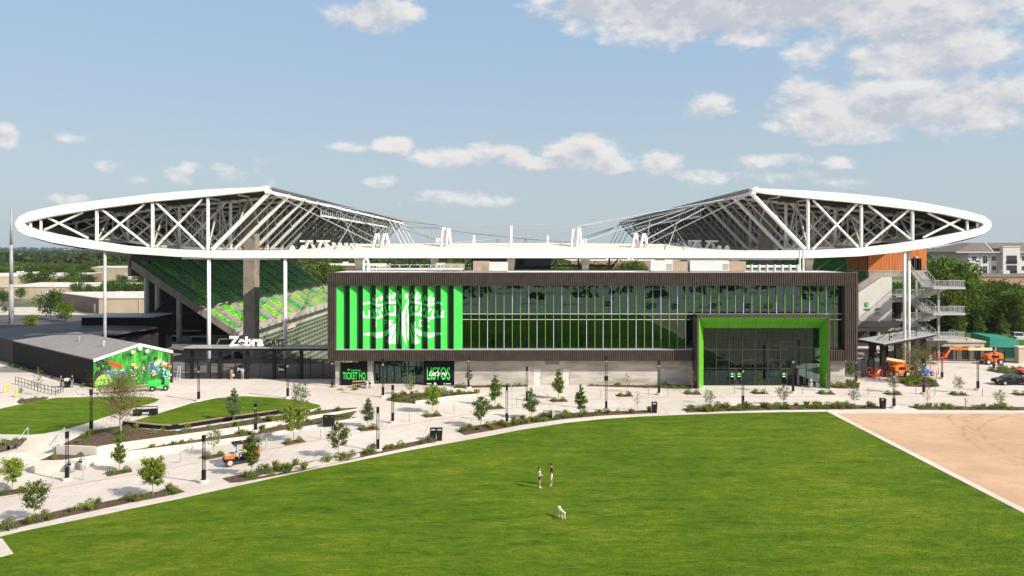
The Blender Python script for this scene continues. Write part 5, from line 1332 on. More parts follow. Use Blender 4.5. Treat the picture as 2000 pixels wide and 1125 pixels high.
# ================================================================ BUILDINGS AROUND
def warehouse(label, pts, z0, z1, side='warehouse_brown', front='warehouse_tan', doors=(), name='warehouse', vents=3, roof='warehouse_roof'):
    """pts: four ground corners, first edge faces the stadium"""
    c_ = sum((Vector((x, y, 0)) for x, y in pts), Vector()) / 4; t = thing(name, label, 'building', (c_.x, c_.y, z0))
    V = [Vector((x, y, 0)) for x, y in pts]
    for i in range(4):
        a, b = V[i], V[(i + 1) % 4]; inn = (c_ - (a + b) / 2).normalized() * .4
        MB().slab([a + up(z0 - .5), b + up(z0 - .5), b + up(z1), a + up(z1)], inn).build('wall', front if i == 0 else side, t)
        n = int((b - a).length / 9)
        if i < 2 and n > 1:
            f = MB()
            for k in range(1, n): q = a.lerp(b, k / n) - inn * .2; f.bar(q + up(z0), q + up(z1), .18)
            f.build('pilaster', front if i == 0 else side, t)
    MB().slab([v + (v - c_).normalized() * .25 + up(z1) for v in V], (0, 0, .25)).build('roof', roof, t)
    rg = random.Random(int(abs(c_.x)))
    for _ in range(vents):
        p = V[0].lerp(V[1], rg.uniform(.15, .85)).lerp(V[3].lerp(V[2], rg.uniform(.2, .8)), rg.uniform(.2, .8)); s_ = rg.uniform(.5, 1.3)
        MB().box(p.x - s_, p.x + s_, p.y - s_, p.y + s_, z1 + .24, z1 + .24 + s_).build('roof_unit', 'unit_white', t)
    for (e, u, w_, h_) in doors:
        a, b = V[e], V[(e + 1) % 4]; inn = (c_ - (a + b) / 2).normalized(); dr = (b - a).normalized(); p = a.lerp(b, u) - inn * .05
        d_ = MB().slab([p + up(z0), p + dr * w_ + up(z0), p + dr * w_ + up(z0 + h_), p + up(z0 + h_)], -inn * .08); d_.build('door', 'plain_white_wall', t)
    return t
warehouse('low warehouse with pale roof, brown side wall and tan front beyond the shop', [(-121.6, 226), (-86, 226), (-112, 262), (-151, 255)], 0, 4.4, doors=[(3, .9, 1.6, 2.6)])
warehouse('tan windowless warehouse with dark corner bay among far trees', [(-262, 478), (-190, 470), (-180, 520), (-277, 520)], 0, 7.2, doors=[(0, .3, 5, 4)])
warehouse('white roofed warehouse with tan wall by the parking lot', [(-196, 296), (-166, 296), (-150, 330), (-205, 335)], 0, 4.2, doors=[(0, .5, 3, 3)])
warehouse('narrow pale workshop behind the dark spreading tree', [(-150, 300), (-118, 292), (-104, 330), (-140, 340)], 0, 3.6, doors=[(0, .3, 3, 2.6)])
warehouse('long low warehouse cluttered with rooftop units behind the steel pole', [(-285, 372), (-228, 385), (-235, 440), (-310, 430)], 0, 5.2, vents=12)
warehouse('far pale factory half hidden by hillside trees', [(-450, 660), (-330, 650), (-320, 700), (-460, 710)], 0, 6.5, vents=8)
warehouse('far cream hall behind the roof columns', [(-330, 720), (-250, 715), (-240, 780), (-330, 780)], 0, 8, vents=6)
warehouse('long tan hall seen under the white ring left of the scoreboard', [(-62, 352), (-14, 352), (-14, 400), (-70, 400)], 0, 10.6, side='tan_block')
warehouse('brown hall seen between the ring and the clubhouse roof at its left end', [(-96, 372), (-66, 372), (-66, 420), (-100, 420)], 0, 10.8, front='warehouse_brown')
warehouse('long reddish hall seen under the white ring right of the scoreboard', [(32, 420), (92, 420), (92, 470), (32, 470)], 0, 12.4, front='brick_wall')
warehouse('cream hall farther back seen right of the scoreboard', [(60, 340), (84, 340), (84, 360), (60, 360)], 0, 8.6)
warehouse('brick hall with a pale roof line right of the stair tower', [(134, 225), (205, 225), (215, 262), (134, 262)], 2, 10.6, front='brick_wall', side='brick_wall', roof='shingle')
# apartment house
ap = thing('apartment_house', 'pale three storey apartment house with dark shingle hip roof', 'building', (176, 262, 3))
ax0, ax1, ay, azt, azb = 153.0, 200.0, 258.0, PZ(492, 258), 3.0
MB().box(ax0, ax1, ay, ay + 22, azb, azt).build('wall', 'apartment_wall', ap)
MB().box(163.8, 169.5, ay - 1.8, ay, azb, azt + 1.7).build('bay', 'apartment_wall', ap)
MB().box(163.6, 169.7, ay - 2.0, ay + 2, azt + 1.7, azt + 1.95).build('bay_cap', 'plain_white_wall', ap)
rz = PZ(474, 264)
o = MB(); o.face([(ax0 - 4.5, ay - 1.2, azt), (ax1, ay - 1.2, azt), (ax1, ay + 8, rz), (ax0 + 6, ay + 8, rz)]).face([(ax0 - 4.5, ay - 1.2, azt), (ax0 + 6, ay + 8, rz), (ax0 + 6, ay + 14, rz), (ax0 - 4.5, ay + 23, azt)]).face([(ax0 - 4.5, ay + 23, azt), (ax0 + 6, ay + 14, rz), (ax1, ay + 14, rz), (ax1, ay + 23, azt)]).face([(ax0 + 6, ay + 8, rz), (ax1, ay + 8, rz), (ax1, ay + 14, rz), (ax0 + 6, ay + 14, rz)]).face([(ax0 - 4.5, ay - 1.2, azt), (ax0 - 4.5, ay + 23, azt), (ax1, ay + 23, azt), (ax1, ay - 1.2, azt)])
o.build('roof', 'shingle', ap)
MB().box(ax0 - 4.6, ax1, ay - 1.4, ay - 1.2, azt - .25, azt + .05).build('fascia', 'plain_white_wall', ap)
MB().bar((161.0, ay - 1.0, azt + .05), (163.5, ay + 7.6, rz - .05), .25).build('valley_flashing', 'plain_white_wall', ap)
for X in (153.2, 157.3, 160.4, 163.2, 170.2, 174): MB().bar((X, ay - .05, azb), (X, ay - .05, azt), .14).build('downpipe', 'steel_grey', ap)
for fl_ in range(4):
    z = azt - 3.0 - fl_ * 3.26
    for X in (155.3, 158.9, 161.9, 172.0, 175.6, 179):
        big = X == 158.9; w_ = MB().box(X - .8, X + .8, ay - .06, ay + .02, z - (.9 if big else 0), z + 1.6).build('window', 'mullion_white', ap)
        MB().box(X - .68, X + .68, ay - .1, ay - .065, z - (.8 if big else -.1), z + 1.5).build('pane', 'dark_glass', w_); MB().box(X - .03, X + .03, ay - .13, ay - .1, z + .1, z + 1.5).build('frame', 'mullion_white', w_)
    w_ = MB().box(165.0, 168.4, ay - 1.88, ay - 1.8, z - .9, z + 1.8).build('balcony', 'dark_interior', ap); MB().box(165.0, 168.4, ay - 2.0, ay - 1.92, z - .9, z + .1).build('railing', 'black_metal', w_)
# far hillside houses
rg = random.Random(21); hl = ['tiny pale house on the far hillside ridge beyond the warehouses']
for i in range(26):
    x = rg.choice([rg.uniform(-60, 130), rg.uniform(120, 260), rg.uniform(1850, 2050), rg.uniform(680, 900), rg.uniform(1080, 1260)]); Y = rg.uniform(1300, 3000); X = PX(x, Y); z = hill(X, Y); w_ = rg.uniform(8, 22); h_ = rg.uniform(5, 10)
    t = thing('hillside_house', 'tiny pale building on the far hillside among dark trees', 'house', (X, Y, z), 0, 'far hillside buildings')
    MB().box(X - w_, X + w_, Y, Y + 12, z - 4, z + h_).build('wall', rg.choice(['warehouse_tan', 'apartment_wall', 'plain_white_wall', 'brick_wall']), t)
    MB().slab([(X - w_ - 1, Y - 1, z + h_), (X + w_ + 1, Y - 1, z + h_), (X + w_ - 2, Y + 6, z + h_ + 3), (X - w_ + 2, Y + 6, z + h_ + 3)], (0, 1, 0)).build('roof', rg.choice(['shingle', 'warehouse_roof']), t)
# parking lot, verge and steel pole on the left
o = MB().box(-200, -112, 186, 220, -.05, .01).build('car_park', 'asphalt'); struct(o)
o = MB().box(-170, -100, 172, 185, -.05, .03).build('verge', 'turf'); struct(o)
o = MB().box(-175, -95, 160, 171, -.05, .02).build('path', 'pale_paving'); struct(o)
o = MB().prism([(-160, 221), (-122, 221), (-152, 250), (-190, 250)], -.05, .012).build('yard', 'pale_paving'); struct(o)
t = thing('steel_pole', 'very tall tapered galvanised steel transmission pole', 'pole', (PX(22, 195), 195, 0)); X = PX(22, 195)
zz = [0, 10, 20, 29.3]
for a, b, r1, r2 in ((0, 10, .72, .58), (10, 20, .56, .44), (20, 29.3, .42, .27)): MB().tube((X, 195, a - .05), (X, 195, b + .01), r1 * .85, 14, r2 * .85).build('section', 'pole_grey', t, smooth=True)
MB().box(X + .5, X + .9, 194.6, 195, 3.2, 4.2).build('box', 'steel_grey', t)
for x, y, tp in ((92, 557, 533), (111, 556, 537)):
    Y = H * F / (y - HZ); X = PX(x, Y); t = thing('utility_pole', 'thin timber utility pole with crossarm beyond the pale warehouse roof', 'pole', (X, Y, 0), 0, 'timber utility poles')
    MB().tube((X, Y, -.1), (X, Y, PZ(tp, Y)), .22, 7, .14).build('pole', 'timber', t); MB().bar((X - 1.3, Y, PZ(tp, Y) - .8), (X + 1.3, Y, PZ(tp, Y) - .8), .18).build('crossarm', 'timber', t)
t = thing('steel_pole', 'slender dark power pole rising behind the ring canopy', 'pole', (PX(844, 330), 330, 0)); X = PX(844, 330)
MB().tube((X, 330, -.1), (X, 330, PZ(443, 330)), .3, 8, .16).build('shaft', 'steel_grey', t)
for k in range(4): MB().bar((X, 330, PZ(446 + k * 11, 330)), (X + (1.4 if k % 2 else 1.8), 330, PZ(445 + k * 11, 330)), .18).build('arm', 'steel_grey', t)
mesh_fence(thing('boundary_fence', 'black mesh boundary fence beside the car park verge', 'fence', (-150, 176, 0)), (-150, 173, 0), (-98, 173, 0), 1.8, 16)
# ================================================================ VEGETATION
def leaf_mesh(name, pts, size, mt, rnd, flat_=.0, aspect=.55):
    """one small kinked leaf (two triangles) at every point"""
    k = len(pts); n = np.random.normal(size=(k, 3)); n[:, 2] = np.abs(n[:, 2]) + flat_; n /= np.linalg.norm(n, axis=1)[:, None]
    a = np.random.normal(size=(k, 3)); u = np.cross(n, a); u /= np.linalg.norm(u, axis=1)[:, None]; v = np.cross(n, u)
    s = size * (1 - rnd + 2 * rnd * np.random.rand(k))[:, None]
    q = np.stack([pts - u * s, pts + v * s * aspect + n * s * .15, pts + u * s, pts - v * s * aspect + n * s * .15], 1)
    me = bpy.data.meshes.new(name); me.vertices.add(4 * k); me.vertices.foreach_set('co', q.ravel())
    me.loops.add(4 * k); me.loops.foreach_set('vertex_index', np.arange(4 * k, dtype=np.int32)); me.polygons.add(k)
    me.polygons.foreach_set('loop_start', np.arange(0, 4 * k, 4, dtype=np.int32)); me.polygons.foreach_set('loop_total', np.full(k, 4, dtype=np.int32))
    me.materials.append(M[mt]); me.update(); return me
def make_tree(hgt, crown0, width, nleaf, leaf, mt, seed, shape='oval', bark='bark', limbs=16, trunk=.035, spread=.16, lean=0., multi=1):
    """returns (trunk mesh, crown mesh), base at the origin"""
    rg = random.Random(seed); np.random.seed(seed); m = MB(); tips = []
    for q in range(multi):
        ang0 = rg.random() * 6.28; off = Vector((0, 0, 0)); p = Vector((0, 0, -.12)); top = Vector((lean + (math.cos(ang0) * width * .18 if multi > 1 else 0), math.sin(ang0) * width * .18 if multi > 1 else 0, hgt * .93)); n = 7; pts = []
        for i in range(n + 1):
            t_ = i / n; j = Vector((rg.gauss(0, 1), rg.gauss(0, 1), 0)) * hgt * .008 * (t_ > 0); pts.append(p.lerp(top, t_) + j)
        for i in range(n): m.tube(pts[i], pts[i + 1], trunk * hgt / 3 * (1 - .85 * i / n), 6, trunk * hgt / 3 * (1 - .85 * (i + 1) / n))
        L = limbs // multi
        for i in range(L):
            t_ = (i + .5 * rg.random()) / L; z = crown0 + (hgt * .96 - crown0) * t_; f = (z + .12) / (hgt * .93 + .12); k = min(n - 1, int(f * n)); b = pts[k].lerp(pts[k + 1], min(1, f * n - k))
            if shape == 'cone': rad = width / 2 * (1 - t_) ** .75 * (.55 + .45 * min(1, t_ * 5))
            elif shape == 'vase': rad = width / 2 * (.45 + .55 * math.sin(math.pi * (.15 + .75 * t_)))
            else: rad = width / 2 * math.sqrt(max(.05, 1 - (2 * t_ - .85) ** 2))
            rad *= rg.uniform(.62, 1.12); az_ = i * 2.4 + rg.uniform(-.5, .5); rise = rg.uniform(.15, .6) * rad * (1.6 if shape == 'vase' else 1)
            e = b + Vector((math.cos(az_) * rad, math.sin(az_) * rad, rise)); mid_ = b.lerp(e, .5) + Vector((0, 0, -.06 * rad))
            r0 = trunk * hgt / 3 * .42 * (1 - .6 * t_); m.tube(b, mid_, r0, 5, r0 * .7); m.tube(mid_, e, r0 * .7, 5, r0 * .25)
            for u in (.35, .55, .75, .92, 1.05): tips.append((b.lerp(e, u) + Vector((0, 0, .03 * rad)), rad * (.2 + .25 * u)))
            if hgt > 5:
                for u in (.5, .8):
                    s_ = b.lerp(e, u); w_ = s_ + Vector((rg.gauss(0, 1), rg.gauss(0, 1), rg.uniform(.1, .8))) * rad * .35; m.tube(s_, w_, r0 * .4, 4, r0 * .12); tips.append((w_, rad * .3))
    tp = np.array([t_[0][:] for t_ in tips]); wd = np.array([t_[1] for t_ in tips]); pr = wd ** 1.2 / (wd ** 1.2).sum()
    idx = np.random.choice(len(tips), nleaf, p=pr); pts = tp[idx] + np.random.normal(size=(nleaf, 3)) * (wd[idx] * spread * 2.6 + .02)[:, None]
    pts[:, 2] = np.maximum(pts[:, 2], crown0 * .8)
    return m.mesh('trunk', bark), leaf_mesh('crown', pts, leaf, mt, .35)
def plant(name, meshes, loc, label, cat='tree', rz=0., s=1., group=None, sz=None):
    t = thing(name, label, cat, loc, rz, group); t.scale = (s, s, sz or s)
    put('trunk', meshes[0], t); put('crown', meshes[1], t); return t
V = {
 'dense': make_tree(3.0, .85, 1.95, 3825, 0.083, 'leaf_yellowgreen', 1, 'oval', 'bark_pale', 20),
 'dense2': make_tree(3.0, .8, 1.9, 2550, 0.083, 'leaf_yellowgreen', 2, 'oval', 'bark_pale', 18),
 'oak': make_tree(3.2, .8, 1.7, 2295, 0.078, 'leaf_green', 3, 'oval', 'bark_pale', 18),
 'oak2': make_tree(3.2, .75, 1.6, 1938, 0.078, 'leaf_green', 4, 'oval', 'bark_pale', 17),
 'cone': make_tree(3.3, .6, 1.75, 2550, 0.073, 'leaf_grey', 5, 'cone', 'bark_pale', 22),
 'cone2': make_tree(3.3, .6, 1.6, 2295, 0.078, 'leaf_green', 12, 'cone', 'bark_pale', 22),
 'sparse': make_tree(3.0, .7, 1.7, 1071, 0.068, 'leaf_grey', 6, 'oval', 'bark_pale', 18),
 'bare': make_tree(2.8, .7, 1.3, 280, 0.049, 'leaf_olive', 7, 'cone', 'bark_pale', 18),
 'big': make_tree(7.4, 2.0, 5.6, 9360, 0.083, 'leaf_olive', 8, 'vase', 'bark_pale', 34, .05, .26),
 'big2': make_tree(6.6, 1.8, 6.2, 5200, .10, 'leaf_olive', 9, 'vase', 'bark', 34, .06, .26),
 'narrow': make_tree(3.2, .7, 1.15, 1950, 0.072, 'leaf_green', 14, 'oval', 'bark_pale', 20),
 'slim': make_tree(2.6, .9, .9, 663, 0.068, 'leaf_green', 10, 'oval', 'bark_pale', 10),
}
# (base px, base py, photo crown-top py, kind, level, label)
TREES = [
 (24, 957, 894, 'dense2', g, 'yellow green young tree in the square planter below the stairs'),
 (67, 1016, 938, 'oak', g, 'loose green young tree in the long bed at the field path end'),
 (233, 918, 853, 'cone2', g, 'green conical young tree in the planter beside the steel bins'),
 (299, 967, 888, 'dense', g, 'fullest yellow green young tree casting a round shadow by the path'),
 (418, 886, 826, 'sparse', g, 'thin crowned young tree in the planter ahead of the utility cart'),
 (492, 928, 848, 'narrow', g, 'green young tree standing in front of the utility cart'),
 (457, 824, 758, 'cone', flat, 'greyish conical tree behind the black seat wall, alone'),
 (586, 812, 742, 'sparse', flat, 'wispy grey green tree at the tip of the terrace lawn'),
 (574, 860, 788, 'dense2', g, 'loose yellow green young tree in the planter left of the twin bins by the wall'),
 (719, 833, 777, 'cone', g, 'conical pale young tree in the planter right of the twin bins'),
 (661, 892, 823, 'oak2', g, 'dark leaved young tree in the path bed below the twin bins'),
 (844, 806, 752, 'dense2', g, 'bright green young tree in the planter in front of the storefront bed'),
 (800, 772, 727, 'sparse', g, 'wispy small tree in the bed in front of the storefront doors'),
 (967, 793, 733, 'cone2', g, 'conical green young tree in a planter before the pale wall, left one'),
 (939, 834, 774, 'oak2', g, 'dark open crowned young tree in the path bed beside the footing lamp'),
 (1037, 818, 757, 'cone', g, 'greyish open young tree near the white post box in the path bed'),
 (1091, 779, 721, 'cone2', g, 'tall slim topped green tree between the two pale wall doors'),
 (1134, 810, 751, 'cone2', g, 'dense dark conical tree in the path bed right of the white post'),
 (917, 757, 722, 'slim', g, 'slim little tree against the pale wall beside the black sign'),
 (1245, 802, 764, 'bare', g, 'almost leafless sapling in the path bed by the black bin'),
 (1224, 766, 727, 'bare', g, 'almost leafless sapling in the planter before the pale wall'),
 (1385, 797, 759, 'sparse', g, 'small thin tree in the grassy bed, left of the portal lamp'),
 (1352, 764, 722, 'bare', g, 'thin sapling at the left foot of the green portal'),
 (1484, 763, 730, 'slim', g, 'thin sapling in the planter in front of the portal glass'),
 (1530, 792, 748, 'sparse', g, 'small open tree in the grassy bed before the portal doors'),
 (1614, 764, 725, 'bare', g, 'thin sapling at the right foot of the green portal'),
 (1669, 791, 755, 'sparse', g, 'small open tree at the right end of the grassy bed'),
 (1744, 766, 727, 'sparse', g, 'small open tree in the planter behind the tall twin lamp'),
 (1812, 795, 752, 'bare', g, 'thin sapling in the far right bed left of the white post'),
 (1872, 767, 733, 'sparse', g, 'small open tree in the planter on the car court'),
 (1953, 796, 759, 'sparse', g, 'small open tree in the far right bed right of the white post'),
 (1661, 750, 706, 'slim', g, 'slim sapling at the corner under the brown overhang'),
 (75, 772, 718, 'bare', flat, 'leafless pale sapling beside the shop ramp'),
 (40, 776, 757, 'slim', flat, 'tiny sapling in the small bed near the yellow posts'),
]
vr = random.Random(2)
HGT = {k: float(np.max([v.co.z for v in V[k][1].vertices])) for k in V}
for (x, y, ty, kd, zf, lab) in TREES:
    X, Y, z = gnd(x, y, zf); s = (y - ty) * Y / F / HGT[kd]
    plant('young_tree', V[kd], (X, Y, z + .05), lab, 'tree', vr.random() * 6.28, s, 'young trees on the plaza')
X, Y, z = gnd(236, 851, flat); plant('plaza_tree', V['big'], (X, Y, 0.05), 'large thin leaved tree with spreading limbs by the terrace stairs', 'tree', 1.1, (851 - 703) * Y / F / HGT['big'])
X, Y, z = gnd(1789, 748, flat); plant('plaza_tree', V['big2'], (X, Y, .05), 'large olive leaved tree in the round bed beside the boom lifts', 'tree', 2.0, (748 - 655) * Y / F / HGT['big2'])
# shrubs
def tuft(seed, n, hgt, rad, mt):
    rg = random.Random(seed); m = MB()
    for _ in range(n):
        a = rg.random() * 6.28; r_ = rad * rg.random() ** .7; b = Vector((math.cos(a) * r_ * .4, math.sin(a) * r_ * .4, -.02)); h_ = hgt * rg.uniform(.5, 1); e = Vector((math.cos(a) * r_ * 1.2, math.sin(a) * r_ * 1.2, h_)); w_ = Vector((-math.sin(a), math.cos(a), 0)) * rg.uniform(.015, .035); c_ = b.lerp(e, .6) + Vector((0, 0, .12 * hgt))
        m.face([b - w_, b + w_, c_ + w_, c_ - w_]); m.face([c_ - w_, c_ + w_, e])
    return m.mesh('tuft', mt)
def bush(seed, n, hgt, rad, mt, leaf=.06):
    np.random.seed(seed); p = np.random.normal(size=(n, 3)); p /= np.linalg.norm(p, axis=1)[:, None]; p *= (np.random.rand(n) ** .4)[:, None]; p[:, 2] = np.abs(p[:, 2])
    p[:, :2] *= rad; p[:, 2] *= hgt; p += np.random.normal(size=(n, 3)) * .03; return leaf_mesh('bush', p, leaf, mt, .4)
SH = {'bush': [bush(31, 170, .55, .36, 'shrub_green'), bush(32, 150, .45, .42, 'shrub_green'), bush(33, 170, .5, .4, 'leaf_grey')],
      'straw': [tuft(41, 90, .6, .4, 'grass_straw'), tuft(42, 80, .5, .45, 'shrub_green'), tuft(43, 80, .55, .42, 'grass_straw')],
      'low': [bush(34, 90, .22, .38, 'leaf_grey', .05), bush(35, 100, .28, .34, 'shrub_green', .05)]}
def inside(p, poly):
    c_ = False; x, y = p
    for i in range(len(poly)):
        (x1, y1), (x2, y2) = poly[i], poly[i - 1]
        if (y1 > y) != (y2 > y) and x < (x2 - x1) * (y - y1) / (y2 - y1) + x1: c_ = not c_
    return c_
SHRUBS = []
def shrub(p, z, fam, label, grp, s): SHRUBS.append((math.hypot(p[0], p[1]) / s, p, z, vr.choice(SH[fam]), label, grp, s * 1.08, vr.random() * 6.28, vr.uniform(.8, 1.2)))
def fill(key, n, fams, label, smin=.7, smax=1.2, zf=None, off=.05):
    poly = bedw[key] if isinstance(key, str) else key; xs = [p[0] for p in poly]; ys = [p[1] for p in poly]; got = []; tries = 0; zf = zf or (flat if key in TERR else g)
    while len(got) < n and tries < n * 60:
        tries += 1; p = (vr.uniform(min(xs), max(xs)), vr.uniform(min(ys), max(ys)))
        if inside(p, poly) and all((p[0] - q[0]) ** 2 + (p[1] - q[1]) ** 2 > .18 for q in got): got.append(p)
    for p in got:
        fam = vr.choice(fams); lb = label if ' in the ' not in label else {'bush': 'rounded leafy shrub', 'straw': 'upright grassy clump', 'low': 'ground hugging plant'}[fam] + ' in the ' + label.split(' in the ')[-1]
        shrub(p, zf(*p) + off, fam, lb, 'shrubs in the ' + label.split(' in the ')[-1] if ' in the ' in label else label, vr.uniform(smin, smax))
fill('path_a', 34, ['bush', 'low', 'low', 'straw'], 'low shrub in the mulch bed at the west end of the field path')
fill('path_b', 40, ['bush', 'low', 'straw', 'straw'], 'low shrub in the mulch bed between cart and black bin')
fill('path_c', 46, ['straw', 'bush', 'straw'], 'grassy shrub in the curved bed with the white post')
fill('path_d', 64, ['straw', 'straw', 'bush'], 'straw coloured grass clump in the long bed facing the portal', .8, 1.3)
fill('path_e', 34, ['bush', 'straw', 'low'], 'low shrub in the bed along the bare earth')
fill('corner', 16, ['bush', 'straw'], 'low shrub in the corner bed below the ticket sign')
fill('entry', 40, ['bush', 'bush', 'straw'], 'leafy shrub in the bed before the storefront')
fill('wall_a', 20, ['bush', 'low'], 'leafy shrub in the strip bed at the pale wall foot, near the sign', .6, 1.0)
fill('wall_b', 26, ['bush', 'low'], 'leafy shrub in the strip bed at the pale wall foot, near the portal', .6, 1.0)
fill('east_pier', 16, ['bush', 'straw'], 'leafy shrub in the bed at the east corner pier')
fill('roundel', 34, ['straw', 'bush'], 'grassy shrub in the round bed under the large olive tree')
fill('east_hedge', 26, ['bush'], 'dense hedge shrub in the bed behind the black sedan', .9, 1.3)
fill('upper', 60, ['bush', 'low', 'straw', 'low'], 'low shrub in the upper mulch bed below the seat wall', .6, 1.1, flat, .08)
fill('west_small', 8, ['low', 'bush'], 'low shrub in the small bed near the yellow posts', .6, .9, flat, .05)
fill('far_left', 8, ['bush', 'low'], 'low shrub in the bed beside the terrace stairs', .8, 1.2, flat, .05)
midpoly = [(x, y + .3) for x, y in W2] + [(x, y - .1) for x, y in W1[::-1]]
fill(midpoly, 46, ['bush', 'low', 'straw'], 'low shrub in the narrow bed on the middle tier', .5, .9, lambda X, Y: mid(X), .0)
hp = [SA + Vector((-.652, -.758, 0)) * .3, Ab + Vector((-.652, -.758, 0)) * .3, Ab + Vector((-.652, -.758, 0)) * 1.3, SA + Vector((-.652, -.758, 0)) * 1.0]
fill([(p.x, p.y) for p in hp], 22, ['bush'], 'dark shrub along the black side wall of the shop', .7, 1.3, flat, 0)
for p in PLANT:
    q = planter_poly(*p); c_ = (sum(v[0] for v in q) / 4, sum(v[1] for v in q) / 4)
    for u, v in ((.2, .3), (.78, .25), (.3, .8), (.8, .75), (.12, .6)):
        a = [q[0][i] + (q[1][i] - q[0][i]) * u + (q[3][i] - q[0][i]) * v for i in (0, 1)]
        shrub(a, g(a[0]) + .05, 'bush', 'small leafy shrub in a square tree planter on the promenade', 'shrubs in the square planters', vr.uniform(.6, 1.0))
SHRUBS.sort(key=lambda q: q[0]); rest = {}
for i, (_, p, z, me, label, grp, s, rz_, sz_) in enumerate(SHRUBS):
    if i < 290:
        o = put('shrub', me, None, (p[0], p[1], z), (0, 0, rz_), (s, s, s * sz_)); tag(o, label, 'shrub', grp)
    else:
        co = np.empty(len(me.vertices) * 3); me.vertices.foreach_get('co', co); co = co.reshape(-1, 3); ca, sa = math.cos(rz_) * s, math.sin(rz_) * s
        w_ = np.c_[co[:, 0] * ca - co[:, 1] * sa + p[0], co[:, 0] * sa + co[:, 1] * ca + p[1], co[:, 2] * s * sz_ + z]; r_ = rest.setdefault('all', MB()); mi = ['shrub_green', 'leaf_grey', 'grass_straw'].index(me.materials[0].name); base = len(r_.v)
        r_.v += [tuple(q) for q in w_]
        for pg in me.polygons: r_.f.append(tuple(base + j for j in pg.vertices)); r_.m.append(mi)
o = kind(rest['all'].build('bed_planting', ['shrub_green', 'leaf_grey', 'grass_straw']), 'stuff'); o['label'] = 'small shrubs and grasses filling the farther planting beds'; o['category'] = 'shrubs'
X, Y, z = gnd(873, 773); m = MB()
for i in range(16):
    a = i * .39; m.tube((X, Y, .05), (X + math.cos(a) * .5, Y + math.sin(a) * .5, .3 + .45 * ((i * 7) % 5) / 5), .05, 4, .008)
tag(m.build('agave_plant', 'agave'), 'spiky grey agave in the storefront bed', 'plant')
# background trees
BT = [make_tree(9, 1.6, 8.5, 2000, .34, 'leaf_deep', 51, 'oval', 'bark', 26, .06, .2), make_tree(8.5, 1.8, 8, 1800, .34, 'leaf_deep', 52, 'vase', 'bark', 26, .06, .22), make_tree(10, 1.2, 8, 2200, .36, 'leaf_green', 53, 'oval', 'bark', 28, .06, .2), make_tree(9, 1.0, 7.4, 2000, .34, 'leaf_yellowgreen', 54, 'oval', 'bark', 26, .06, .2)]
BH = [float(np.max([v.co.z for v in b[1].vertices])) for b in BT]
def btree(x, ytop, Y, z, k, label, grp=None):
    s = (PZ(ytop, Y) - z) / BH[k]; plant('shade_tree', BT[k], (PX(x, Y), Y, z), label, 'tree', vr.random() * 6.28, s, grp)
btree(98, 562, 205, 0, 1, 'dark spreading tree in front of the brown warehouse wall'); btree(127, 588, 200, 0, 2, 'rounded bright tree beside the black service block'); btree(60, 612, 178, 0, 3, 'small light green shrub tree by the boundary fence')
lw = 'green tree among the wood between the far warehouses'
for i in range(64):
    x = vr.uniform(-30, 330); Y = vr.uniform(330, 640)
    if -290 < PX(x, Y) < -150 and (365 < Y < 440 or 295 < Y < 350 or 465 < Y < 525): Y = vr.choice([358, 452, 540, 560, 600])
    btree(x, HZ + (H - vr.uniform(6.5, 10)) * F / Y, Y, 0, (kk := vr.choice([0, 0, 1, 2])), ['rounded dark green', 'spreading dark green', 'tall brighter green'][kk] + lw[5:], 'wood between the far warehouses')
for i in range(10): btree(205 + i * 14 + vr.uniform(-4, 4), vr.uniform(542, 552), vr.uniform(268, 300), 0, vr.choice([0, 1, 2]), 'green tree behind the low warehouse, seen past the raker', 'trees behind the low warehouse')
for x, yt, Y in ((8, 566, 262), (40, 560, 285), (150, 548, 288), (176, 552, 280), (62, 548, 345), (90, 545, 350), (118, 540, 355), (140, 538, 352), (10, 598, 228)): btree(x, yt, Y, 0, vr.choice([0, 1, 2]), 'leafy tree standing between the pale warehouse roofs', 'trees between the warehouse roofs')
le = 'dense dark tree on the grass bank right of the stair tower'
for i in range(34):
    Y = vr.uniform(168, 214); x = vr.uniform(1815, 2050); zt_ = interp([(1800, 12), (1850, 15.5), (1900, 11.5), (1950, 11), (2050, 12)], x) * vr.uniform(.72, 1.0)
    X = PX(x, Y)
    btree(x, HZ + (H - zt_) * F / Y, Y, max(0, min(3.0, (Y - 150) * .08)), (kk := vr.choice([0, 0, 1, 2])), ['rounded', 'spreading', 'taller brighter'][kk] + le[5:].replace(' dark', ' dark' if kk < 2 else ''), 'trees on the east bank')
for i in range(16):
    x = 1840 + i * 13 + vr.uniform(-5, 5); btree(x, vr.uniform(560, 588), vr.uniform(160, 170), 1.2, (kk := vr.choice([0, 1, 2])), ['rounded', 'spreading', 'brighter'][kk] + ' low tree at the foot of the wooded bank', 'low trees at the foot of the bank')
for x, yt, Y in ((1845, 497, 190), (1868, 505, 185), (1830, 520, 180), (1885, 545, 172)): btree(x, yt, Y, 2.0, 2, 'tall bright topped tree between stair tower and apartments', 'tall trees by the stair tower')
for x in (1745, 1760, 1775, 1790, 1750, 1780): btree(x, vr.uniform(545, 560), vr.uniform(166, 185), 0, vr.choice([0, 2]), 'tree glimpsed behind the open concourse deck', 'trees behind the concourse deck')
for x, yb, yt in ((1873, 641, 612), (1913, 650, 614), (1957, 652, 612), (1998, 648, 620)):
    Y = 152.0; z = .8; s = (PZ(yt, Y) - z) / HGT['cone2']; plant('young_tree', V['cone2'], (PX(x, Y), Y, z), 'pale young tree in the row on the grass bank below the dark trees', 'tree', vr.random() * 6, s, 'young trees on the grass bank')
lc = 'tree seen between the white ring and the clubhouse roof'
for x in (780, 812, 905, 1095, 1110, 1128, 1155, 1172, 1222, 1240, 1262, 880, 1300, 1330, 650, 630, 668): btree(x, vr.uniform(506, 516), vr.uniform(290, 330), 0, vr.choice([0, 1, 2]), lc, 'trees beyond the pitch')
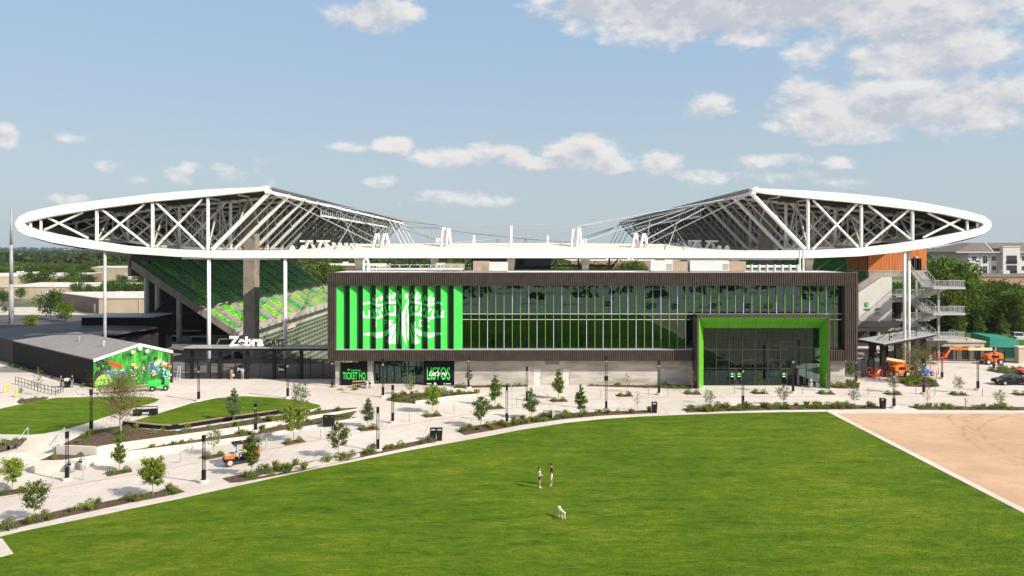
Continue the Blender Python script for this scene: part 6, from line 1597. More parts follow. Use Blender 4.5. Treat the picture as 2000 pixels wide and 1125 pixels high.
# the wooded hills: countless crowns
def wood(n, name, sampler, label, rmin, rmax, zf, per=26, leaf=1.0, mt='leaf_hill'):
    np.random.seed(77); C_ = []
    for _ in range(n):
        X, Y = sampler(); r_ = vr.uniform(rmin, rmax); c_ = np.array([X, Y, zf(X, Y) + r_ * .8]); p = np.random.normal(size=(per, 3)); p /= np.linalg.norm(p, axis=1)[:, None]; p[:, 2] = np.abs(p[:, 2]) * .9 - .1; C_.append(c_ + p * r_ * (.75 + .35 * np.random.rand(per, 1)))
    pts = np.concatenate(C_); me = leaf_mesh(name, pts, leaf, mt, .35, .3, .7); o = put(name, me); kind(o, 'stuff'); o['label'] = label; o['category'] = 'wood'
def far_s():
    Y = 620 * (7.0 ** vr.random()); x = vr.uniform(-120, 2120); return PX(x, Y), Y
def farther():
    Y = 2200 * (3.0 ** vr.random()); x = vr.uniform(-120, 2120); return PX(x, Y), Y
wood(3600, 'hill_wood', far_s, 'dark green wooded hills rolling to the horizon', 5, 9, hill, 24, 2.6)
wood(3000, 'hill_wood', farther, 'hazy tree covered ridge along the horizon', 6, 10, hill, 16, 5.0)
def near_l():
    while 1:
        Y = vr.uniform(330, 800); x = vr.uniform(-60, 420); X = PX(x, Y)
        if not (Y < 620 and -330 < X < -140): return X, Y
wood(260, 'hill_wood', near_l, 'belt of trees around the far warehouses', 3.5, 6, hill, 60, 1.0, 'leaf_deep')
def back_s():
    return vr.uniform(-300, 300), vr.uniform(-330, -205)
wood(420, 'hill_wood', back_s, 'unseen belt of trees added opposite the stadium for dark glass reflections', 4, 7, flat, 40, 1.6, 'leaf_deep')  # trees added out of view behind the camera to darken the glass reflections
def cen_s():
    return vr.uniform(-170, 260), vr.uniform(480, 700)
wood(380, 'hill_wood', cen_s, 'belt of trees beyond the pitch', 4, 6.5, flat, 36, 1.5, 'leaf_deep')
def lot_s():
    return vr.uniform(-130, 130), vr.choice([-52, -86, -120, -155]) + vr.uniform(-2, 2)
wood(70, 'lot_planting', lot_s, 'trees on the parking lot islands opposite the stadium', 2.2, 3.6, flat, 60, .8, 'leaf_deep')
# ================================================================ STREET FURNITURE
def lamp_proto(hgt, tall):
    t = thing('lamp_post', 'x', 'lamp', (0, 0, 0)); b = .95
    MB().tube((0, 0, -.1), (0, 0, .22), .36, 14).build('footing', 'retaining_wall', t, local=True)
    MB().box(-.125, .125, -.125, .125, .22, b + .1).build('base', 'black_metal', t, local=True)
    for a in (-1, 1): MB().bar((a * .10, 0, b), (a * .10, 0, hgt - .5), .05).build('rod', 'black_metal', t, local=True)
    MB().bar((0, 0, b), (0, 0, hgt - .5), .03).build('rod', 'black_metal', t, local=True)
    MB().box(-.115, .115, -.115, .115, hgt - .5, hgt).build('head', 'black_metal', t, local=True)
    MB().box(-.1, .1, -.1, .1, hgt - .75, hgt - .55).build('diffuser', 'lamp_head', t, local=True)
    if tall: MB().box(-.2, .2, -.12, .12, hgt * .55, hgt * .55 + .5).build('speaker', 'black_metal', t, local=True)
    return t
l4, l6 = lamp_proto(4.0, False), lamp_proto(6.2, True)
LAMPS = [(131, 938, 843, 'twin rod black lamp post beside the steel bins below the stairs'), (178, 845, 760, 'twin rod black lamp post at the head of the terrace stairs'), (398, 942, 850, 'twin rod black lamp post beside the field path ahead of the cart'),
 (388, 783, 715, 'twin rod black lamp post between the two terrace lawns'), (499, 842, 788, 'twin rod black lamp post rising behind the retaining wall'), (562, 778, 703, 'twin rod black lamp post in front of the entrance gate'),
 (738, 881, 795, 'twin rod black lamp post in the bed between cart and bin'), (748, 776, 700, 'twin rod black lamp post before the storefront doors'), (767, 826, 752, 'twin rod black lamp post on the promenade right of the conical tree'),
 (990, 827, 752, 'twin rod black lamp post on a pale footing in the curved bed'), (1184, 802, 695, 'tall black lamp post with speaker in the curved bed'), (1287, 771, 704, 'black lamp post before the pale wall left of the portal'),
 (1029, 782, 716, 'black lamp post before the pale wall doors'), (915, 759, 695, 'black lamp post beside the black wall sign'), (1451, 795, 712, 'tall black lamp post in the grassy bed before the portal'),
 (1549, 768, 695, 'black lamp post right at the portal doors'), (1672, 747, 700, 'black lamp post under the brown east corner'), (1746, 797, 724, 'black lamp post beside the black bin at the earth lot'),
 (1804, 770, 700, 'black lamp post below the large olive tree'), (1840, 740, 690, 'black lamp post with pale footing beside the long boom lift'), (1910, 762, 695, 'black lamp post left of the black sedan'), (1941, 722, 678, 'black lamp post at the hedge near the boom lift wheels'), (649, 762, 700, 'black lamp post in the corner bed by the ticket sign')]
for i, (x, y, ty, lab) in enumerate(LAMPS):
    X, Y, z = gnd(x, y, flat if (x in (178, 388, 562, 499)) else g); hh = (y - ty) * Y / F; src, h0 = (l6, 6.2) if hh > 5.6 else (l4, 4.0)
    o = dup(src, (X, Y, z), vr.uniform(-.15, .15), lab, None, 'black lamp posts on the plaza'); o.scale = (1.1, 1.1, hh / h0)
for l in (l4, l6):
    for c_ in list(l.children): bpy.data.objects.remove(c_)
    bpy.data.objects.remove(l)
# litter bins
def bin_obj(x, y, label, steel=False, zf=g, n=1):
    X, Y, z = gnd(x, y, zf); t = thing('litter_bin', label, 'bin', (X, Y, z), 0, 'litter bins on the plaza')
    if steel:
        MB().tube((X, Y, z - .02), (X, Y, z + .95), .29, 16).build('body', 'steel_bin', t, smooth=True); MB().tube((X, Y, z + .95), (X, Y, z + 1.18), .3, 16, .12).build('lid', 'steel_bin', t, smooth=True); MB().box(X - .17, X + .17, Y - .32, Y - .24, z + .74, z + .88).build('opening', 'black_metal', t)
    else:
        for k in range(n):
            q = X + k * .62; MB().hexa([(q - .24, Y - .26, z - .02), (q + .24, Y - .26, z - .02), (q + .24, Y + .26, z - .02), (q - .24, Y + .26, z - .02), (q - .29, Y - .3, z + .92), (q + .29, Y - .3, z + .92), (q + .29, Y + .3, z + .92), (q - .29, Y + .3, z + .92)]).build('body', 'black_metal', t)
            MB().box(q - .3, q + .3, Y - .3, Y + .3, z + 1.16, z + 1.22).build('hood', 'black_metal', t)
            for a in (-1, 1): MB().box(q + a * .26 - .03, q + a * .26 + .03, Y - .28, Y + .28, z + .92, z + 1.16).build('side', 'black_metal', t)
bin_obj(139, 922, 'shiny steel bin beside the lower retaining wall, nearer the lamp', True); bin_obj(161, 917, 'shiny steel bin beside the lower retaining wall, farther from the lamp', True)
bin_obj(637, 833, 'pair of black hooded bins against the retaining wall', n=2); bin_obj(846, 860, 'pair of black hooded bins at the end of the field path bed', n=2); bin_obj(1278, 806, 'black hooded bin at the end of the curved bed'); bin_obj(1724, 798, 'black hooded bin at the end of the straw grass bed')
bin_obj(716, 761, 'steel bin right of the ticket sign, nearer the bench', True); bin_obj(724, 760, 'steel bin right of the ticket sign, nearer the doors', True); bin_obj(1583, 757, 'pale steel bin inside the portal, left one', True); bin_obj(1597, 757, 'pale steel bin inside the portal by the green jamb', True)
X, Y, z = gnd(284, 812, flat); t = thing('plaza_bench', 'black block bench with slatted back on the path between the lawns', 'bench', (X, Y, 0))
MB().box(X - 1.3, X - .55, Y - .3, Y + .35, -.02, .72).box(X + .4, X + 1.15, Y - .05, Y + .6, -.02, .72).build('block', 'black_metal', t); MB().hexa([(X - .6, Y - .3, .42), (X + .45, Y - .05, .42), (X + .45, Y + .5, .42), (X - .6, Y + .3, .42), (X - .6, Y - .3, .7), (X + .45, Y - .05, .7), (X + .45, Y + .5, .7), (X - .6, Y + .3, .7)]).build('seat', 'black_metal', t); MB().bar((X - 1.2, Y + .3, .95), (X + 1.1, Y + .55, .95), .08).bar((X - 1.2, Y + .3, .7), (X - 1.2, Y + .3, .95), .06).bar((X + 1.1, Y + .55, .7), (X + 1.1, Y + .55, .95), .06).build('back_rail', 'black_metal', t)
X, Y, z = gnd(700, 761); t = thing('plaza_bench', 'timber slat bench beside the ticket sign bed', 'bench', (X, Y, 0))
for k in range(3): MB().bar((X - .9, Y - .2 + k * .2, .45), (X + .9, Y + .5 + k * .2, .45), .16, .06).build('slat', 'timber', t)
MB().bar((X - .9, Y + .35, .8), (X + .9, Y + 1.05, .8), .05, .2).build('backrest', 'timber', t)
for u in (.1, .9): MB().bar((X - .9 + 1.8 * u, Y + .7 * u, -.02), (X - .9 + 1.8 * u, Y + .7 * u, .43), .08).bar((X - .9 + 1.8 * u, Y + .7 * u + .3, .4), (X - .9 + 1.8 * u, Y + .7 * u + .36, .8), .06).build('leg', 'black_metal', t)
# white post box and slim bollards
for x, y in ((1081, 817), (1888, 794)):
    X, Y, z = gnd(x, y); t = thing('pedestal_box', 'white utility pedestal in the ' + ('curved' if x < 1500 else 'bare earth side') + ' planting bed', 'utility box', (X, Y, 0)); MB().box(X - .13, X + .13, Y - .12, Y + .12, 0, .75).build('post', 'unit_white', t); MB().box(X - .17, X + .17, Y - .15, Y + .15, .76, 1.0).build('cap', 'unit_white', t); MB().box(X - .12, X + .12, Y - .13, Y + .13, .6, .77).build('neck', 'unit_white', t)
bm_ = MB().tube((0, 0, -.05), (0, 0, .95), .055, 8).mesh('bollard', 'steel_grey')
cap_ = MB().tube((0, 0, .93), (0, 0, 1.0), .065, 8, .03).mesh('cap', 'galvanised')
for x, y in ((103, 948), (163, 937), (353, 904), (520, 876), (627, 857), (747, 835), (800, 824), (887, 808), (1009, 792), (1174, 777), (1267, 774), (1305, 774), (1435, 770), (1495, 770), (1567, 770), (1659, 771), (1696, 771), (1789, 772), (1826, 772), (1919, 773), (1070, 785), (998, 765)):
    X, Y, z = gnd(x, y); t = thing('bollard', 'slim grey steel bollard along the red promenade line', 'bollard', (X, Y, z), 0, 'slim bollards along the red line'); put('post', bm_, t); put('cap', cap_, t)
for x, y in ((9, 768), (17.5, 766), (31, 776)):
    X, Y, z = gnd(x, y, flat); t = thing('bollard', 'yellow painted bollard by the shop service ramp', 'bollard', (X, Y, 0), 0, 'yellow bollards'); MB().tube((X, Y, -.05), (X, Y, 1.0), .1, 10).build('post', 'yellow_paint', t); MB().ball((X, Y, 1.0), .1).build('cap', 'yellow_paint', t)
t = thing('ramp_railing', 'black railing along the ramp beside the shop wall', 'railing', gnd(35, 760, flat)); L = [Vector(gnd(x, y, flat)) for x, y in ((30, 750), (55, 757), (80, 765), (108, 772), (128, 764))]
for a, b in zip(L, L[1:]):
    for z in (.5, 1.0): MB().bar(a + up(z), b + up(z), .05).build('rail', 'black_metal', t)
    for k in range(4): p = a.lerp(b, k / 4); MB().bar(p - up(.05), p + up(1.0), .05).build('post', 'black_metal', t)
# ================================================================ VEHICLES
def wheel(par, c_, r_, w_, rim='alloy', axis=(0, 1, 0), hub=.55):
    ax_ = Vector(axis).normalized(); c_ = Vector(c_); o = MB().tube(c_ - ax_ * w_ / 2, c_ + ax_ * w_ / 2, r_, 20).build('wheel', 'tyre', par, local=True)
    MB().tube(c_ - ax_ * (w_ / 2 + .012), c_ + ax_ * (w_ / 2 + .012), r_ * hub, 14).build('rim', rim, o, local=True); return o
def profile_body(par, name, prof, wlist, mt, loc=True):
    """side profile (x,z) swept across y with tumblehome: wlist gives half width for each profile point"""
    m = MB(); n = len(prof)
    for sgn in (-1, 1):
        for (x, z), w_ in zip(prof, wlist): m.v.append((x, sgn * w_, z))
    for i in range(n): j = (i + 1) % n; m.f.append((i, j, n + j, n + i)); m.m.append(0)
    m.f.append(tuple(range(n))[::-1]); m.f.append(tuple(range(n, 2 * n))); m.m += [0, 0]
    o = m.build(name, mt, par, local=True); bv = o.modifiers.new('bevel', 'BEVEL'); bv.width = .05; bv.segments = 2; bv.limit_method = 'ANGLE'; return o
def sedan(loc, rz, label, mt):
    t = thing('parked_car', label, 'car', loc, rz)
    body = [(-2.4, .35), (-2.42, .62), (-2.3, .80), (-1.15, .97), (1.5, 1.0), (2.3, .95), (2.42, .62), (2.36, .35), (1.85, .28), (-1.9, .26)]
    profile_body(t, 'body', body, [.78, .86, .84, .86, .86, .84, .84, .80, .82, .82], mt)
    cab = [(-1.25, .97), (-.35, 1.42), (.75, 1.45), (1.75, 1.02)]
    profile_body(t, 'cabin', cab, [.80, .62, .62, .78], mt)
    for s in (-1, 1):
        for pts in ([(-.95, 1.03), (-.32, 1.36), (.12, 1.39), (.12, 1.03)], [(.2, 1.03), (.2, 1.39), (.72, 1.38), (1.35, 1.04)]):
            MB().slab([(x, s * (.815 - (z - 1.0) * .44), z) for x, z in pts], (0, s * .015, 0)).build('side_window', 'dark_glass', t, local=True)
    MB().slab([(-1.18, -.70, 1.02), (-1.18, .70, 1.02), (-.40, .56, 1.405), (-.40, -.56, 1.405)], (-.02, 0, .025)).build('windscreen', 'dark_glass', t, local=True)
    MB().slab([(1.62, -.68, 1.07), (1.62, .68, 1.07), (.82, .56, 1.44), (.82, -.56, 1.44)], (.02, 0, .025)).build('rear_window', 'dark_glass', t, local=True)
    for x in (-1.48, 1.42):
        for s in (-1, 1): wheel(t, (x, s * .78, .33), .33, .22)
    for s in (-1, 1):
        MB().box(-2.42, -2.2, s * .62 - .18, s * .62 + .18, .62, .76).build('headlight', 'clear_glass' if False else 'alloy', t, local=True); MB().box(2.3, 2.44, s * .62 - .16, s * .62 + .16, .72, .88).build('tail_light', 'red_orange', t, local=True)
        MB().box(-.75, -.6, s * .86, s * 1.02, .98, 1.1).build('mirror', mt, t, local=True); MB().box(-.3, -.15, s * .865, s * .885, .80, .84).build('handle', 'alloy', t, local=True)
    MB().box(-2.45, -2.4, -.5, .5, .42, .55).build('grille', 'black_metal', t, local=True); return t
X, Y, z = gnd(1979, 752); sedan((X, Y + .5, 0), .06, 'black sedan parked on the pale court by the hedge', 'car_black')
X, Y, z = gnd(2018, 735); sedan((X + 1.2, Y + 1.5, 0), .1, 'red car cut off at the court edge beyond the black sedan', 'red_orange')
rc = sedan((46, -32, .012), 1.57, 'silver car parked on the lot across the field, mirrored in the upper glass', 'alloy'); rc['group'] = 'cars on the lot across the field'
for i, (x, y) in enumerate(((52, -32), (58, -33), (64, -32), (76, -32), (82, -33), (30, -44), (38, -44), (62, -45), (70, -45), (-20, -40), (-40, -44))): dup(rc, (x, y, .012), 1.57 + (i % 3) * .04)
def pickup(loc, rz, label):
    t = thing('parked_car', label, 'car', loc, rz)
    profile_body(t, 'body', [(-2.7, .5), (-2.7, 1.0), (-1.2, 1.1), (2.7, 1.1), (2.7, .5)], [.88, .9, .95, .95, .9], 'car_white'); profile_body(t, 'cabin', [(-1.3, 1.1), (-.6, 1.8), (1.0, 1.85), (1.2, 1.1)], [.85, .72, .72, .88], 'car_white')
    for s in (-1, 1): MB().slab([(-.95, s * .86, 1.15), (-.5, s * .76, 1.7), (.9, s * .76, 1.72), (1.0, s * .86, 1.15)], (0, s * .03, 0)).build('side_window', 'dark_glass', t, local=True)
    MB().slab([(1.22, -.75, 1.2), (1.22, .75, 1.2), (1.06, .65, 1.75), (1.06, -.65, 1.75)], (.04, 0, 0)).build('rear_window', 'dark_glass', t, local=True)
    for x in (-1.7, 1.7):
        for s in (-1, 1): wheel(t, (x, s * .85, .4), .4, .26)
    for s in (-1, 1): MB().box(2.68, 2.73, s * .78 - .08, s * .78 + .08, .8, 1.08).build('tail_light', 'red_orange', t, local=True)
pickup((PX(1987, 152), 152, .75), -1.9, 'white pickup truck parked on the bank beyond the teal container')
# utility cart
Xc, Yc, zc_ = gnd(470, 905)
cart = thing('utility_cart', 'orange and black utility cart with roof driving along the promenade', 'cart', (Xc, Yc, zc_), .52)
profile_body(cart, 'hood', [(-1.45, .62), (-1.42, .82), (-.75, 1.02), (-.62, .98), (-.62, .6)], [.5, .52, .58, .58, .56], 'orange_paint')
for s in (-1, 1): MB().slab([(-1.3, s * .28 - .14, .875), (-1.3, s * .28 + .14, .875), (-.85, s * .34 + .1, 1.005), (-.85, s * .34 - .1, 1.005)], (0, 0, .02)).build('headlight', 'unit_white', cart, local=True)
profile_body(cart, 'chassis', [(-1.5, .32), (-1.5, .66), (-.6, .7), (-.5, .36), (.35, .36), (.45, .6), (1.5, .6), (1.5, .34)], [.55] * 8, 'black_metal')
MB().box(.15, .75, -.55, .55, .6, .78).build('seat', 'black_metal', cart, local=True); MB().box(.62, .76, -.55, .55, .78, 1.25).build('backrest', 'black_metal', cart, local=True)
MB().box(.85, 1.6, -.62, .62, .62, .98).build('cargo_bed', 'black_metal', cart, local=True); MB().slab([(1.0, -.64, .75), (1.6, -.64, .75), (1.6, -.64, 1.05), (1.1, -.64, 1.05)], (0, 1.28, 0)).build('bed_panel', 'orange_paint', cart, local=True)
for x, xt in ((-.62, -.42), (.78, .72)):
    for s in (-1, 1): MB().tube((x, s * .56, .6), (xt, s * .54, 1.88), .03, 6).build('roll_bar', 'black_metal', cart, local=True)
MB().hexa([(-.75, -.62, 1.86), (.95, -.62, 1.86), (.95, .62, 1.86), (-.75, .62, 1.86), (-.68, -.58, 1.95), (.9, -.58, 1.97), (.9, .58, 1.97), (-.68, .58, 1.95)]).build('roof', 'black_metal', cart, local=True)
MB().tube((.15, 0, 1.96), (.15, 0, 2.06), .07, 10).build('beacon', 'orange_paint', cart, local=True)
MB().face([(-.61, -.52, 1.0), (-.61, .52, 1.0), (-.44, .5, 1.84), (-.44, -.5, 1.84)]).build('windscreen', 'clear_glass', cart, local=True)
MB().tube((-.35, .27, 1.05), (-.3, .27, 1.1), .17, 12).build('steering_wheel', 'black_metal', cart, local=True)
for x in (-1.02, 1.05):
    for s in (-1, 1): wheel(cart, (x, s * .56, .31), .31, .24, 'pale_rim', hub=.72)
# boom lifts
def boom_lift(loc, rz, label, boom, basket, colour='orange_paint', boomcol='cream_paint', grp='boom lifts by the east gate'):
    t = thing('boom_lift', label, 'lift', loc, rz, grp)
    profile_body(t, 'chassis', [(-1.3, .45), (-1.3, .85), (1.3, .85), (1.3, .45)], [.85] * 4, colour)
    profile_body(t, 'turntable', [(-.9, .9), (-.9, 1.5), (-.2, 1.75), (1.3, 1.9), (1.65, 1.6), (1.65, 1.0), (.8, .9)], [.75] * 7, colour)
    MB().box(-.3, .9, -.78, -.76, 1.1, 1.5).build('side_cover', 'black_metal', t, local=True)
    for x in (-1.0, 1.0):
        for s in (-1, 1): wheel(t, (x, s * .95, .48), .48, .34, 'pale_rim')
    for i, (a, b, w_) in enumerate(boom): MB().bar(a, b, w_, w_ * 1.2).build('boom', colour if i % 2 == 0 else boomcol, t, local=True)
    bx_, by_, bz_ = basket; bk = MB().box(bx_ - .45, bx_ + .45, by_ - 1.0, by_ + 1.0, bz_, bz_ + .08).build('basket', 'red_orange', t, local=True)
    for z in (.5, 1.05):
        for a, b in (((-.45, -1), (.45, -1)), ((.45, -1), (.45, 1)), ((.45, 1), (-.45, 1)), ((-.45, 1), (-.45, -1))): MB().bar((bx_ + a[0], by_ + a[1], bz_ + z), (bx_ + b[0], by_ + b[1], bz_ + z), .05).build('rail', 'red_orange', bk, local=True)
    for a in ((-.45, -1), (.45, -1), (.45, 1), (-.45, 1), (-.45, 0), (.45, 0)): MB().bar((bx_ + a[0], by_ + a[1], bz_), (bx_ + a[0], by_ + a[1], bz_ + 1.05), .05).build('post', 'red_orange', bk, local=True)
    return t
X, Y, z = gnd(1757, 737); boom_lift((X, Y + .8, 0), .25, 'orange boom lift folded low beside the black fence', [((1.4, .2, 1.9), (-2.2, .2, 2.5), .34), ((1.2, -.15, 2.2), (-2.0, -.15, 2.75), .3), ((-2.2, .1, 2.6), (-2.7, .1, 1.2), .28), ((-2.7, .1, 1.2), (-3.4, .1, .6), .2)], (-3.9, 0, .25))
X, Y, z = gnd(1935, 711); boom_lift((X, Y, 0), 0, 'orange boom lift with long cream boom reaching out level', [((.8, 0, 2.3), (.2, 0, 2.45), .4), ((.8, 0, 2.45), (-3.8, 0, 2.5), .36), ((-3.6, 0, 2.5), (-6.6, 0, 2.55), .28), ((-6.6, 0, 2.5), (-6.6, 0, 2.7), .36), ((-6.6, 0, 2.6), (-7.6, 0, 1.1), .24)], (-8.2, 0, .75))
X, Y, z = gnd(1806, 733); t = thing('boom_lift', 'small blue lift with raised blue mast behind the olive tree', 'lift', (X, Y, 0), .2)
MB().box(-1.2, 1.0, -.6, .6, .3, .6).build('chassis', 'blue_paint', t, local=True); MB().bar((-.2, 0, .6), (-2.0, 0, 3.6), .2).build('boom', 'blue_paint', t, local=True); MB().bar((.8, 0, .6), (-.6, 0, 1.4), .18).build('boom', 'blue_paint', t, local=True)
for x in (-.9, .8):
    for s in (-1, 1): wheel(t, (x, s * .62, .3), .3, .2, 'unit_white')
X, Y, z = gnd(1785, 722, flat); t = thing('tow_trailer', 'low trailer with red wheels between the lifts', 'trailer', (X, Y, 0)); MB().box(-1.2, 1.2, -.7, .7, .5, .75).build('deck', 'steel_grey', t, local=True); MB().bar((-1.2, 0, .6), (-2.3, 0, .5), .1).build('drawbar', 'black_metal', t, local=True)
for s in (-1, 1): wheel(t, (-.2, s * .8, .36), .36, .24, 'red_orange')
dl = MB().tube((0, 0, 0), (0, 0, .06), .2, 10).tube((0, 0, .06), (0, 0, 1.05), .055, 8, .045).mesh('delineator', 'red_orange'); wb = MB().tube((0, 0, .7), (0, 0, .82), .058, 8).mesh('band', 'unit_white')
for x, y in ((1686, 737), (1698, 738), (1709, 739), (1718, 741), (1732, 742), (1706, 727), (1716, 722), (1752, 742), (1822, 735), (1829, 738), (1833, 731), (1817, 727), (1742, 741)):
    X, Y, z = gnd(x, y); t = thing('traffic_post', 'orange traffic post standing by the boom lifts', 'traffic post', (X, Y, 0), 0, 'orange traffic posts'); put('post', dl, t); put('band', wb, t)
# green painters' machine by the mural
X, Y, z = gnd(309, 764, flat); t = thing('work_vehicle', 'green work vehicle with timber deck parked at the painted wall', 'vehicle', (X, Y + .6, 0), .35)
profile_body(t, 'chassis', [(-1.6, .5), (-1.6, .8), (1.1, .8), (1.1, .5)], [.5] * 4, 'tractor_green'); profile_body(t, 'hood', [(-1.5, .8), (-1.5, 1.35), (-.5, 1.5), (.1, 1.45), (.1, .8)], [.45, .42, .4, .4, .45], 'tractor_green'); profile_body(t, 'rear_box', [(.55, .8), (.55, 1.5), (.95, 1.4), (1.05, .8)], [.5] * 4, 'tractor_green')
MB().box(.2, .45, -.3, .3, .8, 1.1).box(.38, .48, -.3, .3, 1.1, 1.75).build('seat', 'black_metal', t, local=True); MB().tube((.0, 0, 1.45), (.2, 0, 1.75), .03, 6).tube((.2, 0, 1.75), (.22, 0, 1.78), .18, 10).build('steering_wheel', 'black_metal', t, local=True)
for x in (-.9, .7):
    for s in (-1, 1): wheel(t, (x, s * .6, .36), .36, .24, 'steel_grey', hub=.4)
MB().box(-7.5, -1.1, -.5, .5, .55, .72).build('deck', 'timber', t, local=True)
for x in (-7.2, -5, -3): MB().box(x - .08, x + .08, -.4, .4, -.02, .55).build('deck_leg', 'steel_grey', t, local=True)
X, Y, z = gnd(348, 741, flat); t = thing('step_ladder', 'white step ladder leaning at the corner of the painted wall', 'ladder', (X, Y, 0))
for a in (-.25, .25): MB().bar((X + a, Y, -.02), (X + a * .7, Y + .5, 1.9), .06).build('stile', 'unit_white', t)
for k in range(5): MB().bar((X - .25, Y + .1 * k, .3 + k * .36), (X + .25, Y + .1 * k, .3 + k * .36), .06).build('rung', 'unit_white', t)
# ================================================================ PEOPLE
def figure(name, label, loc, rz, height, pose, mats, hairlen=0., extra=None):
    """one continuous skinned body; mats: (skin, top, bottom, shoe, hair); local x is forward"""
    k = height / 1.75; skin, topm, botm, shoe, hair = mats
    J = {'pel': (0, 0, .93), 'waist': (0, 0, 1.08), 'chest': (.01, 0, 1.28), 'neck': (0, 0, 1.46), 'head0': (.015, 0, 1.55), 'head1': (.02, 0, 1.66), 'crown': (.01, 0, 1.74)}
    for s, q in ((1, 'l'), (-1, 'r')):
        J['sh' + q] = (0, s * .17, 1.41); J['el' + q] = (-.01, s * .21, 1.13); J['wr' + q] = (.03, s * .22, .89); J['ha' + q] = (.05, s * .22, .81)
        J['hip' + q] = (0, s * .09, .88); J['kn' + q] = (.02, s * .10, .48); J['an' + q] = (-.01, s * .105, .09); J['toe' + q] = (.15, s * .115, .04)
    J.update(pose)
    E = [('pel', 'waist'), ('waist', 'chest'), ('chest', 'neck'), ('neck', 'head0'), ('head0', 'head1'), ('head1', 'crown')]
    for q in 'lr': E += [('chest', 'sh' + q), ('sh' + q, 'el' + q), ('el' + q, 'wr' + q), ('wr' + q, 'ha' + q), ('pel', 'hip' + q), ('hip' + q, 'kn' + q), ('kn' + q, 'an' + q), ('an' + q, 'toe' + q)]
    RAD = {'pel': (.15, .12), 'waist': (.125, .10), 'chest': (.155, .115), 'neck': (.055, .055), 'head0': (.07, .075), 'head1': (.085, .1), 'crown': (.06, .07)}
    for q in 'lr': RAD.update({'sh' + q: (.062, .062), 'el' + q: (.043, .043), 'wr' + q: (.03, .03), 'ha' + q: (.036, .024), 'hip' + q: (.085, .085), 'kn' + q: (.058, .058), 'an' + q: (.042, .042), 'toe' + q: (.04, .032)})
    names = list(J); me = bpy.data.meshes.new('body'); me.from_pydata([Vector(J[n_]) * k for n_ in names], [(names.index(a), names.index(b)) for a, b in E], [])
    o = bpy.data.objects.new('body', me); C.objects.link(o); sk = o.modifiers.new('s', 'SKIN'); sk.use_smooth_shade = True
    for i, n_ in enumerate(names): me.skin_vertices[0].data[i].radius = (RAD[n_][0] * k, RAD[n_][1] * k); me.skin_vertices[0].data[i].use_root = n_ == 'pel'
    o.modifiers.new('d', 'SUBSURF').levels = 2; bpy.context.view_layer.update()
    nm = bpy.data.meshes.new_from_object(o.evaluated_get(bpy.context.evaluated_depsgraph_get())); bpy.data.objects.remove(o); bpy.data.meshes.remove(me)
    nm.name = 'body'; nm.materials.clear()
    for q in (skin, topm, botm, shoe, hair): nm.materials.append(M[q])
    segs = [(a, b, np.array(Vector(J[a]) * k), np.array(Vector(J[b]) * k)) for a, b in E]
    sleeve = pose.get('sleeve', .5) if isinstance(pose.get('sleeve', .5), float) else .5; legc = extra.get('leg', .5) if extra else .5; slv = extra.get('sleeve', .5) if extra else .5
    for p in nm.polygons:
        c_ = np.array(p.center[:]); best = None
        for a, b, A, B in segs:
            u = np.clip(np.dot(c_ - A, B - A) / max(1e-9, np.dot(B - A, B - A)), 0, 1); d_ = np.linalg.norm(c_ - A - u * (B - A)) - .5 * (RAD[a][0] * (1 - u) + RAD[b][0] * u) * k
            if best is None or d_ < best[0]: best = (d_, a, b, u)
        _, a, b, u = best; mi = 0
        if b in ('waist', 'chest') or (a == 'chest' and b == 'neck' and u < .75) or b[:2] == 'sh': mi = 1
        if a == 'pel' and b == 'waist' and u < .35: mi = 2
        if a[:2] == 'sh': mi = 1 if u < slv * 2 else 0
        if a[:2] == 'el' and slv > .5: mi = 1 if u < (slv - .5) * 2 else 0
        if a == 'pel' and b[:3] == 'hip': mi = 2
        if a[:3] == 'hip': mi = 2 if u < legc * 2 else 0
        if a[:2] == 'kn': mi = (2 if legc > .5 and u < (legc - .5) * 2 else 0) if u < .88 else 3
        if a[:2] == 'an': mi = 3
        p.material_index = mi
    bmx = bmesh.new(); bmx.from_mesh(nm)
    # fingers, nose, ears joined into the body mesh
    add = MB()
    for q in 'lr':
        h_, w_ = Vector(J['ha' + q]), Vector(J['wr' + q]); dr = (h_ - w_).normalized(); sd = dr.cross(Vector((1, 0, 0))); sd = (sd if sd.length > .1 else Vector((0, 1, 0))).normalized(); fw = dr.cross(sd)
        for i, ln in enumerate((.065, .08, .075, .055)): 
            b0 = h_ + dr * .01 + fw * (.024 - i * .016); b1 = b0 + dr * ln * .6 ; add.tube(b0 * k, b1 * k, .009 * k, 5); add.tube(b1 * k, (b1 + dr * ln * .4 + sd * .012) * k, .008 * k, 5, .006 * k)
        b0 = h_ - dr * .02 + fw * .03; add.tube(b0 * k, (b0 + dr * .04 + fw * .03) * k, .01 * k, 5, .008 * k)
    hd = Vector(J['head1']); add.tube((hd + Vector((.09, 0, 0))) * k, (hd + Vector((.118, 0, -.03))) * k, .012 * k, 5, .018 * k)
    for s in (-1, 1): add.ball((hd + Vector((-.005, s * .088, -.005))) * k, .025 * k, .7, .35, 1, 6, 4); add.ball((hd + Vector((.088, s * .032, .01))) * k, .011 * k, .6, 1, .7, 6, 4, 4)
    am = add.mesh('x', [skin, topm, botm, shoe, hair], smooth=True); bmx.from_mesh(am); bmx.to_mesh(nm); bmx.free(); bpy.data.meshes.remove(am)
    t = thing(name, label, 'person', loc, rz); put('body', nm, t)
    hm = MB().ball((hd + Vector((-.022, 0, .035))) * k, .108 * k, .95, .93, .92, 12, 8)
    if hairlen: hm.ball((hd + Vector((-.075, 0, -.08))) * k, .085 * k, .6, .95, 1 + hairlen, 10, 7)
    hm.build('hair', hair, t, smooth=True, local=True); return t
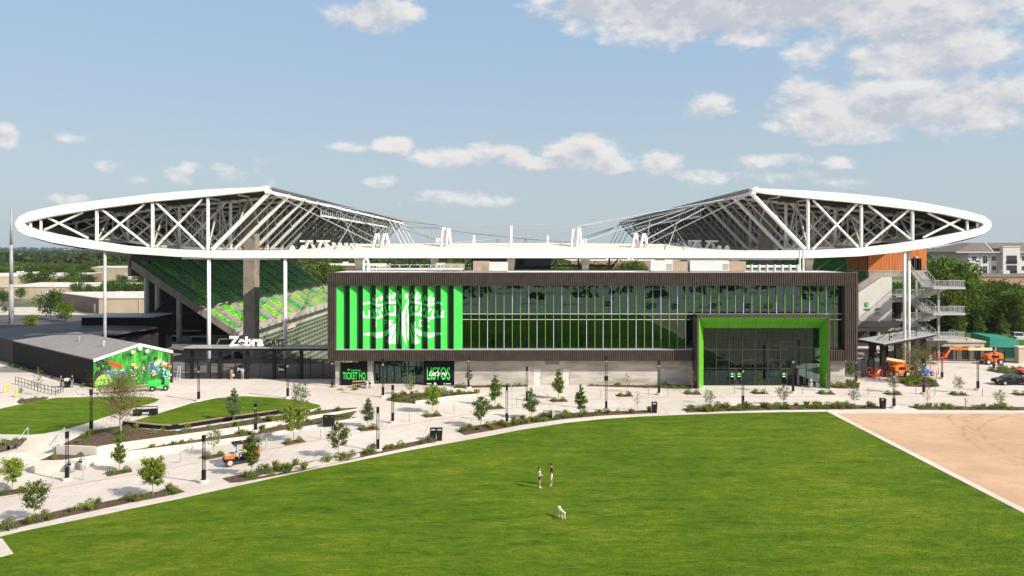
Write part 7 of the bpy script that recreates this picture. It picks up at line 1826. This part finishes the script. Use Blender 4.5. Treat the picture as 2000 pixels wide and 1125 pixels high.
X, Y, z = gnd(1053.5, 954.5); figure('person', 'person in white top and black shorts standing on the lawn', (X, Y, z + .04), 0.1, 1.68, {'ell': (.02, .23, 1.12), 'wrl': (.2, .17, 1.06), 'hal': (.27, .13, 1.07), 'elr': (.0, -.23, 1.12), 'wrr': (.19, -.13, 1.05), 'har': (.26, -.08, 1.05)}, ('skin', 'cloth_white', 'cloth_black', 'cloth_white', 'hair_dark'), 1.0, {'leg': .16, 'sleeve': .06})
X, Y, z = gnd(1077.5, 950.5); p_ = figure('person', 'person in black shirt and white shorts looking down at a phone', (X, Y, z + .04), math.pi - .1, 1.82, {'head0': (.03, 0, 1.54), 'head1': (.06, 0, 1.64), 'crown': (.07, 0, 1.72), 'elr': (.03, -.23, 1.15), 'wrr': (.24, -.18, 1.2), 'har': (.31, -.16, 1.24), 'wrl': (.05, .23, .9), 'hal': (.07, .23, .82)}, ('skin_tan', 'cloth_black', 'cloth_white', 'cloth_white', 'hair_dark'), 0, {'leg': .42, 'sleeve': .42})
k = 1.82 / 1.75; c_ = Vector((.37, -.155, 1.275)) * k; ph = Vector((-c_.x, -c_.y, c_.z)); m = MB().box(-.045, .045, -.04, .04, -.008, .008); o = m.build('mobile_phone', 'black_panel'); o.location = (X + math.cos(math.pi - .1) * c_.x - math.sin(math.pi - .1) * c_.y, Y + math.sin(math.pi - .1) * c_.x + math.cos(math.pi - .1) * c_.y, z + .04 + c_.z); tag(o, 'small dark phone held by the person in black', 'phone')
X, Y, z = gnd(452, 741, flat); figure('person', 'person in tan clothes with white bag by the gate fence', (X, Y, 0), math.pi / 2, 1.68, {}, ('skin', 'cloth_tan', 'cloth_tan', 'cloth_white', 'hair_dark'), 1.0, {'leg': .2, 'sleeve': .1})
o = MB().hexa([(X + .2, Y - .1, .45), (X + .42, Y - .1, .45), (X + .42, Y + .05, .45), (X + .2, Y + .05, .45), (X + .22, Y - .08, .78), (X + .4, Y - .08, .78), (X + .4, Y + .03, .78), (X + .22, Y + .03, .78)]).build('tote_bag', 'cloth_white'); tag(o, 'white bag hanging from the hand of the person in tan', 'bag')
X, Y, z = gnd(474, 741, flat); figure('person', 'person in pale blue shirt and tan shorts facing the gate fence', (X, Y, 0), math.pi / 2 + .3, 1.8, {'elr': (.05, -.2, 1.15), 'wrr': (.25, -.12, 1.2), 'har': (.32, -.1, 1.22)}, ('skin_tan', 'cloth_blue', 'cloth_tan', 'cloth_white', 'hair_brown'), 0, {'leg': .42, 'sleeve': .45})
X, Y, z = gnd(119, 757, flat); figure('person', 'person in black top reaching across the stand by the shop', (X, Y, 0), .1, 1.68, {'ell': (.1, .2, 1.15), 'wrl': (.32, .14, 1.08), 'hal': (.4, .12, 1.07)}, ('skin', 'cloth_black', 'cloth_black', 'cloth_black', 'hair_brown'), 1.0, {'leg': .8, 'sleeve': .2})
X2, Y2, z = gnd(141, 757, flat); figure('person', 'person in black shirt and grey trousers at the stand by the shop', (X2, Y2, 0), math.pi - .2, 1.8, {'ell': (.1, .22, 1.15), 'wrl': (.32, .18, 1.05), 'hal': (.4, .16, 1.04)}, ('skin_tan', 'cloth_black', 'cloth_grey', 'cloth_black', 'hair_dark'), 0, {'leg': .9, 'sleeve': .4})
Xm, Ym = (X + X2) / 2, (Y + Y2) / 2 + .2; t = thing('service_stand', 'small black stand with a white box between two people', 'stand', (Xm, Ym, 0)); MB().box(Xm - .28, Xm + .28, Ym - .25, Ym + .25, -.02, .9).build('body', 'black_metal', t); MB().box(Xm - .3, Xm + .3, Ym - .28, Ym + .28, .9, 1.25).build('box', 'unit_white', t)
# cart driver
dl_ = Matrix.Rotation(.52, 4, 'Z') @ Vector((.38, .28, 0)); figure('person', 'cart driver in yellow safety vest, jeans and dark cap', (Xc + dl_.x, Yc + dl_.y, zc_ + .02), math.pi + .52, 1.75, {'pel': (0, 0, .84), 'waist': (-.03, 0, .98), 'chest': (-.04, 0, 1.18), 'neck': (-.03, 0, 1.36), 'head0': (-.01, 0, 1.45), 'head1': (0, 0, 1.56), 'crown': (-.01, 0, 1.64), 'shl': (-.04, .17, 1.31), 'shr': (-.04, -.17, 1.31), 'ell': (.16, .22, 1.08), 'elr': (.16, -.22, 1.08), 'wrl': (.4, .12, 1.1), 'wrr': (.4, -.12, 1.1), 'hal': (.48, .1, 1.12), 'har': (.48, -.1, 1.12), 'hipl': (.04, .1, .82), 'hipr': (.04, -.1, .82), 'knl': (.42, .12, .82), 'knr': (.42, -.12, .82), 'anl': (.46, .12, .46), 'anr': (.46, -.12, .46), 'toel': (.6, .12, .42), 'toer': (.6, -.12, .42)}, ('skin_tan', 'hi_vis', 'denim', 'cloth_tan', 'hair_dark'), 0, {'leg': 1.0, 'sleeve': .3})
# ================================================================ DOG
X, Y, z = gnd(1097, 1013)
def dog(loc, rz):
    J = {'rump': (-.30, 0, .50), 'loin': (-.10, 0, .51), 'chest': (.22, 0, .47), 'wither': (.28, 0, .54), 'neck': (.38, 0, .62), 'skull': (.47, .0, .69), 'muz': (.60, 0, .65), 'nose': (.66, 0, .64), 'tail1': (-.42, 0, .56), 'tail2': (-.56, .06, .60), 'tail3': (-.66, .1, .58)}
    Rr_ = {'rump': (.12, .12), 'loin': (.115, .125), 'chest': (.14, .17), 'wither': (.11, .13), 'neck': (.105, .11), 'skull': (.085, .085), 'muz': (.045, .045), 'nose': (.03, .03), 'tail1': (.035, .035), 'tail2': (.045, .045), 'tail3': (.03, .03)}
    E = [('rump', 'loin'), ('loin', 'chest'), ('chest', 'wither'), ('wither', 'neck'), ('neck', 'skull'), ('skull', 'muz'), ('muz', 'nose'), ('rump', 'tail1'), ('tail1', 'tail2'), ('tail2', 'tail3')]
    for s, q in ((1, 'l'), (-1, 'r')):
        J.update({'th' + q: (-.28, s * .09, .44), 'kn' + q: (-.17, s * .10, .30), 'hk' + q: (-.36, s * .10, .18), 'hp' + q: (-.34, s * .10, .035), 'ht' + q: (-.28, s * .10, .025), 'so' + q: (.24, s * .09, .40), 'eb' + q: (.19, s * .1, .30), 'cp' + q: (.22, s * .1, .15), 'fp' + q: (.22, s * .1, .035), 'ft' + q: (.28, s * .1, .025), 'ea' + q: (.43, s * .08, .71), 'eb2' + q: (.42, s * .115, .63)})
        Rr_.update({'th' + q: (.085, .075), 'kn' + q: (.058, .052), 'hk' + q: (.034, .034), 'hp' + q: (.03, .03), 'ht' + q: (.03, .022), 'so' + q: (.065, .06), 'eb' + q: (.046, .046), 'cp' + q: (.034, .034), 'fp' + q: (.032, .032), 'ft' + q: (.03, .022), 'ea' + q: (.035, .025), 'eb2' + q: (.03, .018)})
        E += [('rump', 'th' + q), ('th' + q, 'kn' + q), ('kn' + q, 'hk' + q), ('hk' + q, 'hp' + q), ('hp' + q, 'ht' + q), ('chest', 'so' + q), ('so' + q, 'eb' + q), ('eb' + q, 'cp' + q), ('cp' + q, 'fp' + q), ('fp' + q, 'ft' + q), ('skull', 'ea' + q), ('ea' + q, 'eb2' + q)]
    names = list(J); me = bpy.data.meshes.new('body'); me.from_pydata([J[n_] for n_ in names], [(names.index(a), names.index(b)) for a, b in E], []); o = bpy.data.objects.new('b', me); C.objects.link(o); o.modifiers.new('s', 'SKIN').use_smooth_shade = True
    for i, n_ in enumerate(names): me.skin_vertices[0].data[i].radius = Rr_[n_]; me.skin_vertices[0].data[i].use_root = n_ == 'loin'
    o.modifiers.new('d', 'SUBSURF').levels = 2; bpy.context.view_layer.update(); nm = bpy.data.meshes.new_from_object(o.evaluated_get(bpy.context.evaluated_depsgraph_get())); bpy.data.objects.remove(o); nm.materials.clear(); nm.materials.append(M['dog_fur'])
    t = thing('dog', 'fluffy pale dog standing on the lawn facing the two people', 'dog', loc, rz); put('body', nm, t)
    MB().ball((.675, 0, .645), .022).ball((.545, .045, .705), .012).ball((.545, -.045, .705), .012).build('nose_and_eyes', 'black_panel', t, local=True)
    return t
d_ = dog((X, Y, z + .03), R(112)); d_.scale = (.98,) * 3
# ================================================================ AIR
m = bpy.data.materials.new('haze'); m.use_nodes = True; t = N(m.node_tree); t.n.remove(t.n['Principled BSDF'])
pv = t.new('ShaderNodeVolumePrincipled'); pv.inputs['Color'].default_value = (.80, .88, 1.0, 1); pv.inputs['Density'].default_value = .00006; pv.inputs['Anisotropy'].default_value = .2
t.l.new(pv.outputs[0], t.n['Material Output'].inputs['Volume']); M['haze'] = m
o = MB().box(-9200, 9200, -3100, 9700, -10.5, 46).build('haze', 'haze'); kind(o, 'stuff'); o['label'] = 'thin pale summer haze in the air'; o['category'] = 'haze'
